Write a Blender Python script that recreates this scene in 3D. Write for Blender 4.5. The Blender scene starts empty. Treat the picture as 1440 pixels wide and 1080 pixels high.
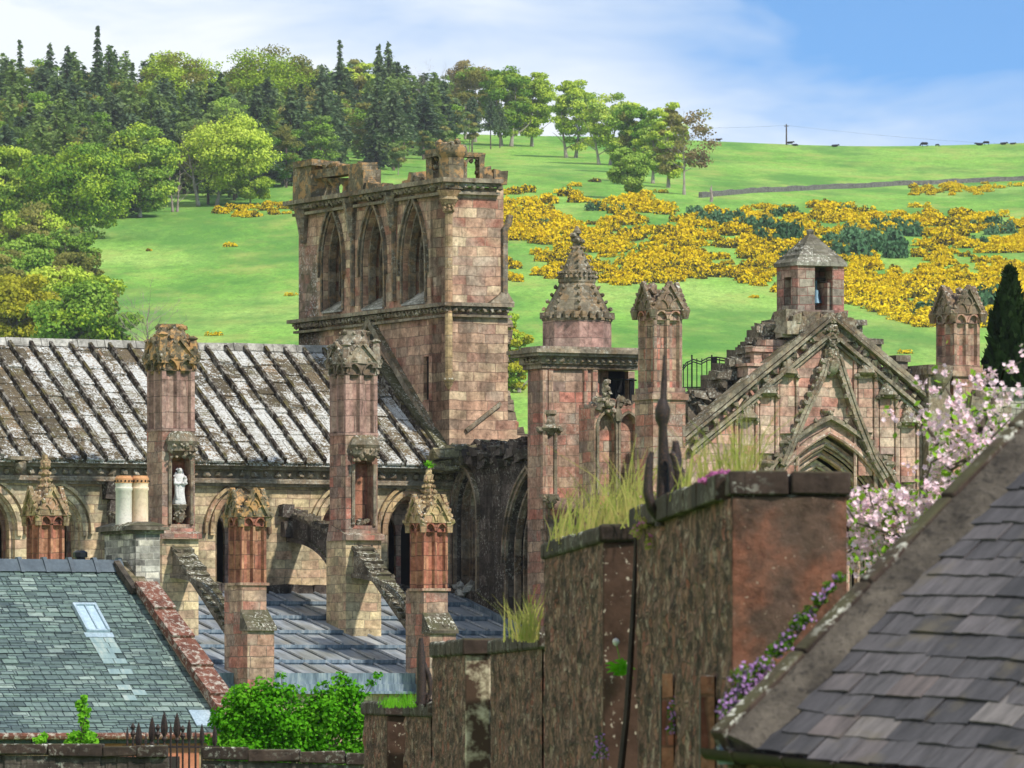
import bpy, bmesh, math, random
import numpy as np
from mathutils import Vector, noise
R = math.radians
scene = bpy.context.scene

# ------------------------------------------------------------------ camera
F, CXP, HYP = 9900.0, 720.0, 980.0          # focal length in photo pixels, image centre, eye level
cam_d = bpy.data.cameras.new('camera')
cam = bpy.data.objects.new('camera', cam_d)
scene.collection.objects.link(cam)
scene.camera = cam
cam.location = (0, 0, 0)
cam.rotation_euler = (R(90), 0, 0)
cam_d.sensor_width = 36.0
cam_d.lens = 36.0 * F / 1440.0
cam_d.shift_y = (HYP - 540.0) / 1440.0
cam_d.clip_start = 1.0
cam_d.clip_end = 20000.0
cam_d.dof.use_dof = True
cam_d.dof.focus_distance = 190.0
cam_d.dof.aperture_fstop = 11.0

# ------------------------------------------------------------------ world and sun
SUN = Vector((0.74, -0.66, 0.98)).normalized()      # direction towards the sun
sun_el = math.asin(SUN.z)
sun_az = math.atan2(SUN.x, SUN.y)
world = bpy.data.worlds.new("World")
scene.world = world
world.use_nodes = True
wt = world.node_tree
wt.nodes.clear()
def wn(t, **kw):
    n = wt.nodes.new(t)
    for k, v in kw.items():
        setattr(n, k, v)
    return n
w_out = wn('ShaderNodeOutputWorld')
w_bg = wn('ShaderNodeBackground')
w_sky = wn('ShaderNodeTexSky', sky_type='NISHITA')
w_sky.sun_disc = False
w_sky.sun_elevation = sun_el
w_sky.sun_rotation = sun_az
w_sky.altitude = 100
w_sky.air_density = 1.0
w_sky.dust_density = 0.6
w_sky.ozone_density = 2.0
w_tc = wn('ShaderNodeTexCoord')
w_sep = wn('ShaderNodeSeparateXYZ')
wt.links.new(w_tc.outputs['Generated'], w_sep.inputs[0])
w_z = wn('ShaderNodeMath', operation='MULTIPLY_ADD')
w_z.inputs[1].default_value = 2.6
w_z.inputs[2].default_value = 0.06
wt.links.new(w_sep.outputs['Z'], w_z.inputs[0])
w_comb = wn('ShaderNodeCombineXYZ')
wt.links.new(w_sep.outputs['X'], w_comb.inputs['X'])
wt.links.new(w_sep.outputs['Y'], w_comb.inputs['Y'])
wt.links.new(w_z.outputs[0], w_comb.inputs['Z'])
w_nrm = wn('ShaderNodeVectorMath', operation='NORMALIZE')
wt.links.new(w_comb.outputs[0], w_nrm.inputs[0])
wt.links.new(w_nrm.outputs[0], w_sky.inputs['Vector'])
# thin high cloud
w_map = wn('ShaderNodeMapping')
w_map.inputs['Scale'].default_value = (11, 11, 34)
w_map.inputs['Location'].default_value = (0.35, 0.0, 0.55)
w_map.inputs['Rotation'].default_value = (0, R(9), 0)
wt.links.new(w_tc.outputs['Generated'], w_map.inputs[0])
w_no = wn('ShaderNodeTexNoise')
w_no.inputs['Scale'].default_value = 2.0
w_no.inputs['Detail'].default_value = 4
w_no.inputs['Roughness'].default_value = 0.58
w_no.inputs['Distortion'].default_value = 0.35
wt.links.new(w_map.outputs[0], w_no.inputs['Vector'])
w_gr = wn('ShaderNodeMath', operation='MULTIPLY_ADD')      # cloudier towards the west (left)
w_gr.inputs[1].default_value = -6.0
wt.links.new(w_no.outputs['Fac'], w_gr.inputs[2])
w_gz = wn('ShaderNodeMath', operation='MULTIPLY_ADD')      # cloud bank low over the hill
w_gz.inputs[1].default_value = -16.0
w_zc = wn('ShaderNodeMath', operation='MINIMUM'); w_zc.inputs[1].default_value = 0.105
wt.links.new(w_sep.outputs['Z'], w_zc.inputs[0])
wt.links.new(w_zc.outputs[0], w_gz.inputs[0])
w_xc = wn('ShaderNodeClamp'); w_xc.inputs['Min'].default_value = -.08; w_xc.inputs['Max'].default_value = .085
wt.links.new(w_sep.outputs['X'], w_xc.inputs[0])
wt.links.new(w_xc.outputs[0], w_gr.inputs[0])
wt.links.new(w_gr.outputs[0], w_gz.inputs[2])
w_rm = wn('ShaderNodeValToRGB')
w_rm.color_ramp.elements[0].position = 0.0
w_rm.color_ramp.elements[1].position = 1.0
w_off = wn('ShaderNodeMath', operation='MULTIPLY_ADD')
w_off.inputs[1].default_value = 1.7
w_off.inputs[2].default_value = 2.28
wt.links.new(w_gz.outputs[0], w_off.inputs[0])
wt.links.new(w_off.outputs[0], w_rm.inputs[0])
w_mix = wn('ShaderNodeMix', data_type='RGBA')
w_mix.inputs[7].default_value = (5.0, 5.3, 5.6, 1)
w_sat = wn('ShaderNodeMix', data_type='RGBA')
w_sat.blend_type = 'MULTIPLY'
w_sat.inputs[0].default_value = 1.0
w_sat.inputs[7].default_value = (0.58, 0.86, 1.05, 1)
wt.links.new(w_sky.outputs[0], w_sat.inputs[6])
wt.links.new(w_rm.outputs['Color'], w_mix.inputs[0])
wt.links.new(w_sat.outputs[2], w_mix.inputs[6])
wt.links.new(w_mix.outputs[2], w_bg.inputs['Color'])
w_bg.inputs['Strength'].default_value = 0.14
wt.links.new(w_bg.outputs[0], w_out.inputs[0])

sun_d = bpy.data.lights.new('sun', 'SUN')
sun_d.energy = 3.7
sun_d.angle = R(3.0)
sun_d.color = (1.0, 0.94, 0.84)
sun_o = bpy.data.objects.new('sun', sun_d)
scene.collection.objects.link(sun_o)
sun_o.location = (60, -40, 120)
sun_o.rotation_euler = (-SUN).to_track_quat('-Z', 'Y').to_euler()

scene.view_settings.view_transform = 'Standard'
scene.view_settings.look = 'None'
scene.view_settings.exposure = 0.5
scene.view_settings.gamma = 1.0
scene.cycles.max_bounces = 6
scene.cycles.diffuse_bounces = 3
scene.cycles.transparent_max_bounces = 8

# ------------------------------------------------------------------ frames and helpers
TH = R(26.0)
CT, ST = math.cos(TH), math.sin(TH)
D0 = 190.0
OX, OY = (632 - CXP) / F * D0, D0            # south-west corner of the crossing tower
def P(px, py, Y):                             # a point of the place seen at a photo position, at distance Y
    return Vector(((px - CXP) / F * Y, Y, (HYP - py) / F * Y))
def A2W(e, n, z):
    return Vector((OX + e * CT - n * ST, OY + e * ST + n * CT, z))
def pn(px, py, n):                            # east and height on a plane of constant north
    k = (px - CXP) / F
    e = (k * OY + k * n * CT + n * ST - OX) / (CT - k * ST)
    return e, (HYP - py) / F * (OY + e * ST + n * CT)
def pe(px, py, e):                            # north and height on a plane of constant east
    k = (px - CXP) / F
    n = (OX + e * CT - k * OY - k * e * ST) / (ST + k * CT)
    return n, (HYP - py) / F * (OY + e * ST + n * CT)
def en_at(px, e=None, n=None):
    return pn(px, 0, n)[0] if e is None else pe(px, 0, e)[0]
def zz(py, e, n):
    return (HYP - py) / F * (OY + e * ST + n * CT)

rnd = random.Random(7)

class MB:
    """collects faces of one mesh, in the coordinates of its thing's frame"""
    def __init__(self):
        self.v, self.f, self.m, self.uv = [], [], [], []
    def vert(self, p):
        self.v.append(tuple(p)); return len(self.v) - 1
    def face(self, pts, mi=0):
        i = len(self.v)
        self.v.extend(tuple(p) for p in pts)
        self.f.append(tuple(range(i, i + len(pts)))); self.m.append(mi)
    def faces_idx(self, verts, faces, mi=0):
        i = len(self.v)
        self.v.extend(tuple(p) for p in verts)
        for f in faces:
            self.f.append(tuple(i + a for a in f)); self.m.append(mi)
    def hexa(self, p, mi=0):                  # 8 corners: bottom 4, top 4
        self.faces_idx(p, [(3, 2, 1, 0), (4, 5, 6, 7), (0, 1, 5, 4), (1, 2, 6, 5), (2, 3, 7, 6), (3, 0, 4, 7)], mi)
    def box(self, x0, x1, y0, y1, z0, z1, mi=0, j=0.0, taper=0.0):
        g = lambda: rnd.uniform(-j, j) if j else 0.0
        t = taper
        p = [(x0, y0, z0), (x1, y0, z0), (x1, y1, z0), (x0, y1, z0), (x0 + t, y0 + t, z1), (x1 - t, y0 + t, z1), (x1 - t, y1 - t, z1), (x0 + t, y1 - t, z1)]
        self.hexa([(a + g(), b + g(), c + g()) for a, b, c in p], mi)
    def loft(self, rings, mi=0, caps=True, closed=True):
        n = len(rings[0]); i = len(self.v)
        for r in rings:
            self.v.extend(tuple(p) for p in r)
        for a in range(len(rings) - 1):
            for b in range(n if closed else n - 1):
                c = (b + 1) % n
                self.f.append((i + a * n + b, i + a * n + c, i + (a + 1) * n + c, i + (a + 1) * n + b)); self.m.append(mi)
        if caps and closed:
            self.f.append(tuple(i + b for b in reversed(range(n)))); self.m.append(mi)
            k = i + (len(rings) - 1) * n
            self.f.append(tuple(k + b for b in range(n))); self.m.append(mi)
    def prism(self, poly, z0, z1, mi=0, s=1.0, c=None):
        if c is None:
            c = (sum(p[0] for p in poly) / len(poly), sum(p[1] for p in poly) / len(poly))
        self.loft([[(x, y, z0) for x, y in poly], [(c[0] + (x - c[0]) * s, c[1] + (y - c[1]) * s, z1) for x, y in poly]], mi)
    def ngon(self, cx, cy, prof, n=8, mi=0, rot=None, jit=0.0):
        rot = math.pi / n if rot is None else rot
        self.loft([[(cx + r * (1 + rnd.uniform(-jit, jit)) * math.cos(rot + 2 * math.pi * k / n), cy + r * (1 + rnd.uniform(-jit, jit)) * math.sin(rot + 2 * math.pi * k / n), z + (rnd.uniform(-jit, jit) * r)) for k in range(n)] for r, z in prof], mi)
    def tube(self, path, rad, n=6, mi=0):
        path = [Vector(p) for p in path]
        rr = rad if isinstance(rad, (list, tuple)) else [rad] * len(path)
        rings = []
        for i, p in enumerate(path):
            d = (path[min(i + 1, len(path) - 1)] - path[max(i - 1, 0)])
            d = d.normalized() if d.length > 1e-9 else Vector((0, 0, 1))
            u = d.cross(Vector((0, 0, 1)) if abs(d.z) < .9 else Vector((1, 0, 0))).normalized()
            w = d.cross(u)
            rings.append([p + (u * math.cos(2 * math.pi * k / n) + w * math.sin(2 * math.pi * k / n)) * rr[i] for k in range(n)])
        self.loft(rings, mi)
    def beam(self, path, up, w, h, mi=0):     # rectangular section swept along a path; 'up' is the direction of h
        path = [Vector(p) for p in path]; up = Vector(up)
        rings = []
        for i, p in enumerate(path):
            d = (path[min(i + 1, len(path) - 1)] - path[max(i - 1, 0)]).normalized()
            sd = d.cross(up).normalized(); u2 = sd.cross(d).normalized()
            rings.append([p - sd * w / 2 - u2 * h / 2, p + sd * w / 2 - u2 * h / 2, p + sd * w / 2 + u2 * h / 2, p - sd * w / 2 + u2 * h / 2])
        self.loft(rings, mi)
    def blob(self, c, r, mi=0, j=.25, sz=1.0, rough=1):
        """small irregular carved lump or stone"""
        i = len(self.v)
        V = BLOB_V; 
        for p in V:
            k = r * (1 + rnd.uniform(-j, j))
            self.v.append((c[0] + p[0] * k, c[1] + p[1] * k, c[2] + p[2] * k * sz))
        for f in BLOB_F:
            self.f.append(tuple(i + a for a in f)); self.m.append(mi)
    def build(self, name, mats, parent=None, base=(0, 0, 0), smooth=30, uvs=True, bevel=0.0):
        me = bpy.data.meshes.new(name)
        b = Vector(base)
        V = np.array(self.v, dtype=np.float64).reshape(-1, 3) 
        me.from_pydata((V - np.array(b)).tolist(), [], self.f)
        if not isinstance(mats, (list, tuple)):
            mats = [mats]
        for m in mats:
            me.materials.append(m)
        if any(self.m):
            me.polygons.foreach_set('material_index', self.m)
        if uvs:
            ul = me.uv_layers.new(name='UVMap')
            buf = np.zeros((len(me.loops), 2))
            for p in me.polygons:
                n = p.normal
                h = math.hypot(n.x, n.y)
                li = list(p.loop_indices); vi = [me.loops[k].vertex_index for k in li]
                if h < 0.35 and abs(n.z) > .9:
                    buf[li] = V[vi][:, :2]
                else:
                    t = np.array((-n.y / max(h, 1e-6), n.x / max(h, 1e-6)))
                    if abs(t[0]) > abs(t[1]):
                        if t[0] < 0: t = -t
                    elif t[1] < 0: t = -t
                    buf[li, 0] = V[vi][:, 0] * t[0] + V[vi][:, 1] * t[1]
                    buf[li, 1] = V[vi][:, 2] / max(h, .3)
            ul.data.foreach_set('uv', buf.ravel())
        if smooth:
            me.polygons.foreach_set('use_smooth', [True] * len(me.polygons))
            bm = bmesh.new(); bm.from_mesh(me)
            bmesh.ops.remove_doubles(bm, verts=bm.verts, dist=1e-4)
            bm.to_mesh(me); bm.free()
            me.set_sharp_from_angle(angle=R(smooth))
        o = bpy.data.objects.new(name, me)
        scene.collection.objects.link(o)
        if parent is not None:
            o.parent = parent
        if bevel:
            md = o.modifiers.new('edge', 'BEVEL'); md.width = bevel; md.segments = 2; md.limit_method = 'ANGLE'; md.angle_limit = R(40)
        return o

_bm = bmesh.new(); bmesh.ops.create_icosphere(_bm, subdivisions=1, radius=1.0)
BLOB_V = [tuple(v.co) for v in _bm.verts]; BLOB_F = [tuple(v.index for v in f.verts) for f in _bm.faces]; _bm.free()

def tag(o, label=None, cat=None, group=None, kind=None):
    if label: o['label'] = label
    if cat: o['category'] = cat
    if group: o['group'] = group
    if kind: o['kind'] = kind
    return o
class Thing:
    """an Empty at the thing's base; base is in the abbey frame (abbey=True) or in the world"""
    def __init__(self, name, label, cat, base, abbey=True, group=None):
        self.base = tuple(base)
        o = bpy.data.objects.new(name, None)
        scene.collection.objects.link(o)
        o.empty_display_size = .3
        if abbey:
            o.location = A2W(*base); o.rotation_euler = (0, 0, TH)
        else:
            o.location = base
        tag(o, label, cat, group)
        self.o = o
    def part(self, name, mb, mats, parent=None, label=None, **kw):
        ob = mb.build(name, mats, parent or self.o, self.base, **kw)
        if label: ob['label'] = label
        return ob
def copy_tree(o, parent=None):
    c = o.copy(); scene.collection.objects.link(c)
    if parent is not None: c.parent = parent
    for ch in list(o.children):
        copy_tree(ch, c)
    return c

# pointed arch: height above the springing at distance u from the axis
def arch_h(u, w, h):
    Rr = (h * h + w * w) / (2 * w); c = Rr - w
    x = min(abs(u), w)
    return math.sqrt(max(Rr * Rr - (x + c) ** 2, 0.0))
def arch_path(uc, w, sill, spring, h, n=9, legs=True):
    pts = []
    if legs: pts.append((uc - w, sill))
    for i in range(-n, n + 1):
        # even spacing along the arc
        t = i / n
        Rr = (h * h + w * w) / (2 * w); c = Rr - w
        amax = math.acos(c / Rr)
        a = amax * (1 - abs(t))
        if i == 0:
            pts.append((uc, spring + h)); continue
        x = Rr * math.cos(a) - c
        pts.append((uc + (x if t > 0 else -x), spring + Rr * math.sin(a)))
    if legs: pts.append((uc + w, sill))
    return pts
def arch_ring(mb, mp, path, prof_w, d0, d1, mi=0):
    """a band of width prof_w outside the path, from depth d0 to d1; mp(u, v, d) maps to the frame"""
    n = len(path); out = []
    for i in range(n):
        a = path[max(i - 1, 0)]; b = path[min(i + 1, n - 1)]
        t = Vector((b[0] - a[0], b[1] - a[1])).normalized()
        nn = Vector((-t.y, t.x))
        k = prof_w
        if i == n // 2: k = prof_w * 1.25
        out.append((path[i][0] + nn.x * k, path[i][1] + nn.y * k))
    rings = []
    for (a, b) in zip(path, out):
        rings.append([mp(a[0], a[1], d0), mp(b[0], b[1], d0), mp(b[0], b[1], d1), mp(a[0], a[1], d1)])
    mb.loft(rings, mi)
def wall(mb, mp, u0, u1, vbot, vtop, openings=(), depth=.6, mi=0, rmi=None, step=.8, back=True):
    """wall face with pointed (or flat, h=0) openings; vbot/vtop numbers or functions of u; openings (uc, w, sill, spring, h)"""
    ft = vtop if callable(vtop) else (lambda u: vtop)
    fb = vbot if callable(vbot) else (lambda u: vbot)
    rmi = mi if rmi is None else rmi
    us = {u0, u1}
    k = int((u1 - u0) / step) + 1
    for i in range(k + 1): us.add(u0 + (u1 - u0) * i / k)
    for (uc, w, sill, sp, h) in openings:
        for p in arch_path(uc, w, sill, sp, h, 7) if h > 0 else [(uc - w, 0), (uc + w, 0)]:
            us.add(min(max(p[0], u0), u1))
    us = sorted(us)
    us = [u for i, u in enumerate(us) if i == 0 or u - us[i - 1] > 1e-5]
    def head(o, u):
        uc, w, sill, sp, h = o
        return sp + (arch_h(u - uc, w, h) if h > 0 else 0)
    for a, b in zip(us[:-1], us[1:]):
        m = (a + b) / 2
        op = [o for o in openings if abs(m - o[0]) < o[1]]
        spans = []
        if op:
            o = op[0]
            spans.append(((fb(a), fb(b)), (o[2], o[2])))
            spans.append(((head(o, a), head(o, b)), (ft(a), ft(b))))
            mb.face([mp(a, head(o, a), 0), mp(b, head(o, b), 0), mp(b, head(o, b), depth), mp(a, head(o, a), depth)], rmi)
            mb.face([mp(a, o[2], 0), mp(b, o[2], 0), mp(b, o[2], depth), mp(a, o[2], depth)], rmi)
        else:
            spans.append(((fb(a), fb(b)), (ft(a), ft(b))))
        for lo, hi in spans:
            mb.face([mp(a, lo[0], 0), mp(b, lo[1], 0), mp(b, hi[1], 0), mp(a, hi[0], 0)], mi)
            if back:
                mb.face([mp(a, lo[0], depth), mp(a, hi[0], depth), mp(b, hi[1], depth), mp(b, lo[1], depth)], mi)
        mb.face([mp(a, ft(a), 0), mp(b, ft(b), 0), mp(b, ft(b), depth), mp(a, ft(a), depth)], mi)
    for (uc, w, sill, sp, h) in openings:
        for s in (-1, 1):
            u = uc + s * w
            if u0 < u < u1:
                mb.face([mp(u, sill, 0), mp(u, sp, 0), mp(u, sp, depth), mp(u, sill, depth)], rmi)
    for u in (u0, u1):
        mb.face([mp(u, fb(u), 0), mp(u, ft(u), 0), mp(u, ft(u), depth), mp(u, fb(u), depth)], mi)
def S_face(n0):      # south-facing plane: u = east, v = height, d into the wall (north)
    return lambda u, v, d: (u, n0 + d, v)
def W_face(e0):      # west-facing plane: u = north, v = height, d into the wall (east)
    return lambda u, v, d: (e0 + d, u, v)
# ------------------------------------------------------------------ materials
def lin(h, k=1.0):
    h = h.lstrip('#')
    o = []
    for i in (0, 2, 4):
        c = int(h[i:i + 2], 16) / 255.0
        o.append((c / 12.92 if c <= .04045 else ((c + .055) / 1.055) ** 2.4) * k)
    return (*o, 1.0)
class NT:
    def __init__(self, name):
        self.m = bpy.data.materials.new(name); self.m.use_nodes = True
        self.t = self.m.node_tree; self.t.nodes.clear()
        self.out = self.n('ShaderNodeOutputMaterial')
    def n(self, t, **kw):
        nd = self.t.nodes.new(t)
        for k, v in kw.items(): setattr(nd, k, v)
        return nd
    def l(self, a, b): self.t.links.new(a, b)
    def sock(self, s, v):
        if isinstance(v, (int, float)): s.default_value = v
        elif isinstance(v, tuple): s.default_value = v
        else: self.l(v, s)
    def noise(self, vec, scale, detail=3, rough=.6, dist=0.0):
        nd = self.n('ShaderNodeTexNoise'); nd.inputs['Scale'].default_value = scale
        nd.inputs['Detail'].default_value = detail; nd.inputs['Roughness'].default_value = rough; nd.inputs['Distortion'].default_value = dist
        self.l(vec, nd.inputs['Vector']); return nd.outputs['Fac']
    def vor(self, vec, scale, feature='F1', out='Distance', rnd_=1.0):
        nd = self.n('ShaderNodeTexVoronoi', feature=feature); nd.inputs['Scale'].default_value = scale
        nd.inputs['Randomness'].default_value = rnd_
        self.l(vec, nd.inputs['Vector']); return nd.outputs[out]
    def ramp(self, fac, stops, interp='LINEAR'):
        nd = self.n('ShaderNodeValToRGB'); cr = nd.color_ramp; cr.interpolation = interp
        while len(cr.elements) < len(stops): cr.elements.new(.5)
        for e, (p, c) in zip(cr.elements, stops):
            e.position = p; e.color = c if isinstance(c, tuple) else (c, c, c, 1)
        self.sock(nd.inputs[0], fac); return nd.outputs['Color']
    def mix(self, fac, a, b, mode='MIX'):
        nd = self.n('ShaderNodeMix', data_type='RGBA'); nd.blend_type = mode
        self.sock(nd.inputs[0], fac); self.sock(nd.inputs[6], a); self.sock(nd.inputs[7], b); return nd.outputs[2]
    def math(self, op, a, b=0.0, c=0.0, clamp=False):
        nd = self.n('ShaderNodeMath', operation=op); nd.use_clamp = clamp
        self.sock(nd.inputs[0], a); self.sock(nd.inputs[1], b)
        if op == 'MULTIPLY_ADD': self.sock(nd.inputs[2], c)
        return nd.outputs[0]
    def mapping(self, vec, scale=(1, 1, 1), loc=(0, 0, 0), rot=(0, 0, 0)):
        nd = self.n('ShaderNodeMapping'); nd.inputs['Scale'].default_value = scale; nd.inputs['Location'].default_value = loc; nd.inputs['Rotation'].default_value = rot
        self.l(vec, nd.inputs[0]); return nd.outputs[0]
    def pos(self): return self.n('ShaderNodeNewGeometry').outputs['Position']
    def bsdf(self, col, rough=.85, bump=None, bstr=.5, bdist=.02, metal=0.0, spec=.3):
        b = self.n('ShaderNodeBsdfPrincipled')
        self.sock(b.inputs['Base Color'], col); self.sock(b.inputs['Roughness'], rough)
        b.inputs['Metallic'].default_value = metal; b.inputs['Specular IOR Level'].default_value = spec
        if bump is not None:
            bp = self.n('ShaderNodeBump'); bp.inputs['Strength'].default_value = bstr; bp.inputs['Distance'].default_value = bdist
            self.l(bump, bp.inputs['Height']); self.l(bp.outputs[0], b.inputs['Normal'])
        self.l(b.outputs[0], self.out.inputs['Surface']); return b
    def up(self):        # how far a surface faces the sky, 0..1 (mosses and lichens settle there)
        s = self.n('ShaderNodeSeparateXYZ'); self.l(self.n('ShaderNodeNewGeometry').outputs['Normal'], s.inputs[0])
        return self.math('MAXIMUM', s.outputs['Z'], 0.0)

def stone(name, pal, bw=.62, bh=.30, mortar='#4a4038', stain=.55, lichen=.25, moss=.25, streak=.5, orange=0.0, dirt='#241f1b', seed=0.0, msz=.012, bump=.6, k=1.0, satk=1.0, tk=.66, hue=.506):
    t = NT(name)
    uvn = t.n('ShaderNodeUVMap').outputs[0]; pos = t.pos()
    # ragged courses
    dn = t.n('ShaderNodeTexNoise'); dn.inputs['Scale'].default_value = 1.7; dn.inputs['Detail'].default_value = 2; t.l(pos, dn.inputs['Vector'])
    wob = t.n('ShaderNodeVectorMath', operation='SCALE'); t.l(dn.outputs['Color'], wob.inputs[0]); wob.inputs['Scale'].default_value = .10
    add = t.n('ShaderNodeVectorMath', operation='ADD'); t.l(uvn, add.inputs[0]); t.l(wob.outputs[0], add.inputs[1])
    uv = t.mapping(add.outputs[0], loc=(seed * 3.1, seed * 1.7, 0))
    br = t.n('ShaderNodeTexBrick'); br.offset = .43; br.offset_frequency = 2; br.squash = 1.35; br.squash_frequency = 3
    br.inputs['Color1'].default_value = (0, 0, 0, 1); br.inputs['Color2'].default_value = (1, 1, 1, 1); br.inputs['Mortar'].default_value = (.5, .5, .5, 1)
    br.inputs['Scale'].default_value = 1; br.inputs['Mortar Size'].default_value = msz; br.inputs['Mortar Smooth'].default_value = .25
    br.inputs['Bias'].default_value = 0; br.inputs['Brick Width'].default_value = bw; br.inputs['Row Height'].default_value = bh
    t.l(uv, br.inputs['Vector'])
    # per-stone tone, shifted by a broad noise so neighbouring areas differ
    big = t.noise(pos, .35, 2)
    tone = t.math('MULTIPLY_ADD', big, .9, -.30); tone = t.math('MULTIPLY_ADD', br.outputs['Color'], tk, tone)
    stops = [(.04 + .92 * i / (len(pal) - 1), lin(c, k)) for i, c in enumerate(pal)]
    colr = t.ramp(tone, stops, 'LINEAR')
    # grain and blotches within a stone
    g1 = t.noise(pos, 9.0, 4, .65); g2 = t.noise(pos, 2.6, 3, .6)
    colr = t.mix(1.0, colr, t.ramp(g1, [(.25, .55), (.75, 1.36)]), 'MULTIPLY')
    colr = t.mix(1.0, colr, t.ramp(g2, [(.3, .66), (.7, 1.24)]), 'MULTIPLY')
    # joints
    colr = t.mix(t.math('MULTIPLY', br.outputs['Fac'], t.math('MULTIPLY_ADD', g2, 1.2, -.15, ) ), colr, lin(mortar, k))
    pt = t.ramp(t.noise(pos, 5.5, 6, .78, .3), [(.30, .30), (.46, 1.0), (.62, 1.0), (.78, 1.3)])
    colr = t.mix(.8, colr, pt, 'MULTIPLY')
    # soot and rain streaks
    st = t.noise(t.mapping(pos, scale=(2.6, 2.6, .28), loc=(seed, 0, 0)), 1.0, 4, .65)
    colr = t.mix(t.math('MULTIPLY', t.ramp(st, [(.50, 0.0), (.72, 1.0)]), streak), colr, lin(dirt, k))
    sb = t.noise(pos, .8, 5, .7, .4)
    colr = t.mix(t.math('MULTIPLY', t.ramp(sb, [(.48, 0.0), (.70, 1.0)]), stain), colr, lin(dirt, k))
    up = t.up()
    # moss / dark algae on upward faces
    mo = t.math('MULTIPLY', t.ramp(up, [(.25, 0.0), (.8, 1.0)]), t.ramp(t.noise(pos, 3.0, 4), [(.35, .2), (.6, 1.0)]))
    colr = t.mix(t.math('MULTIPLY', mo, min(1, moss * 2.2)), colr, lin('#4d4a2c', k))
    # pale lichen spots
    ls = t.math('MULTIPLY', t.ramp(t.noise(pos, 14.0, 3, .7), [(.54, 0.0), (.62, 1.0)]), t.ramp(t.noise(pos, 1.3, 3), [(.42, 0.0), (.62, 1.0)]))
    ls = t.math('MULTIPLY', ls, t.math('MULTIPLY_ADD', up, 1.3, lichen), clamp=True)
    colr = t.mix(ls, colr, lin('#b9b6a6', k))
    if orange:
        os_ = t.math('MULTIPLY', t.ramp(t.noise(pos, 4.0, 4, .7), [(.5, 0.0), (.58, 1.0)]), orange, clamp=True)
        colr = t.mix(os_, colr, lin('#b87a1e', k))
    hs = t.n('ShaderNodeHueSaturation'); hs.inputs['Saturation'].default_value = .80 * satk; hs.inputs['Value'].default_value = 1.0; hs.inputs['Hue'].default_value = hue; t.l(colr, hs.inputs['Color']); colr = hs.outputs[0]
    hgt = t.math('MULTIPLY_ADD', br.outputs['Fac'], -.8, t.math('MULTIPLY_ADD', g1, .55, t.math('MULTIPLY', g2, .5)))
    t.bsdf(colr, .92, hgt, bump, .035, spec=.15)
    return t.m

PK = ['#845744', '#a06c54', '#92765f', '#b88a6a', '#a87658', '#c4a67e', '#985038', '#ac937a', '#9a6850']
M = {}
M['tower'] = stone('tower_sandstone', PK, .56, .26, stain=.45, lichen=.12, moss=.4, streak=.45, k=1.15)
M['tower_old'] = stone('weathered_carved_stone', ['#5d5446', '#7d7160', '#8a7a66', '#6a5a4c', '#948670'], .7, .35, stain=.7, lichen=.45, moss=.5, streak=.5, seed=2, orange=.30)
M['buff'] = stone('nave_ashlar', ['#b09a6c', '#988662', '#c8aa74', '#b08666', '#bfa478', '#a2916f', '#d0b680', '#a07a60', '#bda97e'], .50, .235, mortar='#5f5345', stain=.40, lichen=.15, moss=.3, streak=.3, seed=1, k=1.15)
M['pier'] = stone('pier_sandstone', ['#8b6150', '#9d7b63', '#a0644e', '#b08a6c', '#86695c', '#b3563c', '#93806d', '#a98672'], .47, .28, stain=.35, lichen=.3, moss=.3, streak=.45, seed=3, k=1.1)
M['pink'] = stone('pink_panel_stone', ['#94665a', '#a8786a', '#9a7262', '#b08a78', '#8a6054'], .9, .42, stain=.4, lichen=.15, moss=.3, streak=.55, seed=8, k=1.1)
M['red'] = stone('red_sandstone', ['#98482e', '#aa5c3a', '#86442f', '#b4764a', '#9c5638', '#b48c5c'], .6, .36, stain=.35, lichen=.1, moss=.2, streak=.45, seed=4, k=1.0, satk=1.05, hue=.500)
M['ochre'] = stone('ochre_sandstone', ['#a88450', '#b8945c', '#94764e', '#b07a50', '#8c7a5c'], .6, .3, stain=.35, lichen=.3, moss=.35, streak=.35, seed=11, k=1.1)
M['gable'] = stone('gable_sandstone', ['#a47264', '#b98d78', '#8d6a5c', '#c0a084', '#a8604c', '#b0907a', '#9c7f6e'], .50, .25, stain=.34, lichen=.16, moss=.25, streak=.42, seed=5, k=1.2)
M['carved'] = stone('carved_grey_stone', ['#6f6353', '#8a7b66', '#9a8a72', '#7b6552', '#5a5044'], .9, .5, stain=.65, lichen=.5, moss=.4, streak=.45, seed=6, orange=.12, msz=.006)
M['golden'] = stone('lichened_spire_stone', ['#5a4d38', '#77684a', '#80694a', '#5c5140'], .9, .5, stain=.6, lichen=.35, moss=.4, streak=.4, seed=7, orange=.8, msz=.006)
M['dark'] = stone('dark_and_shaded_stone', ['#3b332e', '#574a42', '#665850', '#48403a', '#70604f'], .6, .3, mortar='#241f1b', stain=.75, lichen=.55, moss=.5, streak=.8, seed=9)  # dark wall stone, also carrying the shade of west wall and back flyers
M['flyer'] = stone('flying_buttress_stone', ['#6a5c4c', '#80705c', '#5c5144', '#8c7c66'], .5, .28, stain=.6, lichen=.7, moss=.45, streak=.45, seed=10)
M['rubble'] = stone('rough_core_masonry', ['#8a7060', '#b09070', '#7a6656', '#c4a888', '#a0624c'], .4, .2, stain=.4, lichen=.3, moss=.4, streak=.2, seed=12, bump=1.0)
M['cope'] = stone('dark_coping_stone', ['#30241f', '#3f2f28', '#4a372e', '#3a2d27'], 1.0, .8, mortar='#2a231f', stain=.55, lichen=.45, moss=.35, streak=.4, seed=13, msz=.006)

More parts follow.
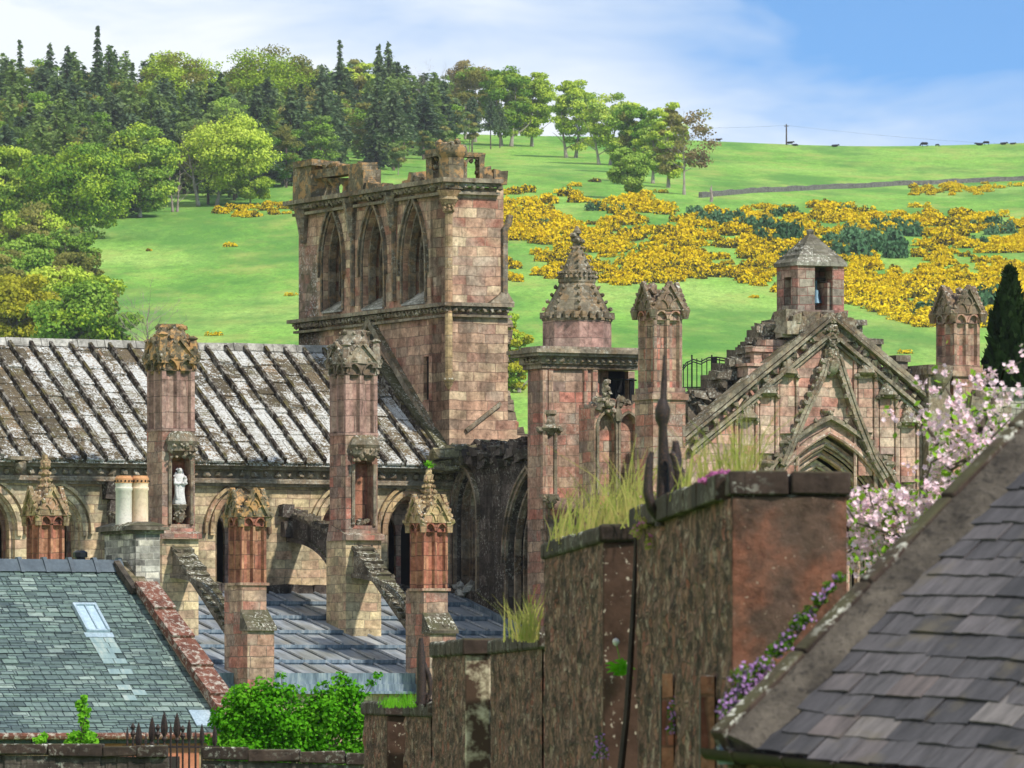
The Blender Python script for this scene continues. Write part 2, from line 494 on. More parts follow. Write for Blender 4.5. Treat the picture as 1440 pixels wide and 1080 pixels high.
def flat_noise(name, c1, c2, scale=3.0, rough=.7, bstr=.3, metal=0.0, spec=.3, c3=None, bd=.01, detail=4):
    t = NT(name); pos = t.pos()
    n1 = t.noise(pos, scale, detail, .65); n2 = t.noise(pos, scale * 5, 3)
    c = t.ramp(n1, [(.3, lin(c1)), (.7, lin(c2))])
    if c3:
        c = t.mix(t.ramp(n2, [(.52, 0.0), (.68, .8)]), c, lin(c3))
    c = t.mix(1.0, c, t.ramp(n2, [(.25, .75), (.75, 1.2)]), 'MULTIPLY')
    t.bsdf(c, rough, n2, bstr, bd, metal, spec)
    return t.m
M['hole'] = flat_noise('painted_interior_shade', '#171310', '#2a221c', 1.5)  # dark backing that paints the shade inside openings and holes
M['iron'] = flat_noise('dark_wrought_iron', '#262020', '#3a302c', 12, .65, .2, .2, c3='#523a2a')
M['blackpaint'] = flat_noise('black_painted_steel', '#0c0d10', '#15171b', 6, .4, .1)
M['white_stone'] = flat_noise('pale_statue_stone', '#b8b5b2', '#d6d2cf', 6, .8, .3)
M['pot'] = flat_noise('cream_clay', '#dcbfa2', '#ecd2b4', 3, .7, .1, c3='#d8c0a8')
M['potred'] = flat_noise('terracotta_clay', '#b07c54', '#c79468', 6, .8, .2)
M['greybrick'] = stone('grey_stack_brick', ['#3a3632', '#5f5a54', '#a8a090', '#4a4642', '#c4bca8', '#6a645c', '#d0c4a8'], .29, .125, mortar='#8f897c', stain=.25, lichen=.25, moss=.2, streak=.2, seed=14, msz=.012, tk=1.0, hue=.49, satk=.8)
M['flash'] = flat_noise('zinc_flashing', '#8fa3ac', '#b8c6cc', 5, .45, .1, .3)
M['glass'] = flat_noise('skylight_pane', '#9fb4c0', '#aebfc9', 2, .12, .02, 0, .8)

def lead():
    t = NT('lead_sheet'); pos = t.pos(); uv = t.n('ShaderNodeUVMap').outputs[0]
    n1 = t.noise(t.mapping(uv, scale=(6, .7, 1)), 1.0, 4, .7); n2 = t.noise(pos, .5, 3)
    c = t.ramp(n1, [(.3, lin('#666b70')), (.5, lin('#9299a0')), (.72, lin('#b4b6b4'))])
    c = t.mix(t.ramp(n2, [(.5, 0.0), (.66, .45)]), c, lin('#77745c'))
    c = t.mix(t.ramp(t.noise(t.mapping(uv, scale=(3, .5, 1), loc=(4, 2, 0)), 1.0, 3), [(.58, 0.0), (.72, .4)]), c, lin('#8d8068'))
    t.bsdf(c, .5, n1, .2, .01, .2, .4); return t.m
M['lead'] = lead()
def lead_edge():
    t = NT('streaked_lead_edge'); uv = t.n('ShaderNodeUVMap').outputs[0]
    n1 = t.noise(t.mapping(uv, scale=(7, 1.0, 1)), 1.0, 4, .7)
    c = t.ramp(n1, [(.3, lin('#47525c')), (.5, lin('#6d7c88')), (.7, lin('#a0a8aa'))])
    t.bsdf(c, .5, None, metal=.2); return t.m
M['lead_edge'] = lead_edge()

def nave_roof_mat():
    """stone slab roof, blotched with white lichen, brown and moss"""
    t = NT('lichened_stone_slabs'); pos = t.pos(); uv = t.n('ShaderNodeUVMap').outputs[0]
    br = t.n('ShaderNodeTexBrick'); br.inputs['Color1'].default_value = (0, 0, 0, 1); br.inputs['Color2'].default_value = (1, 1, 1, 1)
    br.inputs['Brick Width'].default_value = .556; br.inputs['Row Height'].default_value = .8; br.inputs['Mortar Size'].default_value = .008; br.inputs['Scale'].default_value = 1
    t.l(uv, br.inputs['Vector'])
    base = t.ramp(br.outputs['Color'], [(0, lin('#57503f')), (.35, lin('#7a6c56')), (.7, lin('#665e4c')), (1, lin('#917a5e'))])
    n1 = t.noise(pos, 6.5, 5, .75); n2 = t.noise(pos, .5, 3, .6); n3 = t.noise(pos, 19, 3, .7)
    wh = t.math('ADD', n1, t.math('MULTIPLY_ADD', n2, .9, -.45)); wh = t.math('ADD', wh, t.math('MULTIPLY_ADD', n3, .95, -.475))
    wh = t.math('ADD', wh, t.math('MULTIPLY_ADD', br.outputs['Color'], .16, -.08))
    c = t.mix(t.ramp(n3, [(.35, 0.0), (.6, .7)]), base, lin('#3a332b'))
    c = t.mix(t.ramp(wh, [(.475, 0.0), (.59, 1.0)]), c, t.ramp(n3, [(.3, lin('#98928a')), (.65, lin('#c8cac6'))]))
    ms = t.math('MULTIPLY', t.ramp(t.noise(pos, .9, 4, .7), [(.5, 0.0), (.64, 1.0)]), t.ramp(n1, [(.45, 0.0), (.58, 1.0)]))
    c = t.mix(t.math('MULTIPLY', ms, .8), c, lin('#5d5630'))
    c = t.mix(t.math('MULTIPLY', br.outputs['Fac'], .7), c, lin('#26211c'))
    hgt = t.math('MULTIPLY_ADD', br.outputs['Fac'], -1.0, t.math('ADD', n1, n3))
    t.bsdf(c, .95, hgt, .6, .04, spec=.1); return t.m
M['nave_roof'] = nave_roof_mat()
def rib_mat():
    t = NT('shadow_dark_rib_stone'); pos = t.pos()
    n1 = t.noise(pos, 5, 4, .7); up = t.up()
    c = t.ramp(n1, [(.35, lin('#241f1b')), (.5, lin('#3d362f')), (.62, lin('#8b867c'))])  # dark stops put the shadow lines of the ribs into their colour
    c = t.mix(t.math('MULTIPLY', t.ramp(t.noise(pos, 2.2, 3), [(.5, 0.0), (.62, .7)]), up), c, lin('#5d5630'))
    t.bsdf(c, .95, n1, .6, .04, spec=.1); return t.m
M['rib'] = rib_mat()
M['ridge'] = stone('pale_ridge_stone', ['#9c978e', '#b5b0a6', '#88837a'], .55, .6, mortar='#3b352e', stain=.3, lichen=.6, moss=.3, streak=.2, seed=15)

def slate_mat():
    """green-grey Lakeland slates with streaks under the skylight"""
    t = NT('green_grey_slates'); pos = t.pos(); uv = t.n('ShaderNodeUVMap').outputs[0]
    br = t.n('ShaderNodeTexBrick'); br.inputs['Color1'].default_value = (0, 0, 0, 1); br.inputs['Color2'].default_value = (1, 1, 1, 1)
    br.offset = .5; br.inputs['Brick Width'].default_value = .34; br.inputs['Row Height'].default_value = .17; br.inputs['Mortar Size'].default_value = .012; br.inputs['Scale'].default_value = 1; br.inputs['Mortar Smooth'].default_value = .1
    dn = t.n('ShaderNodeTexNoise'); dn.inputs['Scale'].default_value = 5.0; t.l(uv, dn.inputs['Vector'])
    wob = t.n('ShaderNodeVectorMath', operation='SCALE'); t.l(dn.outputs['Color'], wob.inputs[0]); wob.inputs['Scale'].default_value = .035
    add = t.n('ShaderNodeVectorMath', operation='ADD'); t.l(uv, add.inputs[0]); t.l(wob.outputs[0], add.inputs[1])
    t.l(add.outputs[0], br.inputs['Vector'])
    c = t.ramp(br.outputs['Color'], [(0, lin('#46534f')), (.3, lin('#5c6c68')), (.55, lin('#6a7c72')), (.8, lin('#566662')), (1, lin('#86948a'))])
    c = t.mix(1.0, c, t.ramp(t.noise(pos, 12, 3), [(.3, .8), (.7, 1.2)]), 'MULTIPLY')
    c = t.mix(t.ramp(t.noise(pos, .7, 4, .6), [(.52, 0.0), (.7, .55)]), c, lin('#37444a'))
    c = t.mix(t.math('MULTIPLY', br.outputs['Fac'], .9), c, lin('#1b2428'))
    hg = t.math('MULTIPLY_ADD', br.outputs['Fac'], -1.0, t.math('MULTIPLY', br.outputs['Color'], .35))
    t.bsdf(c, .55, hg, .8, .02, spec=.4); return t.m
M['slate'] = slate_mat()
M['ridge_tile'] = flat_noise('slate_ridge_tile', '#3a444c', '#515c64', 3, .5, .2)
def verge():
    t = NT('red_verge_stone'); pos = t.pos()
    c = t.ramp(t.noise(pos, 3, 5, .7), [(.3, lin('#472c23')), (.5, lin('#663f31')), (.7, lin('#7a5040'))])
    c = t.mix(t.ramp(t.noise(pos, 9, 5, .75, .3), [(.50, 0.0), (.60, .85)]), c, lin('#aaa294'))
    t.bsdf(c, .9, t.noise(pos, 12, 3), .4); return t.m
M['verge'] = verge()
M['stain'] = flat_noise('lime_wash_stain', '#a5b3ac', '#b9b09c', 4, .6, .1)

def fslate():
    t = NT('dark_riven_slate'); pos = t.pos(); uv = t.n('ShaderNodeUVMap').outputs[0]
    oi = t.n('ShaderNodeAttribute', attribute_name='tone'); 
    c = t.ramp(oi.outputs['Fac'], [(0, lin('#302e30')), (.3, lin('#413e40')), (.5, lin('#4b4748')), (.7, lin('#555051')), (.9, lin('#594f4c')), (1, lin('#68625f'))])
    n = t.noise(t.mapping(uv, scale=(14, 2.2, 1)), 1.0, 5, .7); n2 = t.noise(pos, 22, 3)
    c = t.mix(1.0, c, t.ramp(n, [(.3, .42), (.7, 1.5)]), 'MULTIPLY')
    c = t.mix(t.ramp(t.noise(pos, 3, 4), [(.55, 0.0), (.72, .6)]), c, lin('#5c5340'))
    t.bsdf(c, .6, t.math('ADD', n, t.math('MULTIPLY', n2, .4)), .55, .012, spec=.35); return t.m
M['fslate'] = fslate()
M['mortar'] = flat_noise('grey_cement_fillet', '#2a2520', '#5e564c', 3.5, .95, .9, c3='#1d1a17', bd=.03)
M['gutter'] = flat_noise('brown_iron_gutter', '#1e1714', '#342821', 8, .6, .3)

def rubble_wall():
    """random rubble: every stone its own brown or grey"""
    t = NT('brown_rubble_stone'); pos = t.pos(); uv = t.n('ShaderNodeUVMap').outputs[0]
    m = t.mapping(uv, scale=(2.2, 3.6, 1))
    cell = t.vor(m, 2.1, out='Color'); edge = t.vor(m, 2.1, 'DISTANCE_TO_EDGE')
    sx = t.n('ShaderNodeSeparateXYZ'); t.l(cell, sx.inputs[0])
    c = t.ramp(sx.outputs['X'], [(0, lin('#523a30')), (.2, lin('#6e5046')), (.4, lin('#7c5c4c')), (.55, lin('#644a42')), (.7, lin('#8a6856')), (.82, lin('#80483a')), (.92, lin('#8c7262')), (1, lin('#9c8878'))])
    c = t.mix(.25, c, lin('#66504a'))
    fl = t.noise(t.mapping(uv, scale=(1.5, 4.2, 1)), 1.5, 6, .78); dk = t.noise(t.mapping(uv, scale=(1.2, 3.4, 1), loc=(7, 3, 0)), 1.4, 6, .75)
    c = t.mix(t.ramp(dk, [(.50, 0.0), (.57, .85)]), c, lin('#241c18'))
    c = t.mix(t.ramp(fl, [(.56, 0.0), (.62, .8)]), c, lin('#9c8c7e'))
    c = t.mix(t.ramp(t.noise(t.mapping(uv, scale=(.5, .12, 1)), 3.0, 4, .7), [(.5, 0.0), (.68, .55)]), c, lin('#3a2f29'))
    g = t.noise(pos, 14, 4, .7); g2 = t.noise(pos, 3, 4, .7)
    c = t.mix(1.0, c, t.ramp(g, [(.28, .5), (.72, 1.45)]), 'MULTIPLY')
    c = t.mix(t.ramp(g2, [(.5, 0.0), (.68, .5)]), c, lin('#3a3028'))
    c = t.mix(t.ramp(t.noise(pos, 1.2, 4), [(.58, 0.0), (.72, .12)]), c, lin('#66603c'))
    c = t.mix(1.0, c, t.ramp(t.noise(t.mapping(uv, scale=(2.2, 6.5, 1)), 1.6, 5, .8), [(.25, .45), (.75, 1.6)]), 'MULTIPLY')
    c = t.mix(t.ramp(edge, [(.015, .85), (.07, 0.0)]), c, lin('#3a322a'))
    c = t.mix(t.ramp(t.noise(pos, 26, 2), [(.68, 0.0), (.73, .9)]), c, lin('#a89c8c'))
    t.bsdf(c, .95, t.math('ADD', g, t.math('MULTIPLY', t.ramp(edge, [(0, 0.0), (.12, 1.0)]), .5)), .6, .02, spec=.1); return t.m
M['rubblewall'] = rubble_wall()
def red_end():
    t = NT('red_rendered_sandstone'); pos = t.pos()
    n1 = t.noise(pos, 3.0, 5, .65); n2 = t.noise(pos, 13, 6, .75)
    c = t.ramp(n1, [(.3, lin('#4e382f')), (.5, lin('#734c3d')), (.7, lin('#885b49'))])
    c = t.mix(1.0, c, t.ramp(n2, [(.3, .62), (.7, 1.25)]), 'MULTIPLY')
    c = t.mix(t.ramp(t.noise(pos, 2.1, 4), [(.46, 0.0), (.62, .8)]), c, lin('#544840'))
    c = t.mix(1.0, c, t.ramp(t.noise(pos, 6, 6, .8, .4), [(.3, .5), (.5, 1.0), (.75, 1.3)]), 'MULTIPLY')
    c = t.mix(t.ramp(t.noise(pos, 30, 2), [(.7, 0.0), (.75, .8)]), c, lin('#b8a592'))
    t.bsdf(c, .95, t.math('ADD', n2, n1), .7, .03, spec=.1); return t.m
M['red_end'] = red_end()
def quoin():
    t = NT('quoin_stone_with_lichen'); pos = t.pos()
    n1 = t.noise(pos, 4.0, 4, .65)
    c = t.ramp(n1, [(.3, lin('#33261f')), (.7, lin('#544036'))])
    c = t.mix(t.ramp(t.noise(t.mapping(pos, scale=(1, .4, 1)), 16, 3, .6), [(.62, 0.0), (.67, .85)]), c, lin('#b5a998'))
    t.bsdf(c, .95, n1, .6, .03, spec=.1); return t.m
M['quoin'] = quoin()
def quoin_white():
    t = NT('lichen_whitened_quoin'); pos = t.pos()
    n1 = t.noise(pos, 5.0, 4, .65)
    c = t.ramp(n1, [(.45, lin('#4a3a30')), (.54, lin('#8a7e6a')), (.66, lin('#c0b59c'))])
    t.bsdf(c, .95, n1, .6, .03, spec=.1); return t.m
M['quoin_white'] = quoin_white()

def grass_field():
    t = NT('pasture_grass'); pos = t.pos()
    a = t.noise(t.mapping(pos, scale=(1, .22, 1)), .55, 6, .72); b = t.noise(t.mapping(pos, scale=(1, .3, 1)), .03, 3, .6); c_ = t.noise(t.mapping(pos, scale=(1, .12, 1)), 1.3, 4, .7)
    c = t.ramp(b, [(.3, lin('#5f9034')), (.5, lin('#7eaa46')), (.72, lin('#98b65a'))])
    c = t.mix(1.0, c, t.ramp(a, [(.3, .72), (.68, 1.15)]), 'MULTIPLY')
    d_ = t.noise(t.mapping(pos, scale=(1, .2, 1)), 2.2, 3, .7); e_ = t.noise(t.mapping(pos, scale=(1, .3, 1)), .11, 4, .7)
    c = t.mix(1.0, c, t.ramp(d_, [(.3, .70), (.7, 1.22)]), 'MULTIPLY')
    c = t.mix(t.ramp(e_, [(.48, 0.0), (.66, .7)]), c, lin('#97a052'))
    c = t.mix(t.ramp(t.noise(t.mapping(pos, scale=(1, .25, 1), loc=(40, 9, 0)), .045, 5, .7), [(.46, 0.0), (.62, .75)]), c, lin('#4c7c34'))
    c = t.mix(t.ramp(c_, [(.58, 0.0), (.72, .6)]), c, lin('#41702a'))
    t.bsdf(c, .95, a, .35, .6, spec=.1); return t.m
M['field'] = grass_field()

def leaf(name, cols, trans=.35, scale=.25, hue=.1):
    t = NT(name); pos = t.pos(); oi = t.n('ShaderNodeObjectInfo')
    n = t.noise(pos, scale, 3, .6); n2 = t.noise(pos, scale * 6, 2)
    f = t.math('ADD', t.math('MULTIPLY', n, .6), t.math('MULTIPLY', n2, .4))
    f = t.math('ADD', f, t.math('MULTIPLY_ADD', oi.outputs['Random'], .3, -.15))
    c = t.ramp(f, [(.25 + .5 * i / (len(cols) - 1), lin(x)) for i, x in enumerate(cols)])
    d = t.n('ShaderNodeBsdfDiffuse'); t.l(c, d.inputs[0])
    tr = t.n('ShaderNodeBsdfTranslucent'); t.l(c, tr.inputs[0])
    mx = t.n('ShaderNodeMixShader'); mx.inputs[0].default_value = trans
    t.l(d.outputs[0], mx.inputs[1]); t.l(tr.outputs[0], mx.inputs[2]); t.l(mx.outputs[0], t.out.inputs[0]); return t.m
M['beech'] = leaf('spring_beech_leaves', ['#728e24', '#98b038', '#b4c648', '#c8d45c'], .22)
M['beech_dk'] = leaf('green_beech_leaves', ['#547a26', '#739436', '#92ae48', '#a8bc56'], .2)
M['yellowleaf'] = leaf('yellow_spring_leaves', ['#94942c', '#b8b436', '#cfc84c'])
M['oliveleaf'] = leaf('olive_opening_leaves', ['#6d7433', '#8f8c48', '#a59f60'])
M['brownbud'] = leaf('brown_opening_buds', ['#6f6044', '#8a7854', '#948e58'], .2)
M['larch'] = leaf('larch_needles', ['#5c7640', '#768c4a', '#90a45c'], .35)
M['spruce'] = leaf('spruce_needles', ['#44573a', '#596c46', '#6e8052'], .25)
M['pine'] = leaf('pine_needles', ['#4c6046', '#617552', '#76865e'], .25)
M['yew'] = leaf('dark_yew_needles', ['#101a0c', '#1d2c14', '#2b3d1c'], .1, 1.5)
M['bark'] = flat_noise('grey_brown_bark', '#4a4038', '#75685a', 2.0, .9, .6)
M['barkpale'] = flat_noise('pale_beech_bark', '#7d7468', '#a89e90', 1.0, .9, .4)
M['twig'] = flat_noise('bare_twigs', '#7a6c62', '#a0928a', 2.0, .9, .2)
M['gorse_fl'] = leaf('gorse_flowers', ['#cfae12', '#e2c61e', '#eed63c'], .15, .9)
M['gorse_lf'] = leaf('gorse_stems', ['#3e4424', '#5a5430', '#6a6838'], .1, .9)
M['scrub'] = leaf('scrub_leaves', ['#35553a', '#4a6c48', '#648860'], .15, .6)
M['shrub'] = leaf('bright_shrub_leaves', ['#3b7a10', '#54961c', '#74ac2c', '#8cc040'], .25, 3)
M['creeper'] = leaf('creeper_leaves', ['#4c8a1c', '#74b02c', '#93c63c'], .35, 8)
M['blossom'] = leaf('pink_white_petals', ['#e2aabc', '#eecfd8', '#f6ebec'], .3, 22)
M['bleaf'] = leaf('young_apple_leaves', ['#6f9a2c', '#93b83c'], .35, 8)
M['blade'] = leaf('grass_blades', ['#6f8234', '#8c9a44', '#a89e5c', '#9a8a50'], .35, 5)
M['trail'] = leaf('trailing_leaves', ['#35501c', '#507428', '#5f5a2c'], .25, 20)
M['purple'] = leaf('purple_petals', ['#9a68b0', '#b98acb', '#c9a0d6'], .25, 30)
M['pinkfl'] = leaf('magenta_petals', ['#a85a8c', '#c47aa8'], .25, 30)
M['dandelion_leaf'] = leaf('dandelion_leaves', ['#5aa01c', '#7cc02c'], .35, 10)
M['cow'] = flat_noise('black_cattle_hide', '#0b0a0a', '#1a1716', 3, .8, .1)
M['wood'] = flat_noise('weathered_pole_wood', '#3a332c', '#57493e', 2, .9, .3)
M['drystone'] = stone('dry_stone', ['#5a5550', '#75706a', '#8a857c', '#4a4540'], .5, .2, mortar='#1e1b18', stain=.4, lichen=.4, moss=.3, streak=.2, seed=16, msz=.03)
M['ground'] = flat_noise('rough_turf', '#3f5a22', '#5f7a30', .6, .95, .4, c3='#6a5c40')
# ------------------------------------------------------------------ hill and ground
PY_Y = [700, 760, 800, 900, 1000, 1100, 1200, 1300, 1400, 1500, 1600, 1700]
PY_P = [640, 575, 540, 470, 415, 365, 322, 285, 255, 232, 213, 198]
def smooth(a, b, x):
    t = min(max((x - a) / (b - a), 0.0), 1.0); return t * t * (3 - 2 * t)
def ground_z(X, Y):
    if Y < 700:
        a = (HYP - 640) / F * 700
        z = -7.0 + (a + 7.0) * smooth(330, 700, Y) * (0.55 + .45 * smooth(330, 700, Y))
    elif Y <= 1700:
        z = (HYP - float(np.interp(Y, PY_Y, PY_P))) / F * Y
    else:
        z = (HYP - 198) / F * 1700 + 3.0 * smooth(1700, 1900, Y)
    if Y > 500:
        w = smooth(500, 1100, Y)
        px = 720 + X / Y * F
        z += w * (1.2 * math.sin(X * .045 + 1.3) + .8 * math.sin(X * .013 + Y * .011))
        z += smooth(1100, 1600, Y) * 5.0 * (1 - smooth(300, 800, px))
        z -= smooth(1200, 1700, Y) * 2.0 * smooth(1000, 1500, px)
        z -= smooth(900, 1500, Y) * 9.0 * smooth(1500, 2600, px) 
    return z
def on_ground(px, py):
    lo, hi = 560.0, 1698.0
    for _ in range(40):
        m = (lo + hi) / 2
        X = (px - CXP) / F * m
        if HYP - F * ground_z(X, m) / m > py: lo = m
        else: hi = m
    X = (px - CXP) / F * lo
    return Vector((X, lo, ground_z(X, lo)))
def sheet(name, xs, ys, mat, kind='structure'):
    me = bpy.data.meshes.new(name)
    V = [(x, y, ground_z(x, y)) for y in ys for x in xs]
    nx = len(xs)
    Fc = [(j * nx + i, j * nx + i + 1, (j + 1) * nx + i + 1, (j + 1) * nx + i) for j in range(len(ys) - 1) for i in range(nx - 1)]
    me.from_pydata(V, [], Fc); me.materials.append(mat)
    me.polygons.foreach_set('use_smooth', [True] * len(me.polygons))
    o = bpy.data.objects.new(name, me); scene.collection.objects.link(o)
    o['kind'] = kind
    return o
xs = sorted(set(list(np.linspace(-3000, -340, 14)) + list(np.linspace(-340, 340, 120)) + list(np.linspace(340, 3000, 14))))
ys = list(np.linspace(-200, 600, 24)) + list(np.linspace(610, 1760, 150)) + [1850, 2000, 2500, 4000, 7000]
sheet('ground', xs, ys, M['field'])

# ------------------------------------------------------------------ foliage meshes
nr = np.random.RandomState(5)
def quads(pts, size, dirs=None, flat=.0, stretch=1.0, axis=None):
    """leaf-sized faces at pts (N,3); returns verts (4N,3). 'axis' (N,3): direction the long side follows"""
    n = len(pts)
    a = nr.normal(size=(n, 3))
    if axis is not None: a = axis + a * .35
    a /= np.linalg.norm(a, axis=1)[:, None]
    b = nr.normal(size=(n, 3))
    if dirs is not None: b = np.cross(dirs + b * .55, a)
    b -= a * (a * b).sum(1)[:, None]
    b /= np.linalg.norm(b, axis=1)[:, None] + 1e-9
    s = size * (0.6 + .8 * nr.rand(n))[:, None]
    a = a * s * stretch; b = b * s
    return np.stack([pts - a * .5 - b * .12, pts - b * .5 + a * .05, pts + a * .5 + b * .1, pts + b * .5], 1).reshape(-1, 3)
class LeafMesh:
    def __init__(self): self.V, self.mi = [], []
    def add(self, v, mi=0):
        self.V.append(v); self.mi.append(np.full(len(v) // 4, mi, dtype=np.int32))
    def build(self, name, mats, parent=None, mesh_only=False):
        V = np.concatenate(self.V); n = len(V)
        me = bpy.data.meshes.new(name)
        me.vertices.add(n); me.loops.add(n); me.polygons.add(n // 4)
        me.vertices.foreach_set('co', V.astype(np.float32).ravel())
        me.loops.foreach_set('vertex_index', np.arange(n, dtype=np.int32))
        me.polygons.foreach_set('loop_start', np.arange(0, n, 4, dtype=np.int32))
        me.polygons.foreach_set('loop_total', np.full(n // 4, 4, dtype=np.int32))
        me.polygons.foreach_set('material_index', np.concatenate(self.mi))
        me.update(calc_edges=True)
        for m in (mats if isinstance(mats, (list, tuple)) else [mats]): me.materials.append(m)
        if mesh_only: return me
        return link_mesh(name, me, parent)
def link_mesh(name, me, parent=None):
    o = bpy.data.objects.new(name, me); scene.collection.objects.link(o)
    if parent is not None: o.parent = parent
    return o
def mesh_of(mb, name, mats):
    o = mb.build(name, mats, uvs=False); me = o.data
    bpy.data.objects.remove(o); return me

def limbs_mesh(H, spread, n=9, r0=.035, crown0=.25, seed=0, twigs=0, lean=0.0, stems=1):
    """tapered trunk with forking limbs, unit in metres; returns mesh builder and limb tips"""
    q = random.Random(seed); mb = MB(); tips = []
    for st in range(stems):
        bx = (st - (stems - 1) / 2) * spread * .22
        by = q.uniform(-.1, .1) * spread
        trunk = []
        for i in range(7):
            t = i / 6
            trunk.append(Vector((bx * (1 + t * 1.3) + lean * t * H + q.uniform(-.02, .02) * H * t, by + q.uniform(-.02, .02) * H * t, H * .78 * t)))
        rr = [H * r0 * (1.35 if i == 0 else 1 - .13 * i) for i in range(7)]
        mb.tube(trunk, rr, 7)
        for k in range(n):
            t = crown0 + (.95 - crown0) * (k + q.random() * .6) / n
            f = t * 6; i = min(int(f), 5); p = trunk[i].lerp(trunk[i + 1], f - i)
            a = k * 2.4 + q.uniform(-.5, .5); L = spread * .55 * (1.1 - .35 * t) * q.uniform(.8, 1.1)
            d = Vector((math.cos(a), math.sin(a), q.uniform(.35, .95)))
            path = [p]
            for j in range(4):
                path.append(path[-1] + d * (L / 4)); d = (d + Vector((q.uniform(-.25, .25), q.uniform(-.25, .25), q.uniform(-.05, .25)))).normalized() * d.length
            r = rr[i] * .45
            mb.tube(path, [r, r * .8, r * .6, r * .42, r * .25], 5); tips.append(path[-1]); tips.append(path[2])
            for w in range(twigs):
                s = path[q.randint(1, 4)]; dd = (d + Vector((q.uniform(-.9, .9), q.uniform(-.9, .9), q.uniform(-.2, .7)))).normalized()
                L2 = L * q.uniform(.25, .5); e1 = s + dd * L2 * .5; e2 = e1 + (dd + Vector((q.uniform(-.5, .5), q.uniform(-.5, .5), .2))).normalized() * L2 * .5
                mb.tube([s, e1, e2], [r * .28, r * .18, r * .07], 3); tips.append(e2)
                for z in range(3):
                    d3 = (dd + Vector((q.uniform(-.9, .9), q.uniform(-.9, .9), q.uniform(-.2, .6)))).normalized()
                    mb.tube([e1, e1 + d3 * L2 * .45], [r * .12, r * .05], 3)
    return mb, tips
def crown_mesh(name, H, W_, mats, nclump=46, per=85, leaf_=.40, c0=.22, seed=1, shape=1.0, mixw=None, gap=.12, tiers=True):
    """crown of leaf clumps through an uneven ellipsoid; flattish sprays like beech"""
    q = np.random.RandomState(seed)
    lm = LeafMesh()
    zc = H * (c0 + (1 - c0) * .48); rz = H * (1 - c0) * .5; rx = W_ * .5
    k = 0; bumps = q.normal(size=(7, 3)); bumps /= np.linalg.norm(bumps, axis=1)[:, None]
    for i in range(nclump):
        d = q.normal(size=3); d /= np.linalg.norm(d)
        rad = (.35 + .62 * q.rand() ** .45)
        rad *= 1 + .18 * max((bumps @ d).max() - .6, 0) * 2 - gap * q.rand()
        zf = d[2] * rad
        c = np.array([d[0] * rad * rx, d[1] * rad * rx, zc + zf * rz])
        if zf < 0: c[:2] *= (1 - .25 * shape * abs(zf))
        cr = W_ * (.12 + .10 * q.rand())
        m = int(per * 2.7 * (.7 + .6 * q.rand()))
        p = q.normal(size=(m, 3)); p /= np.linalg.norm(p, axis=1)[:, None]
        p *= (q.rand(m) ** .4)[:, None]
        p *= np.array([cr * 1.15, cr * 1.15, cr * (.55 if tiers else .9)])
        dirs = p / (np.linalg.norm(p, axis=1)[:, None] + 1e-6) + np.array([0, 0, .8])
        lm.add(quads(c + p, leaf_, dirs), 0 if mixw is None or q.rand() > mixw else 1)
    return lm.build(name, mats, mesh_only=True)
def conifer_mesh(name, H, Rr, mats, seed=1, c0=.12, levels=26, droop=.25, leaf_=.55, dens=1.0, power=.9):
    q = np.random.RandomState(seed); lm = LeafMesh(); P_, A_ = [], []
    for i in range(levels):
        t = (i + .3 * q.rand()) / levels
        z = H * (c0 + (1 - c0) * t); r = Rr * (1 - t) ** power * (.75 + .5 * q.rand()) + .12
        nb = max(4, int((7 + 3 * q.rand()) * (1 - .45 * t)))
        for b in range(nb):
            a = 2 * math.pi * (b + q.rand()) / nb; L = r * (.7 + .45 * q.rand())
            m = max(3, int(L * 3.4 * dens))
            for j in range(m):
                s = (j + .4 + .5 * q.rand()) / m
                P_.append((math.cos(a) * L * s + q.normal() * .12, math.sin(a) * L * s + q.normal() * .12, z - droop * L * s * s + q.normal() * .16))
                A_.append((math.cos(a), math.sin(a), -droop))
    pts = np.array(P_); ax = np.array(A_)
    lm.add(quads(pts, leaf_, np.tile([0, 0, 1.0], (len(pts), 1)), stretch=1.5, axis=ax))
    return lm.build(name, mats, mesh_only=True)
def trunk_mesh(H, r, mat, name='trunk'):
    mb = MB(); mb.tube([(0, 0, -.5), (.05, 0, H * .4), (0, .08, H * .75), (0, 0, H * .97)], [r * 1.3, r, r * .6, r * .12], 6)
    return mesh_of(mb, name, mat)

# conifers: a few kinds, 18 m high as built, copied and scaled through the wood
CON = []
for i, (mat, Rr, pw, c0, dr, nm) in enumerate([
        ('spruce', 3.6, .75, .06, .35, 'dark spruce'), ('spruce', 2.6, 1.0, .05, .45, 'dark spruce'), ('larch', 3.8, .55, .06, .15, 'light green larch'),
        ('larch', 3.4, .6, .10, .2, 'light green larch'), ('pine', 4.0, .42, .40, .1, 'grey green pine'), ('pine', 3.6, .45, .30, .12, 'grey green pine')]):
    CON.append((conifer_mesh('crown', 18, Rr, M[mat], seed=20 + i, c0=c0, power=pw, droop=dr, dens=1.25, leaf_=.62, levels=30), trunk_mesh(18, .26, M['bark']), nm))
tree_n = [0]
def place_tree(crown_me, trunk_me, p, h, h0, label, group, name='tree', cat='tree', wide=1.0):
    o = bpy.data.objects.new(name, None); scene.collection.objects.link(o)
    o.location = p; s = h / h0; o.scale = (s * wide, s * wide, s); o.rotation_euler = (0, 0, rnd.uniform(0, 6.28))
    tag(o, label, cat, group)
    if crown_me: link_mesh('crown', crown_me, o)
    if trunk_me: link_mesh('trunk', trunk_me, o)
    return o
def hpx(p, px_h): return px_h / F * p.y

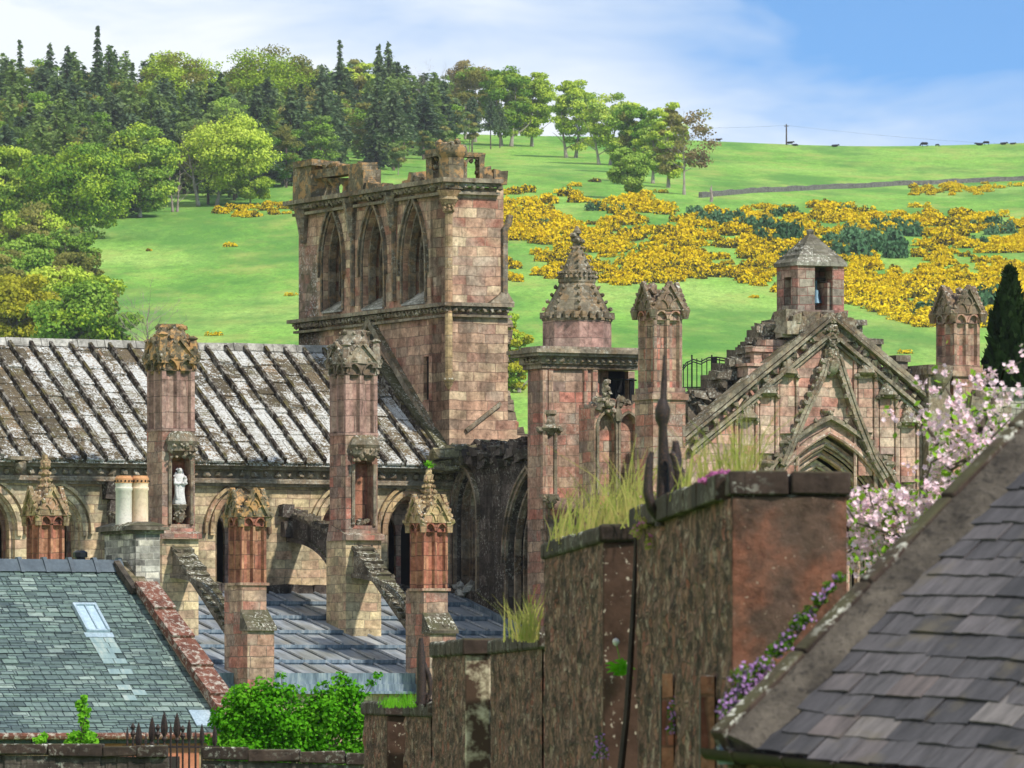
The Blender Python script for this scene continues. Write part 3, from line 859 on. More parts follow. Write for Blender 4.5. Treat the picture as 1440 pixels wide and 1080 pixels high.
RND = []
def make_rnd():
    for i, m in enumerate((['beech_dk', 'oliveleaf'], ['oliveleaf', 'larch'], ['larch', 'beech_dk'])):
        RND.append(crown_mesh('crown', 18, 9.5, [M[k] for k in m], 46, 70, .42, .12, 80 + i, mixw=.5))
make_rnd()
# the plantation: every conifer a tree
front = lambda px: float(np.interp(px, [-60, 0, 130, 250, 330, 400, 470, 560, 640], [334, 332, 316, 292, 284, 270, 252, 240, 216]))
WG = 'conifers filling the hillside plantation'
spots = []
tries = 0
while len(spots) < 265 and tries < 9000:
    tries += 1
    px = rnd.uniform(-40, 640); f = front(px)
    py = f - (f - 172) * rnd.random() ** 1.1
    p = on_ground(px, py)
    ok = all((p.x - s.x) ** 2 + ((p.y - s.y) * .35) ** 2 > 6.5 for s in spots)
    if ok: spots.append(p)
for p in spots:
    px = 720 + p.x / p.y * F
    back = smooth(1250, 1600, p.y)
    w = [0, 1, 2, 3, 4, 5]
    k = rnd.choices(w, [.8, .25, 1.7, 1.7, 1.2 + (px > 420) * 1.5, 1.2 + (px > 420)])[0]
    h = rnd.uniform(13.5, 18.5) * (.92 if px > 560 else 1)
    cm, tm, nm = CON[k]
    if rnd.random() < .2:
        place_tree(RND[rnd.randrange(3)], tm, p, h * .88, 18, 'rounded broadleaf crown packed among the conifers of the hillside wood', 'broadleaf trees inside the hillside plantation', 'broadleaf_tree', 'tree', rnd.uniform(.9, 1.25)); continue
    place_tree(cm, tm, p, h, 18, f'{nm} packed among the conifers of the hillside wood', WG + ', ' + nm, 'conifer_tree', 'conifer', rnd.uniform(.95, 1.35))
# spires standing clear of the skyline
sky_con = [(28, 52, 1, 'thin dark spruce at the far left skyline, spiky and gappy'), (70, 56, 0, 'full dark spruce rising above the wood beside the thin leftmost spire'),
           (95, 60, 0, 'broad dark spruce just left of the tallest spire'), (137, 32, 1, 'tallest narrow spruce spire standing far above the wood'),
           (153, 58, 2, 'slim larch top just right of the tallest spire'), (177, 66, 3, 'low pointed larch top right of the tallest spire group'),
           (478, 52, 1, 'single thin spruce spire over the yellow green treetops'), (533, 58, 0, 'left one of the twin dark spruces behind the square tower'),
           (546, 54, 0, 'right one of the twin dark spruces behind the square tower'), (560, 84, 1, 'shorter spruce leaning out beside the twin dark spruces')]
for px, top, k, lab in sky_con:
    p = on_ground(px, 190); h = hpx(p, 186 - top)
    place_tree(CON[k][0], CON[k][1], p, h, 18, lab, None, 'conifer_tree', 'conifer', .85 if top < 60 else .95)

# broadleaved trees
def broad(label, px, base, top, left, right, mats, seed, leaf_=.42, ncl=56, per=85, c0=.18, trunk='barkpale', limbs=9, mixw=None, gap=.15, stems=1, twigs=0, group=None, tiers=True, r0=.022, crown_shift=0.0, name='broadleaf_tree'):
    p = on_ground(px, base); H = hpx(p, base - top); W_ = (right - left) / F * p.y
    o = bpy.data.objects.new(name, None); scene.collection.objects.link(o)
    o.location = p; tag(o, label, 'tree', group)
    mb, tips = limbs_mesh(H * .9, W_, limbs, r0, c0 + .05, seed, twigs, stems=stems)
    tr = mb.build('trunk', M[trunk], o, uvs=False)
    if ncl:
        me = crown_mesh('crown', H, W_, [M[m] for m in mats], ncl, per, leaf_, c0, seed, mixw=mixw, gap=gap, tiers=tiers)
        c = link_mesh('crown', me, o); c.location = ((left + right) / 2 / F * p.y - px / F * p.y, 0, 0)
    return o
B_ = broad
B_('broad bright green beech with two trunks at the wood edge above the pasture', 292, 290, 163, 265, 380, ['beech'], 3, ncl=75, per=110, c0=.26, stems=2)
B_('rounded green beech with pale root flares left of the two-trunked beech', 197, 306, 174, 155, 250, ['beech_dk', 'beech'], 4, ncl=70, per=100, mixw=.4, c0=.12)
B_('massive low-branched beech sweeping down to the pasture corner', 108, 336, 191, 45, 180, ['beech_dk', 'beech'], 5, ncl=95, per=110, mixw=.4, c0=.03)
B_('bushy bright beech branch crown hanging low at the right of the two-trunked beech', 352, 288, 232, 330, 384, ['beech'], 6, ncl=30, per=80, c0=.1)
B_('large beech cut by the left picture edge above the paler lower trees', 5, 330, 196, -55, 55, ['beech_dk', 'beech'], 7, ncl=80, per=100, mixw=.5, c0=.05)
B_('tall green crown at the upper left edge behind the large beech', -8, 300, 160, -40, 16, ['beech_dk'], 8, ncl=35, per=80)
B_('bare pale-stemmed young tree in front of the dark wood, beside the green beech', 246, 298, 215, 235, 265, ['beech'], 9, ncl=0, twigs=3, stems=2, trunk='twig')
# the yellow-green lower wood on the left
B_('grey budding tree with a yellow green top in the lower left wood', 50, 378, 291, -4, 100, ['beech', 'oliveleaf'], 10, ncl=55, per=100, mixw=.5, c0=.02)
B_('round deep green sycamore in the middle of the lower left wood', 45, 406, 328, 2, 86, ['beech_dk'], 11, ncl=50, per=95, c0=.02)
B_('pale olive tree spreading at the pasture edge of the lower left wood', 100, 431, 348, 63, 141, ['oliveleaf'], 12, ncl=48, per=90, c0=.03, gap=.3)
B_('bright yellow tree at the left edge low above the ribbed roof', 25, 511, 376, -34, 86, ['yellowleaf'], 13, ncl=85, per=110, c0=.0)
B_('full green tree low behind the ribbed roof, next to the yellow tree', 115, 521, 394, 50, 186, ['beech_dk', 'beech'], 14, ncl=80, per=110, mixw=.3, c0=.0)
B_('green and olive tree filling the gap behind the yellow tree', 75, 458, 376, 28, 132, ['beech', 'oliveleaf'], 15, ncl=50, per=90, mixw=.4, c0=.0)
B_('dull green tree at the left edge below the large beech', 0, 426, 341, -39, 37, ['beech_dk', 'oliveleaf'], 16, ncl=40, per=90, mixw=.4, c0=.0)
B_('slim feathery green tree where the lower wood meets the pasture', 106, 384, 318, 87, 129, ['larch'], 17, ncl=24, per=80, c0=.0)
B_('leafless grey tree standing alone left of the orange-topped stone shaft', 208, 526, 396, 156, 257, ['beech'], 18, ncl=0, twigs=12, trunk='twig', limbs=18, r0=.017)
B_('mixed green tree crowding the pasture corner under the massive beech', 92, 400, 318, 60, 130, ['beech_dk', 'oliveleaf'], 19, ncl=50, per=90, mixw=.4, c0=.0)
B_('pale yellow green tree between the olive tree and the full green tree', 128, 470, 384, 84, 160, ['oliveleaf', 'beech'], 20, ncl=50, per=90, mixw=.5, c0=.0)
B_('grey green tree at the left edge above the bright yellow tree', 4, 450, 366, -30, 46, ['oliveleaf', 'beech_dk'], 21, ncl=50, per=90, mixw=.5, c0=.0)
# behind the tower: spring saplings
for i, (px, base, top, w) in enumerate([(400, 262, 200, 26), (436, 255, 196, 24), (560, 246, 190, 28), (600, 236, 180, 32), (628, 226, 176, 26), (660, 216, 150, 30)]):
    B_(['feathery sapling nearest the two-trunked beech', 'light green sapling above the tower parapet end', 'thin sapling above the middle of the tower parapet', 'pale sapling over the right half of the tower', 'pale sapling beside the tower corner turret', 'light larch sapling right of the tower corner turret'][i], px, base, top, px - w / 2, px + w / 2, ['larch', 'oliveleaf'], 30 + i, ncl=22, per=60, mixw=.3, c0=.15, gap=.4, trunk='twig', r0=.012)
# skyline crowns of the wood
B_('yellow green rounded treetop on the skyline left of centre of the wood', 250, 215, 68, 195, 300, ['beech', 'oliveleaf'], 40, ncl=60, per=90, mixw=.3, c0=.3)
B_('widest yellow green treetop on the wood skyline', 385, 210, 65, 325, 450, ['beech', 'oliveleaf'], 41, ncl=70, per=90, mixw=.3, c0=.3)
B_('small yellow green crown beside the single spruce spire', 503, 205, 78, 480, 530, ['oliveleaf', 'beech'], 42, ncl=40, per=80, mixw=.5, c0=.35)
B_('leafless domed tree on the skyline behind the tower', 604, 196, 80, 566, 645, ['beech'], 43, ncl=0, twigs=10, trunk='twig', limbs=16, r0=.014)
B_('olive bronze tree on the skyline right of the leafless dome', 668, 200, 82, 640, 700, ['oliveleaf', 'beech_dk'], 44, ncl=50, per=85, mixw=.4, c0=.25)
B_('brown budding crown showing over the olive bronze tree', 655, 196, 78, 628, 690, ['brownbud'], 45, ncl=26, per=60, c0=.5, twigs=6, gap=.5)
# the shelter-belt row down the hill
B_('dark fronted bright beech with many trunks at the top of the row', 712, 206, 84, 680, 742, ['beech_dk', 'beech'], 46, ncl=87, per=95, mixw=.35, c0=.10, stems=2)
B_('brightest yellow green beech of the row beside the sky gap', 748, 206, 98, 716, 778, ['beech'], 47, ncl=81, per=95, c0=.10, gap=.15)
B_('tall beech just right of the sky gap in the row', 803, 222, 106, 780, 842, ['beech_dk', 'beech'], 48, ncl=67, per=85, mixw=.45, c0=.1, gap=.15, stems=2)
B_('open crowned beech with a strong trunk in the middle of the row', 850, 232, 124, 826, 898, ['beech', 'beech_dk'], 49, ncl=64, per=80, mixw=.5, c0=.10, gap=.15, stems=2)
B_('lopsided beech with olive top between the open crowned beech and the budding end tree', 892, 244, 140, 868, 920, ['beech_dk', 'oliveleaf'], 50, ncl=51, per=75, mixw=.35, c0=.10, gap=.15)
B_('upright green beech third from the lower end of the row', 918, 258, 145, 896, 945, ['beech_dk', 'beech'], 51, ncl=54, per=80, mixw=.4, c0=.10, gap=.15)
B_('upright olive beech next to the brown budding tree at the end of the row', 940, 264, 143, 920, 968, ['beech', 'oliveleaf'], 52, ncl=54, per=80, mixw=.5, c0=.10, gap=.15)
B_('pale trunked brown budding tree at the lower end of the row', 962, 274, 150, 944, 1014, ['brownbud', 'oliveleaf'], 53, ncl=26, per=26, mixw=.25, c0=.32, gap=.15, twigs=6, limbs=13, r0=.018)
B_('small round dark tree standing in front of the row', 886, 280, 204, 860, 913, ['beech_dk'], 54, ncl=60, per=90, c0=.12)
for i, (px, base, h, wd) in enumerate([(690, 210, 70, .8), (703, 208, 62, .8), (664, 214, 78, .9), (640, 218, 80, .9)]):
    p = on_ground(px, base)
    place_tree(CON[4][0], CON[4][1], p, hpx(p, h), 18, ['bare-stemmed pine nearest the top of the shelter row', 'small pine under the many-trunked beech', 'grey pine right of the tower turret', 'grey pine just behind the tower turret'][i], None, 'conifer_tree', 'conifer', wd)
B_('yellow green tree showing in the gap right of the broken tower wall', 730, 552, 440, 690, 745, ['yellowleaf', 'beech'], 55, ncl=60, per=110, mixw=.5, c0=.0, leaf_=.3)

# ------------------------------------------------------------------ gorse
def gorse_mesh(seed, yellow=1.0, mats=('gorse_lf', 'gorse_fl'), n=460, leaf_=.32):
    q = np.random.RandomState(seed); lm = LeafMesh()
    for c in range(7):
        cx, cy = q.normal(size=2) * .62; r = .45 + .4 * q.rand(); hz = .75 + .5 * q.rand()
        d = q.normal(size=(n // 7, 3)); d[:, 2] = np.abs(d[:, 2]); d /= np.linalg.norm(d, axis=1)[:, None]
        p = d * (q.rand(len(d)) ** .25)[:, None] * np.array([r, r, hz]) + np.array([cx, cy, 0])
        fl = (q.rand(len(d)) < yellow * (.34 + .62 * d[:, 2])) 
        if fl.any(): lm.add(quads(p[fl] + d[fl] * .06, leaf_, d[fl]), 1)
        if (~fl).any(): lm.add(quads(p[~fl], leaf_, d[~fl]), 0)
    return lm.build('gorse', [M[mats[0]], M[mats[1]]], mesh_only=True)
GM = [gorse_mesh(60 + i, y) for i, y in enumerate([1.15, 1.05, .95, .8, .55])]
GD = gorse_mesh(66, .08)
SC = [gorse_mesh(70 + i, .5, ('scrub', 'scrub'), 700, .26) for i in range(2)]
def bush(px, py, wpx, me, label, group, name='gorse_bush', cat='gorse bush', hk=1.0):
    p = on_ground(px, py); s = wpx / F * p.y / 2.4
    o = link_mesh(name, me); o.location = (p.x, p.y, p.z - .1 * s); o.scale = (s, s, s * hk); o.rotation_euler = (0, 0, rnd.uniform(0, 6.28))
    tag(o, label, cat, group); return o
lone = [(320, 347, 18, 'small gorse bush alone on the left pasture'), (209, 353, 12, 'brown bush alone on the pasture below the green beech'), (302, 472, 16, 'gorse bush on the pasture just above the ribbed roof ridge'),
        (411, 416, 14, 'gorse bush half hidden by the left edge of the tower'), (1001, 0, 0, ''), (1271, 497, 16, 'lone gorse bush below the hillside gorse, right of the gable'),
        (1062, 419, 12, 'lone gorse bush above the bell turret left side'), (1290, 292, 22, 'single round gorse bush between the field wall and the gorse bank'),
        (1430, 262, 16, 'round gorse bush at the right end of the field wall patch'), (1250, 300, 12, 'tiny gorse bush above the gorse bank, right of the bell turret'),
        (704, 248, 16, 'gorse bush right of the tower corner turret'), (790, 272, 17, 'orange gorse bush at the top edge of the bank'), (811, 262, 17, 'upper orange gorse bush under the shelter row'),
        (905, 274, 22, 'brownish gorse bush under the small round tree'), (929, 271, 14, 'small gorse bush right of the small round tree'), (1415, 300, 15, 'gorse bush at the right edge of the upper pasture')]
for px, py, w, lab in lone:
    if w: bush(px, py, w, GM[0] if 'brown bush' not in lab else GM[4], lab, None, hk=.8)
bush(838, 256, 18, GD, 'dark flowerless gorse bush under the shelter row', None, hk=.8)
# the big bank and the smaller patches
import bisect
def in_bank(px, py):
    up = np.interp(px, [700, 760, 830, 900, 965, 1000, 1060, 1100, 1180, 1240, 1300, 1360, 1440, 1500], [268, 272, 276, 280, 300, 298, 300, 292, 288, 306, 304, 300, 312, 316])
    lo = np.interp(px, [700, 735, 760, 800, 850, 900, 960, 1000, 1060, 1100, 1160, 1220, 1260, 1300, 1380, 1440, 1500], [398, 396, 392, 394, 402, 400, 396, 394, 402, 418, 420, 432, 452, 462, 462, 440, 420])
    return up < py < lo
def holes(px, py):     # green gaps
    n = noise.noise(Vector((px * .018, py * .045, 3.3))) + .45 * noise.noise(Vector((px * .05, py * .11, 8.1)))
    lane = abs((py - 340) - (px - 905) * -.75) < 9 and 855 < px < 985
    g2 = abs((py - 352) - (px - 730) * -.05) < 6 and px < 790
    return n < -.30 or lane or g2
pts = []
tries = 0
while len(pts) < 1350 and tries < 60000:
    tries += 1
    px, py = rnd.uniform(700, 1490), rnd.uniform(262, 466)
    if not in_bank(px, py) or holes(px, py): continue
    pts.append((px, py))
pts.sort(key=lambda a: -a[1])
big, rest = pts[:240], pts[240:]
def dens_me(px, py):
    n = noise.noise(Vector((px * .022, py * .05, 1.0)))
    k = 0 if n > .1 else 1 if n > -.12 else 2 if n > -.3 else 3
    if 950 < px < 1110 and 330 < py < 400: k = min(4, k + rnd.choice([0, 1, 2]))
    if rnd.random() < .10: k = 4
    return k
for px, py in big:
    w = rnd.uniform(17, 32) * (1.0 if py > 380 else .9)
    k = dens_me(px, py)
    bush(px, py, w, GM[k], 'mounded gorse bush, ' + ('more stem than flower' if k >= 3 else 'thick with yellow flower') + ', in the hillside bank', 'gorse bushes of the hillside bank, ' + ('sparse' if k >= 3 else 'full'), hk=rnd.uniform(.85, 1.25))
def mass_of(name, items, label, cat):
    """one mass of far gorse that reads as a whole"""
    lm = LeafMesh(); mats = [M['gorse_lf'], M['gorse_fl']]
    src = {}
    for me in GM:
        V = np.zeros(len(me.vertices) * 3, dtype=np.float32); me.vertices.foreach_get('co', V)
        mi = np.zeros(len(me.polygons), dtype=np.int32); me.polygons.foreach_get('material_index', mi)
        src[me.name] = (V.reshape(-1, 3), mi)
    for px, py, w in items:
        p = on_ground(px, py); s = w / F * p.y / 2.4; V, mi = src[GM[dens_me(px, py)].name]
        a = rnd.uniform(0, 6.28); Rm = np.array([[math.cos(a), -math.sin(a), 0], [math.sin(a), math.cos(a), 0], [0, 0, rnd.uniform(.85, 1.25)]]) * s
        lm.V.append(V @ Rm.T + np.array([p.x, p.y, p.z - .1])); lm.mi.append(mi)
    o = link_mesh(name, lm.build(name, mats, mesh_only=True)); tag(o, label, cat, kind='stuff'); return o
items = [(px, py, rnd.uniform(15, 26)) for px, py in rest]
# the strip by the field wall, the patch left of the tower, and loose patches behind the tower
for _ in range(46):
    items.append((rnd.uniform(1284, 1408), rnd.gauss(268, 4), rnd.uniform(9, 14)))
for _ in range(46):
    px = rnd.uniform(305, 470); items.append((px, 302 + rnd.uniform(-9, 7) - (px - 305) * .07, rnd.uniform(11, 18)))
for _ in range(10): items.append((rnd.uniform(1056, 1094), rnd.gauss(292, 2), 11))
mass_of('gorse_mass', items, 'dense yellow gorse covering the upper hillside behind the nearer bushes', 'gorse')
scr = [(1075, 330, 34), (1100, 340, 40), (1060, 322, 26), (1185, 365, 40), (1215, 352, 44), (1238, 348, 40), (1205, 338, 30), (1250, 362, 34), (1180, 344, 26), (1282, 332, 30), (1262, 322, 24), (1292, 443, 28),
       (1030, 312, 24), (1010, 316, 26), (985, 308, 26), (1108, 368, 26), (1395, 330, 20), (1390, 322, 26), (1418, 328, 24), (990, 312, 20), (1240, 322, 22), (865, 300, 18), (838, 296, 18), (760, 320, 16), (1188, 300, 18), (1105, 305, 22), (455, 302, 20), (1375, 345, 18), (1405, 432, 40)]
for px, py, w in scr:
    bush(px, py, w * 1.25, rnd.choice(SC), 'round blue green scrub bush growing among the yellow gorse', 'scrub bushes among the gorse', 'scrub_bush', 'bush', 1.5)

# field wall, post, pole, cattle
def wall_line(name, label, pts, h, w, mat):
    mb = MB(); W3 = []
    for px, py in pts:
        W3.append(on_ground(px, py))
    dense = []
    for a, b in zip(W3[:-1], W3[1:]):
        n = max(2, int((b - a).length / 2.0))
        for i in range(n): 
            q = a.lerp(b, i / n); q.z = ground_z(q.x, q.y) + h / 2 - .1 + rnd.uniform(-.12, .12); dense.append(q)
    mb.beam(dense, (0, 0, 1), w, h, 0)
    b = dense[0]
    t = Thing(name, label, 'wall', (b.x, b.y, b.z - h / 2), abbey=False)
    t.part('masonry', mb, mat); return t
wall_line('field_wall', 'low dry stone wall crossing the upper pasture on the hill', [(985, 278), (1060, 271), (1160, 266), (1260, 261), (1360, 257), (1500, 250)], 1.05, .7, M['drystone'])
p = on_ground(1000, 284)
mb = MB(); mb.tube([(0, 0, -.2), (.1, 0, 1.0), (-.05, 0, 2.2), (.1, .05, 3.0)], [.38, .32, .26, .05], 6)
mb.tube([(.05, 0, 1.6), (.35, 0, 2.1)], [.12, .04], 5)
o = mb.build('dead_stump', M['twig'], uvs=False); o.location = p; tag(o, 'pale broken tree stump at the left end of the field wall', 'stump')
p = on_ground(1105, 199); p = Vector((p.x, p.y - 4, ground_z(p.x, p.y - 4)))
t = Thing('utility_pole', 'dark wooden utility pole standing on the bare skyline', 'pole', p, abbey=False)
mb = MB(); mb.tube([p + Vector((0, 0, -.5)), p + Vector((0, 0, 5.0))], [.2, .15], 8); t.part('post', mb, M['wood'])
mb = MB(); mb.box(p.x - .55, p.x + .55, p.y - .08, p.y + .08, p.z + 4.45, p.z + 4.6); t.part('crossarm', mb, M['wood'])
for dx in (-.5, .5):
    mb = MB(); mb.ngon(p.x + dx, p.y, [(.06, p.z + 4.6), (.09, p.z + 4.68), (.05, p.z + 4.78)], 6); t.part('insulator', mb, M['white_stone'])
def wire(a, b, sag):
    return [a.lerp(b, i / 10) - Vector((0, 0, sag * 4 * (i / 10) * (1 - i / 10))) for i in range(11)]
mb = MB(); a = p + Vector((0, 0, 4.72))
mb.tube(wire(a + Vector((-60, 10, 2)), a, 1.2), .016, 4); mb.tube(wire(a, a + Vector((95, 30, -3)), 1.5), .016, 4)
w = mb.build('overhead_wire', M['blackpaint'], uvs=False); tag(w, 'thin overhead wire running from the utility pole along the skyline', 'wire')
def cow(px, py, L, graze, face, label, lying=False):
    p = on_ground(px, 212); p = Vector(((px - CXP) / F * 1690, 1690, 0)); p.z = ground_z(p.x, p.y) - (.25 if lying else 0)
    mb = MB(); s = L / 2.9; d = 1 if face else -1
    k = .45 if lying else .75
    body = [(-1.0, .95), (-.9, 1.05), (-.4, 1.02), (.2, 1.05), (.7, 1.12), (.95, 1.1)]
    rad = [.18, .36, .42, .42, .38, .22]
    mb.tube([(d * x * s, 0, (z - .75 + k) * s) for x, z in body], [r * s for r in rad], 10)
    hz = .55 if graze else 1.35
    mb.tube([(d * .85 * s, 0, (.4 + k) * s), (d * 1.15 * s, 0, (hz + .1 - .75 + k) * s), (d * 1.32 * s, 0, (hz - .05 - .75 + k) * s), (d * 1.55 * s, 0, (hz - .2 - .75 + k) * s)], [.26 * s, .2 * s, .19 * s, .1 * s], 8)
    for sx in (-1, 1):
        mb.tube([(d * 1.2 * s, sx * .12 * s, (hz + .12 - .75 + k) * s), (d * 1.18 * s, sx * .34 * s, (hz + .16 - .75 + k) * s)], [.06 * s, .03 * s], 5)
    if not lying:
        for x in (-.75, .65):
            for y in (-.2, .2):
                mb.tube([(d * x * s, y * s, .8 * s), (d * (x - .04) * s, y * s, .42 * s), (d * x * s, y * s, -.02)], [.15 * s, .08 * s, .06 * s], 6)
    mb.tube([(-d * 1.0 * s, 0, (.3 + k) * s), (-d * 1.12 * s, 0, (-.1 + k) * s), (-d * 1.1 * s, 0, (-.4 + k) * s)], [.05 * s, .035 * s, .05 * s], 5)
    o = mb.build('cow', M['cow'], uvs=False, smooth=60); o.location = p
    tag(o, label, 'cow', 'black cattle on the hill skyline'); return o
cow(1300, 197, 2.3, True, False, 'black cow grazing with lowered head, the largest silhouette on the skyline')
cow(1111, 195, 2.0, False, True, 'black cow standing at the foot of the utility pole')
cow(1118, 197, 1.8, True, True, 'black cow lying just right of the utility pole', True)
cow(1010, 193, 1.9, False, True, 'black cow standing close to the brown budding tree')
cow(1174, 197, 2.1, False, True, 'black cow lying alone between pole and grazing cow', True)
cow(1318, 199, 1.3, True, True, 'small black calf right of the grazing cow')
cow(1377, 201, 2.2, False, False, 'black cow lying, left one of the far pair', True)
cow(1387, 201, 2.0, True, False, 'black cow with raised rump in the far right group')
cow(1411, 202, 2.1, False, True, 'black cow lying near the right picture edge', True)
cow(1424, 202, 1.7, False, True, 'last small black cow on the right of the skyline', True)
# ================================================================== the abbey
def bosses(mb, mp, u0, u1, v, d, step, r, mi=0):
    u = u0
    while u < u1:
        mb.blob(mp(u, v, d), r * rnd.uniform(.8, 1.15), mi, .3)
        u += step * rnd.uniform(.92, 1.08)
def ragged(mb, line, r0, r1, n, mi=0):
    """loose core stones along a broken edge"""
    for _ in range(n):
        k = rnd.randrange(len(line) - 1); t = rnd.random()
        a, b = Vector(line[k]), Vector(line[k + 1]); p = a.lerp(b, t)
        r = rnd.uniform(r0, r1)
        mb.box(p.x - r * 1.2, p.x + r * 1.2, p.y - r, p.y + r, p.z - r * .6, p.z + r * .6, mi, j=r * .3)

# ------------------------------------------------------------------ nave
nave = Thing('church_nave', 'roofed abbey nave with white-blotched ribbed stone roof, flying buttresses and lead aisle roof', 'church', (-8, -4, -7))
E0N = -17.5
EAVE_N, EAVE_Z = -.45, zz(654, -.2, -.45)
RN, RZ = 4.95, zz(491, -2.6, 4.95)
slope = (RZ - EAVE_Z) / (RN - EAVE_N)
rz = lambda n: EAVE_Z + (n - EAVE_N) * slope
# clerestory wall with its windows
cl_win = []
for px in (82, 333, 574):
    u, _ = pn(px, 750, 0.0)
    cl_win.append((u, .62, zz(835, u, 0), zz(745, u, 0), zz(697, u, 0) - zz(745, u, 0)))
u, _ = pn(-4, 750, 0.0); cl_win.append((u, .5, zz(835, u, 0), zz(745, u, 0), .95))
u, _ = pn(474, 750, 0.0); cl_win.append((u, .52, zz(770, u, 0), zz(750, u, 0), .95))
mb = MB(); wall(mb, S_face(0.0), E0N, .05, -1.0, EAVE_Z - .05, cl_win, .9, step=1.2)
nw = nave.part('wall', mb, M['buff'])
for i, (uc, w, sill, sp, h) in enumerate(cl_win):
    mb = MB()
    pth = arch_path(uc, w, sill, sp, h, 9, legs=False)
    arch_ring(mb, S_face(0), arch_path(uc, w + .04, sp - .15, sp, h + .05, 9), .14, .16, -.10)
    arch_ring(mb, S_face(0), arch_path(uc, w + .26, sp - .1, sp, h + .28, 9), .09, .05, -.13)
    arch_ring(mb, S_face(0), arch_path(uc, w - .10, sill, sp, h - .1, 9), .10, .40, .14)
    fr = nave.part('window', mb, M['ochre'] if i in (1, 2) else M['buff'], nw)
    mb = MB(); wall(mb, S_face(.62), uc - w, uc + w, sill - .1, sp + h + .1, [(uc - w * .48, w * .36, sill + .15, sp - .1, .5), (uc + w * .48, w * .36, sill + .15, sp - .1, .5)], .12, step=.5)
    nave.part('window', mb, M['pier'], nw)
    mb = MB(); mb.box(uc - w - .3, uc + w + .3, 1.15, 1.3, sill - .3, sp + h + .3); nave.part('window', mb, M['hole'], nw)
# cornice: two mouldings with carved bosses between, gutter edge above
mb = MB()
z0 = EAVE_Z
mb.box(E0N, .1, -.42, .05, z0 - .12, z0 - .02); mb.box(E0N, .1, -.30, .02, z0 - .20, z0 - .12)
mb.box(E0N, .1, -.12, .03, z0 - .44, z0 - .20)
mb.box(E0N, .1, -.26, .02, z0 - .56, z0 - .44); mb.box(E0N, .1, -.16, .02, z0 - .64, z0 - .56)
bosses(mb, S_face(0), E0N + .2, 0, z0 - .32, -.18, .34, .105)
nave.part('cornice', mb, M['carved'], nw)
mb = MB(); e, z = pn(28, 650, -.5); mb.box(e - .35, e + .25, -.75, -.3, z0 - .05, z0 + .03, j=.02); mb.blob((e, -.6, z0 - .2), .18); nave.part('gargoyle', mb, M['carved'], nw)
# roof
mb = MB()
def roof_pt(e, n, up=0.0): return (e, n - up * slope / math.hypot(1, slope), rz(n) + up / math.hypot(1, slope))
nseg = 44
for i in range(nseg):
    a = E0N + (0 - E0N) * i / nseg; b = E0N + (0 - E0N) * (i + 1) / nseg
    mb.face([roof_pt(a, EAVE_N), roof_pt(b, EAVE_N), roof_pt(b, RN), roof_pt(a, RN)])
mb.face([roof_pt(E0N, RN), roof_pt(0, RN), (0, 10.3, EAVE_Z), (E0N, 10.3, EAVE_Z)])
mb.face([roof_pt(E0N, EAVE_N), roof_pt(0, EAVE_N), (0, EAVE_N, z0 - .1), (E0N, EAVE_N, z0 - .1)])
mb.face([(E0N, EAVE_N, EAVE_Z), (E0N, RN, RZ), (E0N, 10.3, EAVE_Z)])
# slab courses: thin overlapping steps between the ribs
rib_s = .575
k = 0; e = -.42
ribs = []
while e > E0N + .3:
    ribs.append(e); e -= rib_s * rnd.uniform(.95, 1.05)
for a, b in zip(ribs[1:], ribs[:-1]):
    n = EAVE_N - .05
    while n < RN - .3:
        L = rnd.uniform(.8, 1.35); n2 = min(n + L, RN - .05)
        u0, u1 = rnd.uniform(.035, .06), rnd.uniform(.004, .012); tw = rnd.uniform(-.012, .012)
        mb.hexa([roof_pt(a + .05, n, 0), roof_pt(b - .05, n, 0), roof_pt(b - .05, n2, -.01), roof_pt(a + .05, n2, -.01), roof_pt(a + .05, n, u0 + tw), roof_pt(b - .05, n, u0 - tw), roof_pt(b - .05, n2, u1), roof_pt(a + .05, n2, u1)])
        n = n2
nroof = nave.part('roof', mb, M['nave_roof'], smooth=0)
mb = MB()
for e in ribs:
    pth = [roof_pt(e + rnd.uniform(-.012, .012), n, .05 + rnd.uniform(-.008, .012)) for n in np.linspace(EAVE_N - .03, RN - .1, 9)]
    mb.beam(pth, (0, -.5, .86), .085, .19)
nave.part('roof_ribs', mb, M['rib'], nroof)
mb = MB()
e = E0N
while e < -2.3:
    L = rnd.uniform(.75, 1.1); 
    mb.hexa([(e, RN - .2, RZ - .08), (e + L - .02, RN - .2, RZ - .08), (e + L - .02, RN + .22, RZ - .08), (e, RN + .22, RZ - .08), (e, RN - .1, RZ + .13 + rnd.uniform(-.015, .015)), (e + L - .02, RN - .1, RZ + .13), (e + L - .02, RN + .1, RZ + .13), (e, RN + .1, RZ + .13)])
    e += L
while e < 0:
    mb.box(e, e + .4, RN - .15, RN + .15, RZ - .08, RZ + .07, j=.02); e += .4
nave.part('ridge_cap', mb, M['ridge'], nroof)
# mossy valley fillet against the tower
mb = MB(); mb.beam([roof_pt(-.16, n, .10 + rnd.uniform(-.02, .03)) for n in np.linspace(EAVE_N, RN - .1, 10)], (0, -.5, .86), .32, .22); 
nave.part('valley_fillet', mb, stone('mossy_fillet', ['#4a4630', '#5c5638', '#6a644c', '#3f3c2a'], 1.2, .6, stain=.4, lichen=.5, moss=.6, streak=.3, seed=20), nroof)

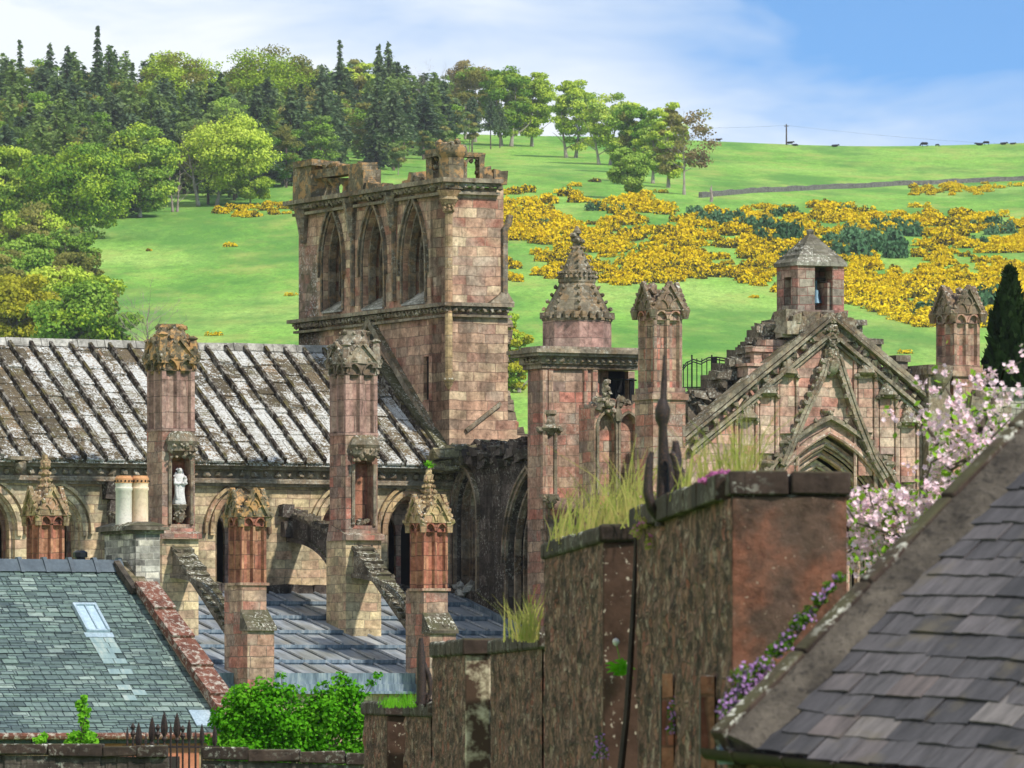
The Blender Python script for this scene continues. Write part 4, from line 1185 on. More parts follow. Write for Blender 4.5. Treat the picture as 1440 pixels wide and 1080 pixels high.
# lead roof over the aisle and chapels, in stepped terraces
mb = MB(); me_ = MB()
LN0, LZ0 = -.02, zz(832, -5.0, 0) 
LN1, LZ1 = -8.3, zz(950, -4.5, -8.3)
steps = 6; EL0, EL1 = -17.0, .9
ns = np.linspace(LN0, LN1, steps + 1)
drop = .11
fall = (LZ0 - LZ1 - drop * (steps - 1)) / steps
z = LZ0
LTOP = []
for i in range(steps):
    za, zb = z, z - fall
    LTOP.append((ns[i], ns[i + 1], za, zb))
    mb.face([(EL0, ns[i + 1], zb), (EL1, ns[i + 1], zb), (EL1, ns[i], za), (EL0, ns[i], za)])
    if i < steps - 1:
        me_.face([(EL0, ns[i + 1], zb - drop), (EL1, ns[i + 1], zb - drop), (EL1, ns[i + 1], zb), (EL0, ns[i + 1], zb)])
        me_.box(EL0, EL1, ns[i + 1] - .035, ns[i + 1] + .002, zb - .07, zb + .012)
    # rolls
    e = EL0 + rnd.uniform(0, .4)
    while e < EL1:
        mb.tube([(e, ns[i] - .02, za + .025), (e, ns[i + 1] - .02, zb + .03)], .038, 6); e += .66
    z = zb - drop
lroof = nave.part('aisle_roof', mb, M['lead'])
me_.box(EL0, EL1, LN1 - .10, LN1 + .02, LZ1 - .22, LZ1 + .06); me_.box(EL0, EL1, LN1 - .17, LN1 - .06, LZ1 - .42, LZ1 - .22); me_.box(EL0, EL1, LN1 - .28, LN1 - .06, LZ1 - .47, LZ1 - .40)
nave.part('lead_edge', me_, M['lead_edge'], lroof)
mb = MB(); mb.box(EL0, EL1, LN1 - .02, LN1 + .6, -7.0, LZ1 - .47); nave.part('aisle_wall', mb, M['buff'])
# mossy ledge where the lead meets the wall
mb = MB()
e = E0N
while e < 0:
    L = rnd.uniform(.35, .8)
    mb.box(e, e + L, -.30, .02, LZ0 - .10, LZ0 + rnd.uniform(.14, .26), j=.04); e += L
nave.part('ledge', mb, M['dark'], nw)
# corbel stones and a carved head on the clerestory wall
for px, py, r in [(158, 690, .22), (160, 715, .2), (403, 720, .16), (415, 722, .12), (405, 745, .2)]:
    mb = MB(); e, z = pn(px, py, -.1); mb.box(e - r, e + r, -.28, .02, z - r, z + r, j=.05)
    nave.part('corbel', mb, M['dark'], nw)

def fluted(cx, cy, hx, hy, fl=2, dep=.12, rib=.06):
    """plan of a panelled shaft: hollow flutes on every face"""
    pts = []
    cor = [(-hx, -hy), (hx, -hy), (hx, hy), (-hx, hy)]
    for k in range(4):
        a, b = Vector(cor[k]), Vector(cor[(k + 1) % 4]); L = (b - a).length; d = (b - a) / L; nrm = Vector((-d.y, d.x))   # inward
        w = (L - rib * 2.2 - rib * (fl - 1)) / fl
        pts.append(a)
        x = rib * 1.1
        for f in range(fl):
            for q in (0, .18, .5, .82, 1):
                pts.append(a + d * (x + w * q) + nrm * dep * (1 - (2 * q - 1) ** 2) ** .5)
            x += w + rib
    out = []
    for p in pts: out.append((cx + p.x, cy + p.y))
    return out
def panel_heads(mb, cx, cy, hx, hy, z, hh, fl=2, dep=.10):
    """a collar cut by little pointed arches closing the flutes"""
    for (mp, half) in ((S_face(cy - hy), hx), (lambda u, v, d: (cx - hx + d, cy + (u - cx), v), hy), (lambda u, v, d: (cx + hx - d, cy + (u - cx), v), hy), (lambda u, v, d: (u, cy + hy - d, v), hx)):
        w = half * 2 / fl
        ops = [(cx - half + w * (i + .5), w * .38, z - .01, z + .02, hh * .62) for i in range(fl)]
        wall(mb, mp, cx - half, cx + half, z, z + hh, ops, dep, step=w, back=False)
        for (uc, ww, s_, sp, h) in ops:
            arch_ring(mb, mp, arch_path(uc, ww, z, sp, h, 4, legs=False), .045, .03, -.035)
    mb.box(cx - hx + .075, cx + hx - .075, cy - hy + .075, cy + hy - .075, z - .08, z + hh)
def gablet(mb, cx, cy, hx, hy, z, h, w=None, th=.12, crk=4, r=.05, inner=True):
    """a crocketed little gable on each face"""
    for (mp, half) in ((S_face(cy - hy), hx), (lambda u, v, d: (cx - hx + d, cy + (u - cx), v), hy), (lambda u, v, d: (cx + hx - d, cy + (u - cx), v), hy), (lambda u, v, d: (u, cy + hy - d, v), hx)):
        W = half * 1.08 if w is None else w
        tri = [(cx - W, z), (cx + W, z), (cx, z + h)]
        mb.loft([[mp(u, v, -.05) for u, v in tri], [mp(u, v, th + .08) for u, v in tri]])
        for s in (-1, 1):
            a = Vector(mp(cx + s * (W + .05), z - .04, -.07)); b = Vector(mp(cx, z + h + .1, -.07))
            mb.beam([a, b], Vector(mp(cx, 0, -1)) - Vector(mp(cx, 0, 0)), .085, .10)
            for i in range(crk):
                t = (i + .3) / crk
                p = Vector(mp(cx + s * (W + .1) * (1 - t), z + (h + .12) * t, -.08)); mb.blob(p, r * rnd.uniform(.8, 1.25), j=.35)
        # pierced tracery: two little lights and a boss
        if inner:
            for s in (-.45, .45):
                arch_ring(mb, mp, arch_path(cx + s * W, W * .33, z, z + h * .08, h * .34, 4, legs=False), .04, .0, -.085)
            arch_ring(mb, mp, arch_path(cx, W * .24, z + h * .40, z + h * .44, h * .24, 4, legs=False), .035, .0, -.085)
def spire(mb, cx, cy, hb, z0, z1, top=.04, sides=4, crk=5, r=.06, broken=False, lean=(0, 0)):
    prof = []
    n = 6
    for i in range(n + 1):
        t = i / n
        prof.append((hb * (1 - t) + top * t, z0 + (z1 - z0) * t))
    sq = 1.414 if sides == 4 else 1.06
    mb.ngon(cx, cy, [(r_ * sq, z) for r_, z in prof], sides, rot=math.pi / sides, jit=.03 if not broken else .07)
    for k in range(sides):
        a = math.pi / sides + 2 * math.pi * k / sides
        for i in range(crk):
            t = (i + .5) / crk; rr = (hb * (1 - t) + top * t) * sq + r * .4
            mb.blob((cx + rr * math.cos(a), cy + rr * math.sin(a), z0 + (z1 - z0) * t), r * rnd.uniform(.75, 1.25) * (1 - .3 * t), j=.35)
    if not broken:
        mb.blob((cx, cy, z1 + .02), top * 2.6, j=.25); mb.blob((cx, cy, z1 + .16), top * 1.6, j=.3, sz=1.5)

def outer_pinnacle(pxc, pys, n_face=-8.9, hx=.34, hy=.42, spire_top=None, broken=False, low=True, shaft='red', seed=0):
    """outer buttress pier with a panelled pinnacle; pxc = picture column of its south-west corner"""
    rnd.seed(seed)
    ec = en_at(pxc, n=n_face) + hx; nc = n_face + hy
    Z = lambda py: zz(py, ec, n_face)
    y_panel_top, y_panel_bot, y_off_top, y_off_bot, y_end = pys
    mb = MB()
    # lower pier, deeper towards the south below the weathered offset
    mb.box(ec - hx, ec + hx, nc - hy, nc + hy + .25, -7, Z(y_panel_bot), 0)
    so = .42
    mb.box(ec - hx - .03, ec + hx + .03, nc - hy - so, nc - hy - .002, -7, Z(y_off_bot), 0)
    mb.box(ec - hx - .06, ec + hx + .06, nc - hy - .05, nc + hy + .05, Z(y_panel_bot) - .02, Z(y_panel_bot) + .05)
    pr = nave.part('buttress_pier', mb, M['pier'])
    mb = MB()
    za, zb = Z(y_off_top), Z(y_off_bot)
    mb.hexa([(ec - hx - .07, nc - hy - so - .08, zb - .02), (ec + hx + .07, nc - hy - so - .08, zb - .02), (ec + hx + .07, nc - hy, zb - .02), (ec - hx - .07, nc - hy, zb - .02),
             (ec - hx - .07, nc - hy - so - .08, zb + .06), (ec + hx + .07, nc - hy - so - .08, zb + .06), (ec + hx + .03, nc - hy + .02, za + .1), (ec - hx - .03, nc - hy + .02, za + .1)])
    for i in range(16): mb.blob((ec + rnd.uniform(-hx, hx), nc - hy - rnd.uniform(.0, so), zb + .1 + rnd.uniform(0, .1)), rnd.uniform(.03, .06), j=.4)
    nave.part('offset_slope', mb, M['flyer'], pr)
    mb = MB()
    mb.prism(fluted(ec, nc, hx, hy), Z(y_panel_bot) + .05, Z(y_panel_top) - .02)
    panel_heads(mb, ec, nc, hx, hy, Z(y_panel_top) - .05, .30)
    nave.part('panelled_shaft', mb, M[shaft], pr)
    mb = MB()
    zt = Z(y_panel_top) + .18
    gablet(mb, ec, nc, hx, hy, zt, .62, crk=5, r=.06)
    for sx in (-1, 1):
        for sy in (-1, 1):
            mb.ngon(ec + sx * (hx + .03), nc + sy * (hy + .03), [(.08, zt - .25), (.09, zt - .02), (.12, zt), (.05, zt + .08)], 6)
    if spire_top:
        spire(mb, ec, nc, min(hx, hy) * .72, zt + .05, Z(spire_top), .055, 8, 8, .065, broken)
        if broken:
            for i in range(10): mb.blob((ec + rnd.uniform(-.2, .2), nc + rnd.uniform(-.2, .2), Z(spire_top) - rnd.uniform(0, .3)), rnd.uniform(.07, .12), j=.4)
    nave.part('spirelet', mb, M['golden'] if broken else M['ochre'], pr)
    return ec, nc, Z
P0 = outer_pinnacle(55, (735, 826, 868, 888, 990), spire_top=652, seed=1)
P1 = outer_pinnacle(340, (737, 822, 862, 886, 966), spire_top=696, broken=True, seed=2)
P2 = outer_pinnacle(596, (745, 830, 866, 890, 950), spire_top=672, seed=3)

def upper_pier(pxc, n_face=-4.2, hx=.46, hy=.50, ys=(462, 520, 607, 640, 738, 757), seed=0):
    rnd.seed(seed)
    ec = en_at(pxc, n=n_face) + hx; nc = n_face + hy
    Z = lambda py: zz(py, ec, n_face)
    ytop, yflt, yflb, ynt, ynb, yledge = ys
    mb = MB()
    # below the ledge: plain, wider
    mb.box(ec - hx - .05, ec + hx + .05, nc - hy - .12, nc + hy + .1, -2, Z(yledge) - .02)
    lower = nave.part('pier_base', mb, M['buff']); mb = MB()
    # ledge
    mb.hexa([(ec - hx - .10, nc - hy - .24, Z(yledge) - .04), (ec + hx + .10, nc - hy - .24, Z(yledge) - .04), (ec + hx + .10, nc + hy, Z(yledge) - .04), (ec - hx - .10, nc + hy, Z(yledge) - .04),
             (ec - hx - .10, nc - hy - .24, Z(yledge) + .10), (ec + hx + .10, nc - hy - .24, Z(yledge) + .10), (ec + hx + .02, nc + hy, Z(ynb) + .06), (ec - hx - .02, nc + hy, Z(ynb) + .06)])
    # middle with the image niche cut into the south face
    nw_ = hx * .56
    wall(mb, S_face(nc - hy), ec - hx, ec + hx, Z(yledge), Z(yflb) - .02, [(ec + .06, nw_, Z(ynb), Z(ynt) - .25, .24)], .36, step=.4, back=False)
    mb.box(ec - hx, ec + hx, nc - hy + .36, nc + hy, Z(yledge), Z(yflb) - .02)
    pr = nave.part('buttress_pier', mb, M['pier'])
    mb = MB(); mb.box(ec + .06 - nw_, ec + .06 + nw_, nc - hy + .33, nc - hy + .358, Z(ynb) - .05, Z(ynt)); nave.part('niche', mb, M['red'], pr)
    mb = MB()
    for s in (-1, 1): mb.tube([(ec + .06 + s * (nw_ + .05), nc - hy - .02, Z(ynb)), (ec + .06 + s * (nw_ + .05), nc - hy - .02, Z(ynt) - .2)], .05, 6)
    # canopy: moulded block with hanging tracery
    cx = ec + .06
    mb.ngon(cx, nc - hy + .02, [(.42, Z(ynt) + .22), (.47, Z(ynt) + .30), (.44, Z(ynt) + .38), (.36, Z(ynt) + .50), (.25, Z(ynt) + .56)], 8)
    mb.ngon(cx, nc - hy + .02, [(.22, Z(ynt) - .1), (.40, Z(ynt) + .05), (.40, Z(ynt) + .24)], 8)
    for i in range(26):
        a = rnd.uniform(math.pi, 2 * math.pi); mb.blob((cx + .40 * math.cos(a), nc - hy + .02 + .40 * math.sin(a), Z(ynt) + rnd.uniform(-.12, .22)), rnd.uniform(.035, .065), j=.4)
    nave.part('niche_canopy', mb, M['carved'], pr)
    mb = MB()
    mb.prism(fluted(ec, nc, hx + .0, hy + .0, 2, .13, .10), Z(yflb) - .02, Z(yflt) - .02)
    mb.box(ec - hx - .02, ec + hx + .02, nc - hy - .02, nc + hy + .02, Z(yflb) - .04, Z(yflb) + .03)
    nave.part('panelled_shaft', mb, M['pink'], pr)
    mb = MB()
    zt = Z(yflt) - .05
    panel_heads(mb, ec, nc, hx + .02, hy + .02, zt, .42)
    gablet(mb, ec, nc, hx * .96, hy * .96, zt + .30, .45, crk=3, r=.07, inner=False)
    zq = zt + .38
    H = Z(ytop) - zq
    mb.ngon(ec, nc, [(.60, zq - .1), (.57, zq + H * .2), (.45, zq + H * .55), (.35, zq + H * .85), (.33, zq + H)], 8, jit=.04)
    for k in range(8):
        a = math.pi / 8 + k * math.pi / 4
        for i in range(4):
            t = i / 3.2; rr = .57 * (1 - t) + .34 * t
            mb.blob((ec + rr * math.cos(a), nc + rr * math.sin(a), zq + H * t * .95), rnd.uniform(.06, .10), j=.4)
    # stumps of the corner pinnacles
    for sx in (-1, 1):
        for sy in (-1, 1):
            hh = H * rnd.uniform(.45, .85)
            mb.ngon(ec + sx * hx * .92, nc + sy * hy * .92, [(.15, zq - .2), (.12, zq + hh * .7), (.09, zq + hh * .9), (.15, zq + hh), (.05, zq + hh + .07)], 6, jit=.06)
    nave.part('broken_spirelet', mb, M['golden'] if seed == 11 else M['carved'], pr)
    return ec, nc, Z
U1 = upper_pier(228, ys=(455, 518, 604, 637, 737, 756), seed=11)
U2 = upper_pier(486, ys=(463, 524, 610, 642, 739, 758), seed=12)

def flyer(ec, w, n0, z0, n1, z1, na, za, nb, zb, name='flying_buttress', mat='flyer', rough=True):
    """half arch in a north-south plane: top edge n0,z0 -> n1,z1; the arch springs low at the outer (nb,zb) and rises to na,za"""
    mb = MB(); k = 14
    top = [(n0 + (n1 - n0) * i / k, z0 + (z1 - z0) * i / k) for i in range(k + 1)]
    bot = []
    for i in range(k + 1):
        t = i / k; n = na + (nb - na) * t
        z = za - (za - zb) * (1 - math.sqrt(max(0, 1 - t ** 2.1)))
        bot.append((n, z))
    rings = []
    for (a, b) in zip(top, bot):
        rings.append([(ec - w / 2, b[0], min(b[1], a[1] - .12)), (ec + w / 2, b[0], min(b[1], a[1] - .12)), (ec + w / 2, a[0], a[1]), (ec - w / 2, a[0], a[1])])
    mb.loft(rings)
    # moulded soffit ring
    mb.beam([(ec - w / 2 - .03, b[0], b[1] + .04) for b in bot[:-1]], (0, 0, 1), .08, .12)
    o = nave.part(name, mb, M[mat])
    mb = MB()
    n = 15
    for i in range(n):     # rough coping stones, overlapping down the slope
        t0, t1 = i / n, (i + 1.12) / n
        a = Vector((ec, n0 + (n1 - n0) * t0, z0 + (z1 - z0) * t0)); b = Vector((ec, n0 + (n1 - n0) * min(t1, 1), z0 + (z1 - z0) * min(t1, 1)))
        d = (b - a).normalized(); up = Vector((1, 0, 0)).cross(d); up = up if up.z > 0 else -up
        lift = rnd.uniform(.10, .2); hw = w / 2 + .05
        mb.hexa([a - Vector((hw, 0, 0)), a + Vector((hw, 0, 0)), b + Vector((hw, 0, 0)), b - Vector((hw, 0, 0)),
                 a + up * lift * .45 - Vector((hw, 0, 0)), a + up * lift * .45 + Vector((hw * .9, 0, 0)), b + up * lift + Vector((hw * .9, 0, 0)), b + up * lift - Vector((hw, 0, 0))])
        for _ in range(3): mb.blob(a.lerp(b, rnd.random()) + up * (lift * .6) + Vector((rnd.uniform(-hw, hw), 0, 0)), rnd.uniform(.04, .08), j=.45)
    nave.part('coping', mb, M['flyer'], o)
rnd.seed(40)
for U, Pn in ((U1, P1), (U2, P2)):
    eu, nu, Zu = U; ep, np_, Zp = Pn
    ec = (eu + ep) / 2
    # front flyer: upper pier south face -> outer pinnacle
    na, nb = nu - .5, np_ + .42
    flyer(ec, .5, na, Zu(770), nb, Zu(770) - (na - nb) * .62, na, Zu(812), nb, Zu(812) - 1.75)
    # back flyer: clerestory wall -> upper pier, its shade put into the dark stone
    flyer(eu, .42, 0, zz(724, eu, 0), nu + .5, zz(724, eu, 0) - .72, 0, zz(762, eu, 0), nu + .5, zz(762, eu, 0) - 1.55, mat='dark')

# statue in the niche
eu, nu, Zu = U1
cx, cy = eu + .06, nu - .5 + .08
st = Thing('stone_statue', 'white stone statue of a robed woman holding a child in the niche of a shaft', 'statue', (cx, cy, Zu(709)))
zb = Zu(709); H = Zu(658) - zb
mb = MB()
prof = [(.165, 0), (.18, .04), (.15, .18), (.135, .34), (.14, .46), (.155, .56), (.15, .66), (.155, .74), (.135, .80), (.07, .84), (.05, .865)]
rings = []
for r_, t in prof:
    fold = .10 * (1 - t)
    rings.append([(cx + r_ * (1 + fold * math.sin(7 * a + t * 5)) * math.cos(a), cy + r_ * .78 * (1 + fold * math.sin(7 * a + t * 5)) * math.sin(a), zb + H * t) for a in [2 * math.pi * k / 24 for k in range(24)]])
mb.loft(rings)
for s in (-1, 1):   # bent arms in wide sleeves, close to the body
    mb.tube([(cx + s * .12, cy + .01, zb + H * .78), (cx + s * .155, cy - .03, zb + H * .68), (cx + s * .15, cy - .07, zb + H * .58), (cx + s * .07, cy - .13, zb + H * .56), (cx + s * .01, cy - .14, zb + H * .59)], [.045, .055, .055, .045, .028], 8)
mb.tube([(cx - .11, cy - .08, zb + H * .55), (cx - .13, cy - .09, zb + H * .38), (cx - .10, cy - .09, zb + H * .15)], [.045, .035, .04], 6)
st.part('robed_figure', mb, M['white_stone'], smooth=60)
mb = MB(); mb.ngon(cx, cy - .02, [(.04, zb + H * .85), (.055, zb + H * .875), (.072, zb + H * .905), (.072, zb + H * .945), (.05, zb + H * .98), (.015, zb + H)], 14, jit=.01)
for s in (-1, 1): mb.tube([(cx + s * .03, cy + .02, zb + H * .985), (cx + s * .075, cy + .02, zb + H * .94), (cx + s * .085, cy + .02, zb + H * .87), (cx + s * .115, cy + .02, zb + H * .79)], [.03, .032, .035, .03], 6)
mb.blob((cx, cy - .095, zb + H * .915), .014, j=.05)
st.part('veiled_head', mb, M['white_stone'], smooth=60)
mb = MB(); mb.tube([(cx + .09, cy - .13, zb + H * .58), (cx + .10, cy - .14, zb + H * .68)], [.055, .045], 8); mb.blob((cx + .10, cy - .15, zb + H * .735), .045, j=.06)
st.part('held_child', mb, M['white_stone'], smooth=60)
mb = MB()
mb.ngon(cx, cy + .02, [(.07, Zu(735)), (.13, Zu(730)), (.16, Zu(722)), (.13, Zu(718)), (.20, Zu(713)), (.22, Zu(710)), (.20, Zu(709))], 8)
for i in range(12):
    a = rnd.uniform(math.pi, 2 * math.pi); mb.blob((cx + .15 * math.cos(a), cy + .02 + .15 * math.sin(a), Zu(rnd.uniform(714, 731))), .035, j=.4)
nave.part('corbel', mb, M['carved'], label='carved corbel below the statue')
# carved stump in the second niche
eu, nu, Zu2 = U2
mb = MB()
for i in range(12): mb.blob((eu + .06 + rnd.uniform(-.16, .16), nu - .42, Zu2(rnd.uniform(729, 738))), rnd.uniform(.05, .08), j=.3)
nave.part('corbel', mb, M['carved'], label='broken corbel in the empty niche')
# a green sprout on the last spirelet
ep, np_, Zp = P2
lm = LeafMesh(); q = nr.normal(size=(60, 3)) * np.array([.06, .06, .05]) + np.array([0, 0, .05]); lm.add(quads(q, .09, q))
o = lm.build('sprouting_plant', M['creeper']); b = A2W(ep, np_, Zp(656)); o.location = b; tag(o, 'tiny green plant sprouting from the tip of the spirelet left of the dark west wall', 'plant')

# ------------------------------------------------------------------ crossing tower
tw = Thing('crossing_tower', 'tall broken sandstone tower with three pointed openings and ruined parapet behind the ribbed roof', 'tower', (1, 5, -7))
N1 = en_at(420, e=0.0)
ZC = zz(262, 0, 0); ZS = zz(430, 0, 0)
WT = 1.75
twin = []
for (pl, pr, ya, ysill) in ((455, 481.5, 300, 437), (511, 540, 293, 433), (567, 598, 287, 426)):
    n_a = pe(pr, 0, 0)[0]; n_b = pe(pl, 0, 0)[0]
    nc = (n_a + n_b) / 2; w = (n_b - n_a) / 2
    za = zz(ya, 0, nc); zs = zz(ysill, 0, nc)
    twin.append((nc, w, zs, za - w * 2.3, w * 2.3))
mb = MB()
slit = pe(611.5, 400, 0)[0]; dr = pe(601.5, 530, 0)[0]
inner = [(nc, w * .74, zs + .25, sp, h - .28) for nc, w, zs, sp, h in twin]
wall(mb, W_face(0), 0, N1, ZS - .02, ZC, [(nc, w, zs, sp, h) for nc, w, zs, sp, h in twin] + [(slit, .10, zz(415, 0, slit), zz(390, 0, slit), 0)], .5, step=1.1)
wall(mb, W_face(0.5), 0, N1, ZS - .02, ZC, inner, .75, step=1.1)
wall(mb, W_face(0), 0, N1, -2, ZS - .02, [(dr, .27, zz(562, 0, dr), zz(501, 0, dr), 0)], WT, step=1.1)
# south flank with its ragged broken edge below
eE = lambda py: en_at(np.interp(py, [262, 448, 470, 540, 600, 650], [708, 709, 706, 708, 722, 730]), n=0.0)
def S_tower(e): return e
mb.box(.0, en_at(708, n=0), 0.002, 1.2, ZS - .02, ZC)
rows = [448, 470, 482, 495, 510, 525, 540, 552, 560, 575, 590, 610, 625, 645, 660]
edge = [709, 709, 705, 706, 701, 703, 700, 704, 708, 712, 716, 729, 734, 733, 734]
for i in range(len(rows) - 1):
    z1, z0 = zz(rows[i], 0, 0), zz(rows[i + 1], 0, 0)
    mb.box(0.0, en_at(edge[i + 1], n=0) - .04, .002, 1.3, z0, z1)
    mb.box(.9, en_at(edge[i + 1], n=.3) + rnd.uniform(-.1, .1), .3, 1.6, z0, z1 - .002, j=.02)
mb.box(0.001, en_at(722, n=0), 0.001, 3.5, -2, zz(660, 0, 0))
mb.box(.75, WT - .2, .01, N1 - .01, -2, ZS - .02)
tb = tw.part('masonry', mb, M['tower'])
mb = MB(); line = [(en_at(e_, n=.2), .35, zz(y, 0, 0)) for y, e_ in zip(rows, edge)]
ragged(mb, line, .08, .2, 90); ragged(mb, [(a - .15, b + .3, c) for a, b, c in line], .1, .22, 60)
line2 = [(.1, -.1, zz(640, 0, 0)), (1.2, -.15, zz(642, 0, 0)), (2.2, -.2, zz(636, 0, 0))]
ragged(mb, line2, .1, .25, 70)
tw.part('broken_core', mb, M['rubble'], tb)
# mound of turf and rubble at its foot
mb = MB()
for _ in range(130):
    px = rnd.uniform(615, 742); n = rnd.uniform(-1.0, .2); e = en_at(px, n=n)
    z = zz(np.interp(px, [612, 650, 700, 745], [640, 637, 632, 628]) + rnd.uniform(-6, 12), e, n)
    mb.box(e - .25, e + .25, n - .2, n + .2, z - .2, z + rnd.uniform(.0, .1), j=.09)
tw.part('rubble_top', mb, stone('mossy_wall_top', ['#7a6c4a', '#9c8c5c', '#6a5e48', '#a89868', '#565040'], .4, .2, stain=.45, lichen=.6, moss=.6, streak=.2, seed=21), tb)
# dark sheets painting the shade inside the openings
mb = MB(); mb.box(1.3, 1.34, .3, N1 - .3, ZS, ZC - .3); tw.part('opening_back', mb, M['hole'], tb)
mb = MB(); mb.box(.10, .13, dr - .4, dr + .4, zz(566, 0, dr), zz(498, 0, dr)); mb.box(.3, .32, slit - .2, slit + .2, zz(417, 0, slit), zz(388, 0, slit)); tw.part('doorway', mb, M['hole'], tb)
for i, (nc, w, zs, sp, h) in enumerate(twin):
    mb = MB()
    arch_ring(mb, W_face(0), arch_path(nc, w + .02, zs, sp, h + .03, 9), .10, .1, -.05)
    arch_ring(mb, W_face(0), arch_path(nc, w + .14, sp - .3, sp, h + .16, 9), .08, .05, -.11)
    arch_ring(mb, W_face(0), arch_path(nc, w * .86, zs, sp, h - .12, 9), .09, .34, .14)
    arch_ring(mb, W_face(0), arch_path(nc, w * .72, zs, sp, h - .3, 9), .09, .62, .42)
    # tracery remnant at the southern haunch and a central stub of mullion
    arch_ring(mb, W_face(0), arch_path(nc - w * .34, w * .30, sp - .05, sp + .05, h * .55, 5, legs=False), .07, .80, .64)
    wn_ = tw.part('window', mb, M['tower_old'], tb)
    mb = MB()
    mb.hexa([(-.06, nc - w, zs - .05), (-.06, nc + w, zs - .05), (.6, nc + w, zs - .05), (.6, nc - w, zs - .05), (-.06, nc - w, zs), (-.06, nc + w, zs), (.62, nc + w, zs + .42), (.62, nc - w, zs + .42)])
    tw.part('sill', mb, M['ridge'], wn_)
# string course and cornice, running round the corner
def band(mb, zc, hgt, proj, e1, bump=None):
    mb.box(-proj, 0, -proj, N1 + proj, zc - hgt / 2, zc + hgt / 2)
    mb.box(-proj + .001, e1, -proj - .001, 0, zc - hgt / 2 + .001, zc + hgt / 2 - .001)
    if bump:
        bosses(mb, W_face(0), -.1, N1, zc - hgt / 2 - .1, -proj * .55, bump, .085); bosses(mb, S_face(0), 0.1, e1, zc - hgt / 2 - .1, -proj * .55, bump, .085)
mb = MB(); e1 = en_at(722, n=-.2)
band(mb, ZS + .04, .10, .26, e1, .22); band(mb, ZS - .06, .07, .14, e1); band(mb, ZS - .26, .07, .12, e1)
mb.hexa([(e1 - .7, -.2, ZS + .1), (e1 + .05, -.2, ZS + .1), (e1 + .05, .5, ZS + .1), (e1 - .7, .5, ZS + .1), (e1 - .3, -.1, ZS + .38), (e1 - .1, -.1, ZS + .38), (e1 - .1, .5, ZS + .6), (e1 - .3, .5, ZS + .6)])
tw.part('string_course', mb, M['carved'], tb)
mb = MB(); e1 = en_at(706, n=-.25)
band(mb, ZC + .16, .12, .34, e1, .27); band(mb, ZC + .05, .08, .22, e1); band(mb, ZC - .17, .08, .14, e1)
tw.part('cornice', mb, M['carved'], tb)
# corner shaft with capital, and hanging wall shafts
mb = MB()
mb.tube([(-.04, -.04, zz(535, 0, 0)), (-.04, -.04, zz(300, 0, 0))], .105, 10)
mb.ngon(-.04, -.04, [(.02, zz(548, 0, 0)), (.10, zz(542, 0, 0)), (.13, zz(537, 0, 0)), (.17, zz(534, 0, 0)), (.12, zz(531, 0, 0))], 10)
mb.ngon(-.04, -.04, [(.11, zz(300, 0, 0)), (.17, zz(297, 0, 0)), (.13, zz(292, 0, 0)), (.19, zz(287, 0, 0)), (.27, zz(281, 0, 0)), (.23, zz(277, 0, 0)), (.34, zz(268, 0, 0))], 10)
for i in range(14):
    a = rnd.uniform(2.6, 5.4); mb.blob((-.04 + .17 * math.cos(a), -.04 + .17 * math.sin(a), zz(rnd.uniform(286, 297), 0, 0)), .05, j=.3)
tw.part('corner_shaft', mb, M['ochre'], tb)
mb = MB()
ee = en_at(709, n=0)
mb.tube([(ee, -.02, zz(432, 0, 0)), (ee, -.02, zz(320, 0, 0)), (ee + .12, -.02, zz(312, 0, 0)), (ee + .16, -.02, zz(300, 0, 0))], .10, 8)
tw.part('wall_shaft', mb, M['tower_old'], tb)
for px in (493, 551, 425):
    mb = MB(); n = pe(px, 0, -.1)[0]
    mb.ngon(-.06, n, [(.10, ZC - 1.0), (.17, ZC - .55), (.24, ZC - .2), (.30, ZC + .05)], 8)
    if px != 425: mb.ngon(-.02, n, [(.08, ZS + .3), (.09, ZC - .9)], 6)
    tw.part('wall_shaft', mb, M['tower_old'], tb)
# old roof line on the west face
mb = MB()
za = zz(452, 0, 4.95); zb = zz(652, 0, -.3); sl = (za - zb) / 5.25
mb.beam([(-.08, 4.95, za), (-.08, -.3, zb)], (-1, 0, 0), .2, .16); mb.beam([(-.08, 4.95, za), (-.08, 10.2, zb)], (-1, 0, 0), .2, .16)
tw.part('roof_crease', mb, M['carved'], tb)
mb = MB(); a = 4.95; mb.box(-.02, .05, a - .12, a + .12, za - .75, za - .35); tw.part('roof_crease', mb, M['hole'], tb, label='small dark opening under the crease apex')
# low sloping crease on the south flank
mb = MB(); mb.beam([(en_at(655, n=0), -.03, zz(605, 0, 0)), (en_at(703, n=0), -.03, zz(566, 0, 0))], (0, -1, 0), .10, .10); tw.part('roof_crease', mb, M['carved'], tb)
# parapet remains
zc = ZC + .22
mb = MB()
def pblock(px0, px1, y0, y1, e0=-.3, e1=.35):
    a, b = pe(px1, 0, e0)[0], pe(px0, 0, e0)[0]
    mb.box(e0, e1, a, b, zz(y1, 0, a), zz(y0, 0, a), j=.03); return a, b
pblock(412, 437, 232, 284, -.32, .4); pblock(489, 510, 238, 276, -.25, .3)
mb.box(-.40, .5, pe(438, 0, -.4)[0], pe(411, 0, -.4)[0], zz(240, 0, 9.9), zz(231, 0, 9.9), j=.03)
a, b = pe(510, 0, -.2)[0], pe(437, 0, -.2)[0]
mb.box(-.22, .25, a, b, zz(251, 0, 8), zz(238, 0, 8), j=.02)
for px in (455, 463, 478):
    n = pe(px, 0, -.2)[0]; mb.ngon(0, n, [(.16, zc - .2), (.10, zc + .2), (.10, zz(262, 0, n)), (.26, zz(251, 0, n))], 6)
for i in range(9): 
    n = rnd.uniform(a, b); mb.box(-.15, .2, n - .15, n + .15, zz(238, 0, n), zz(238, 0, n) + rnd.uniform(.06, .22), j=.06)
n = pe(510, 0, 0)[0]
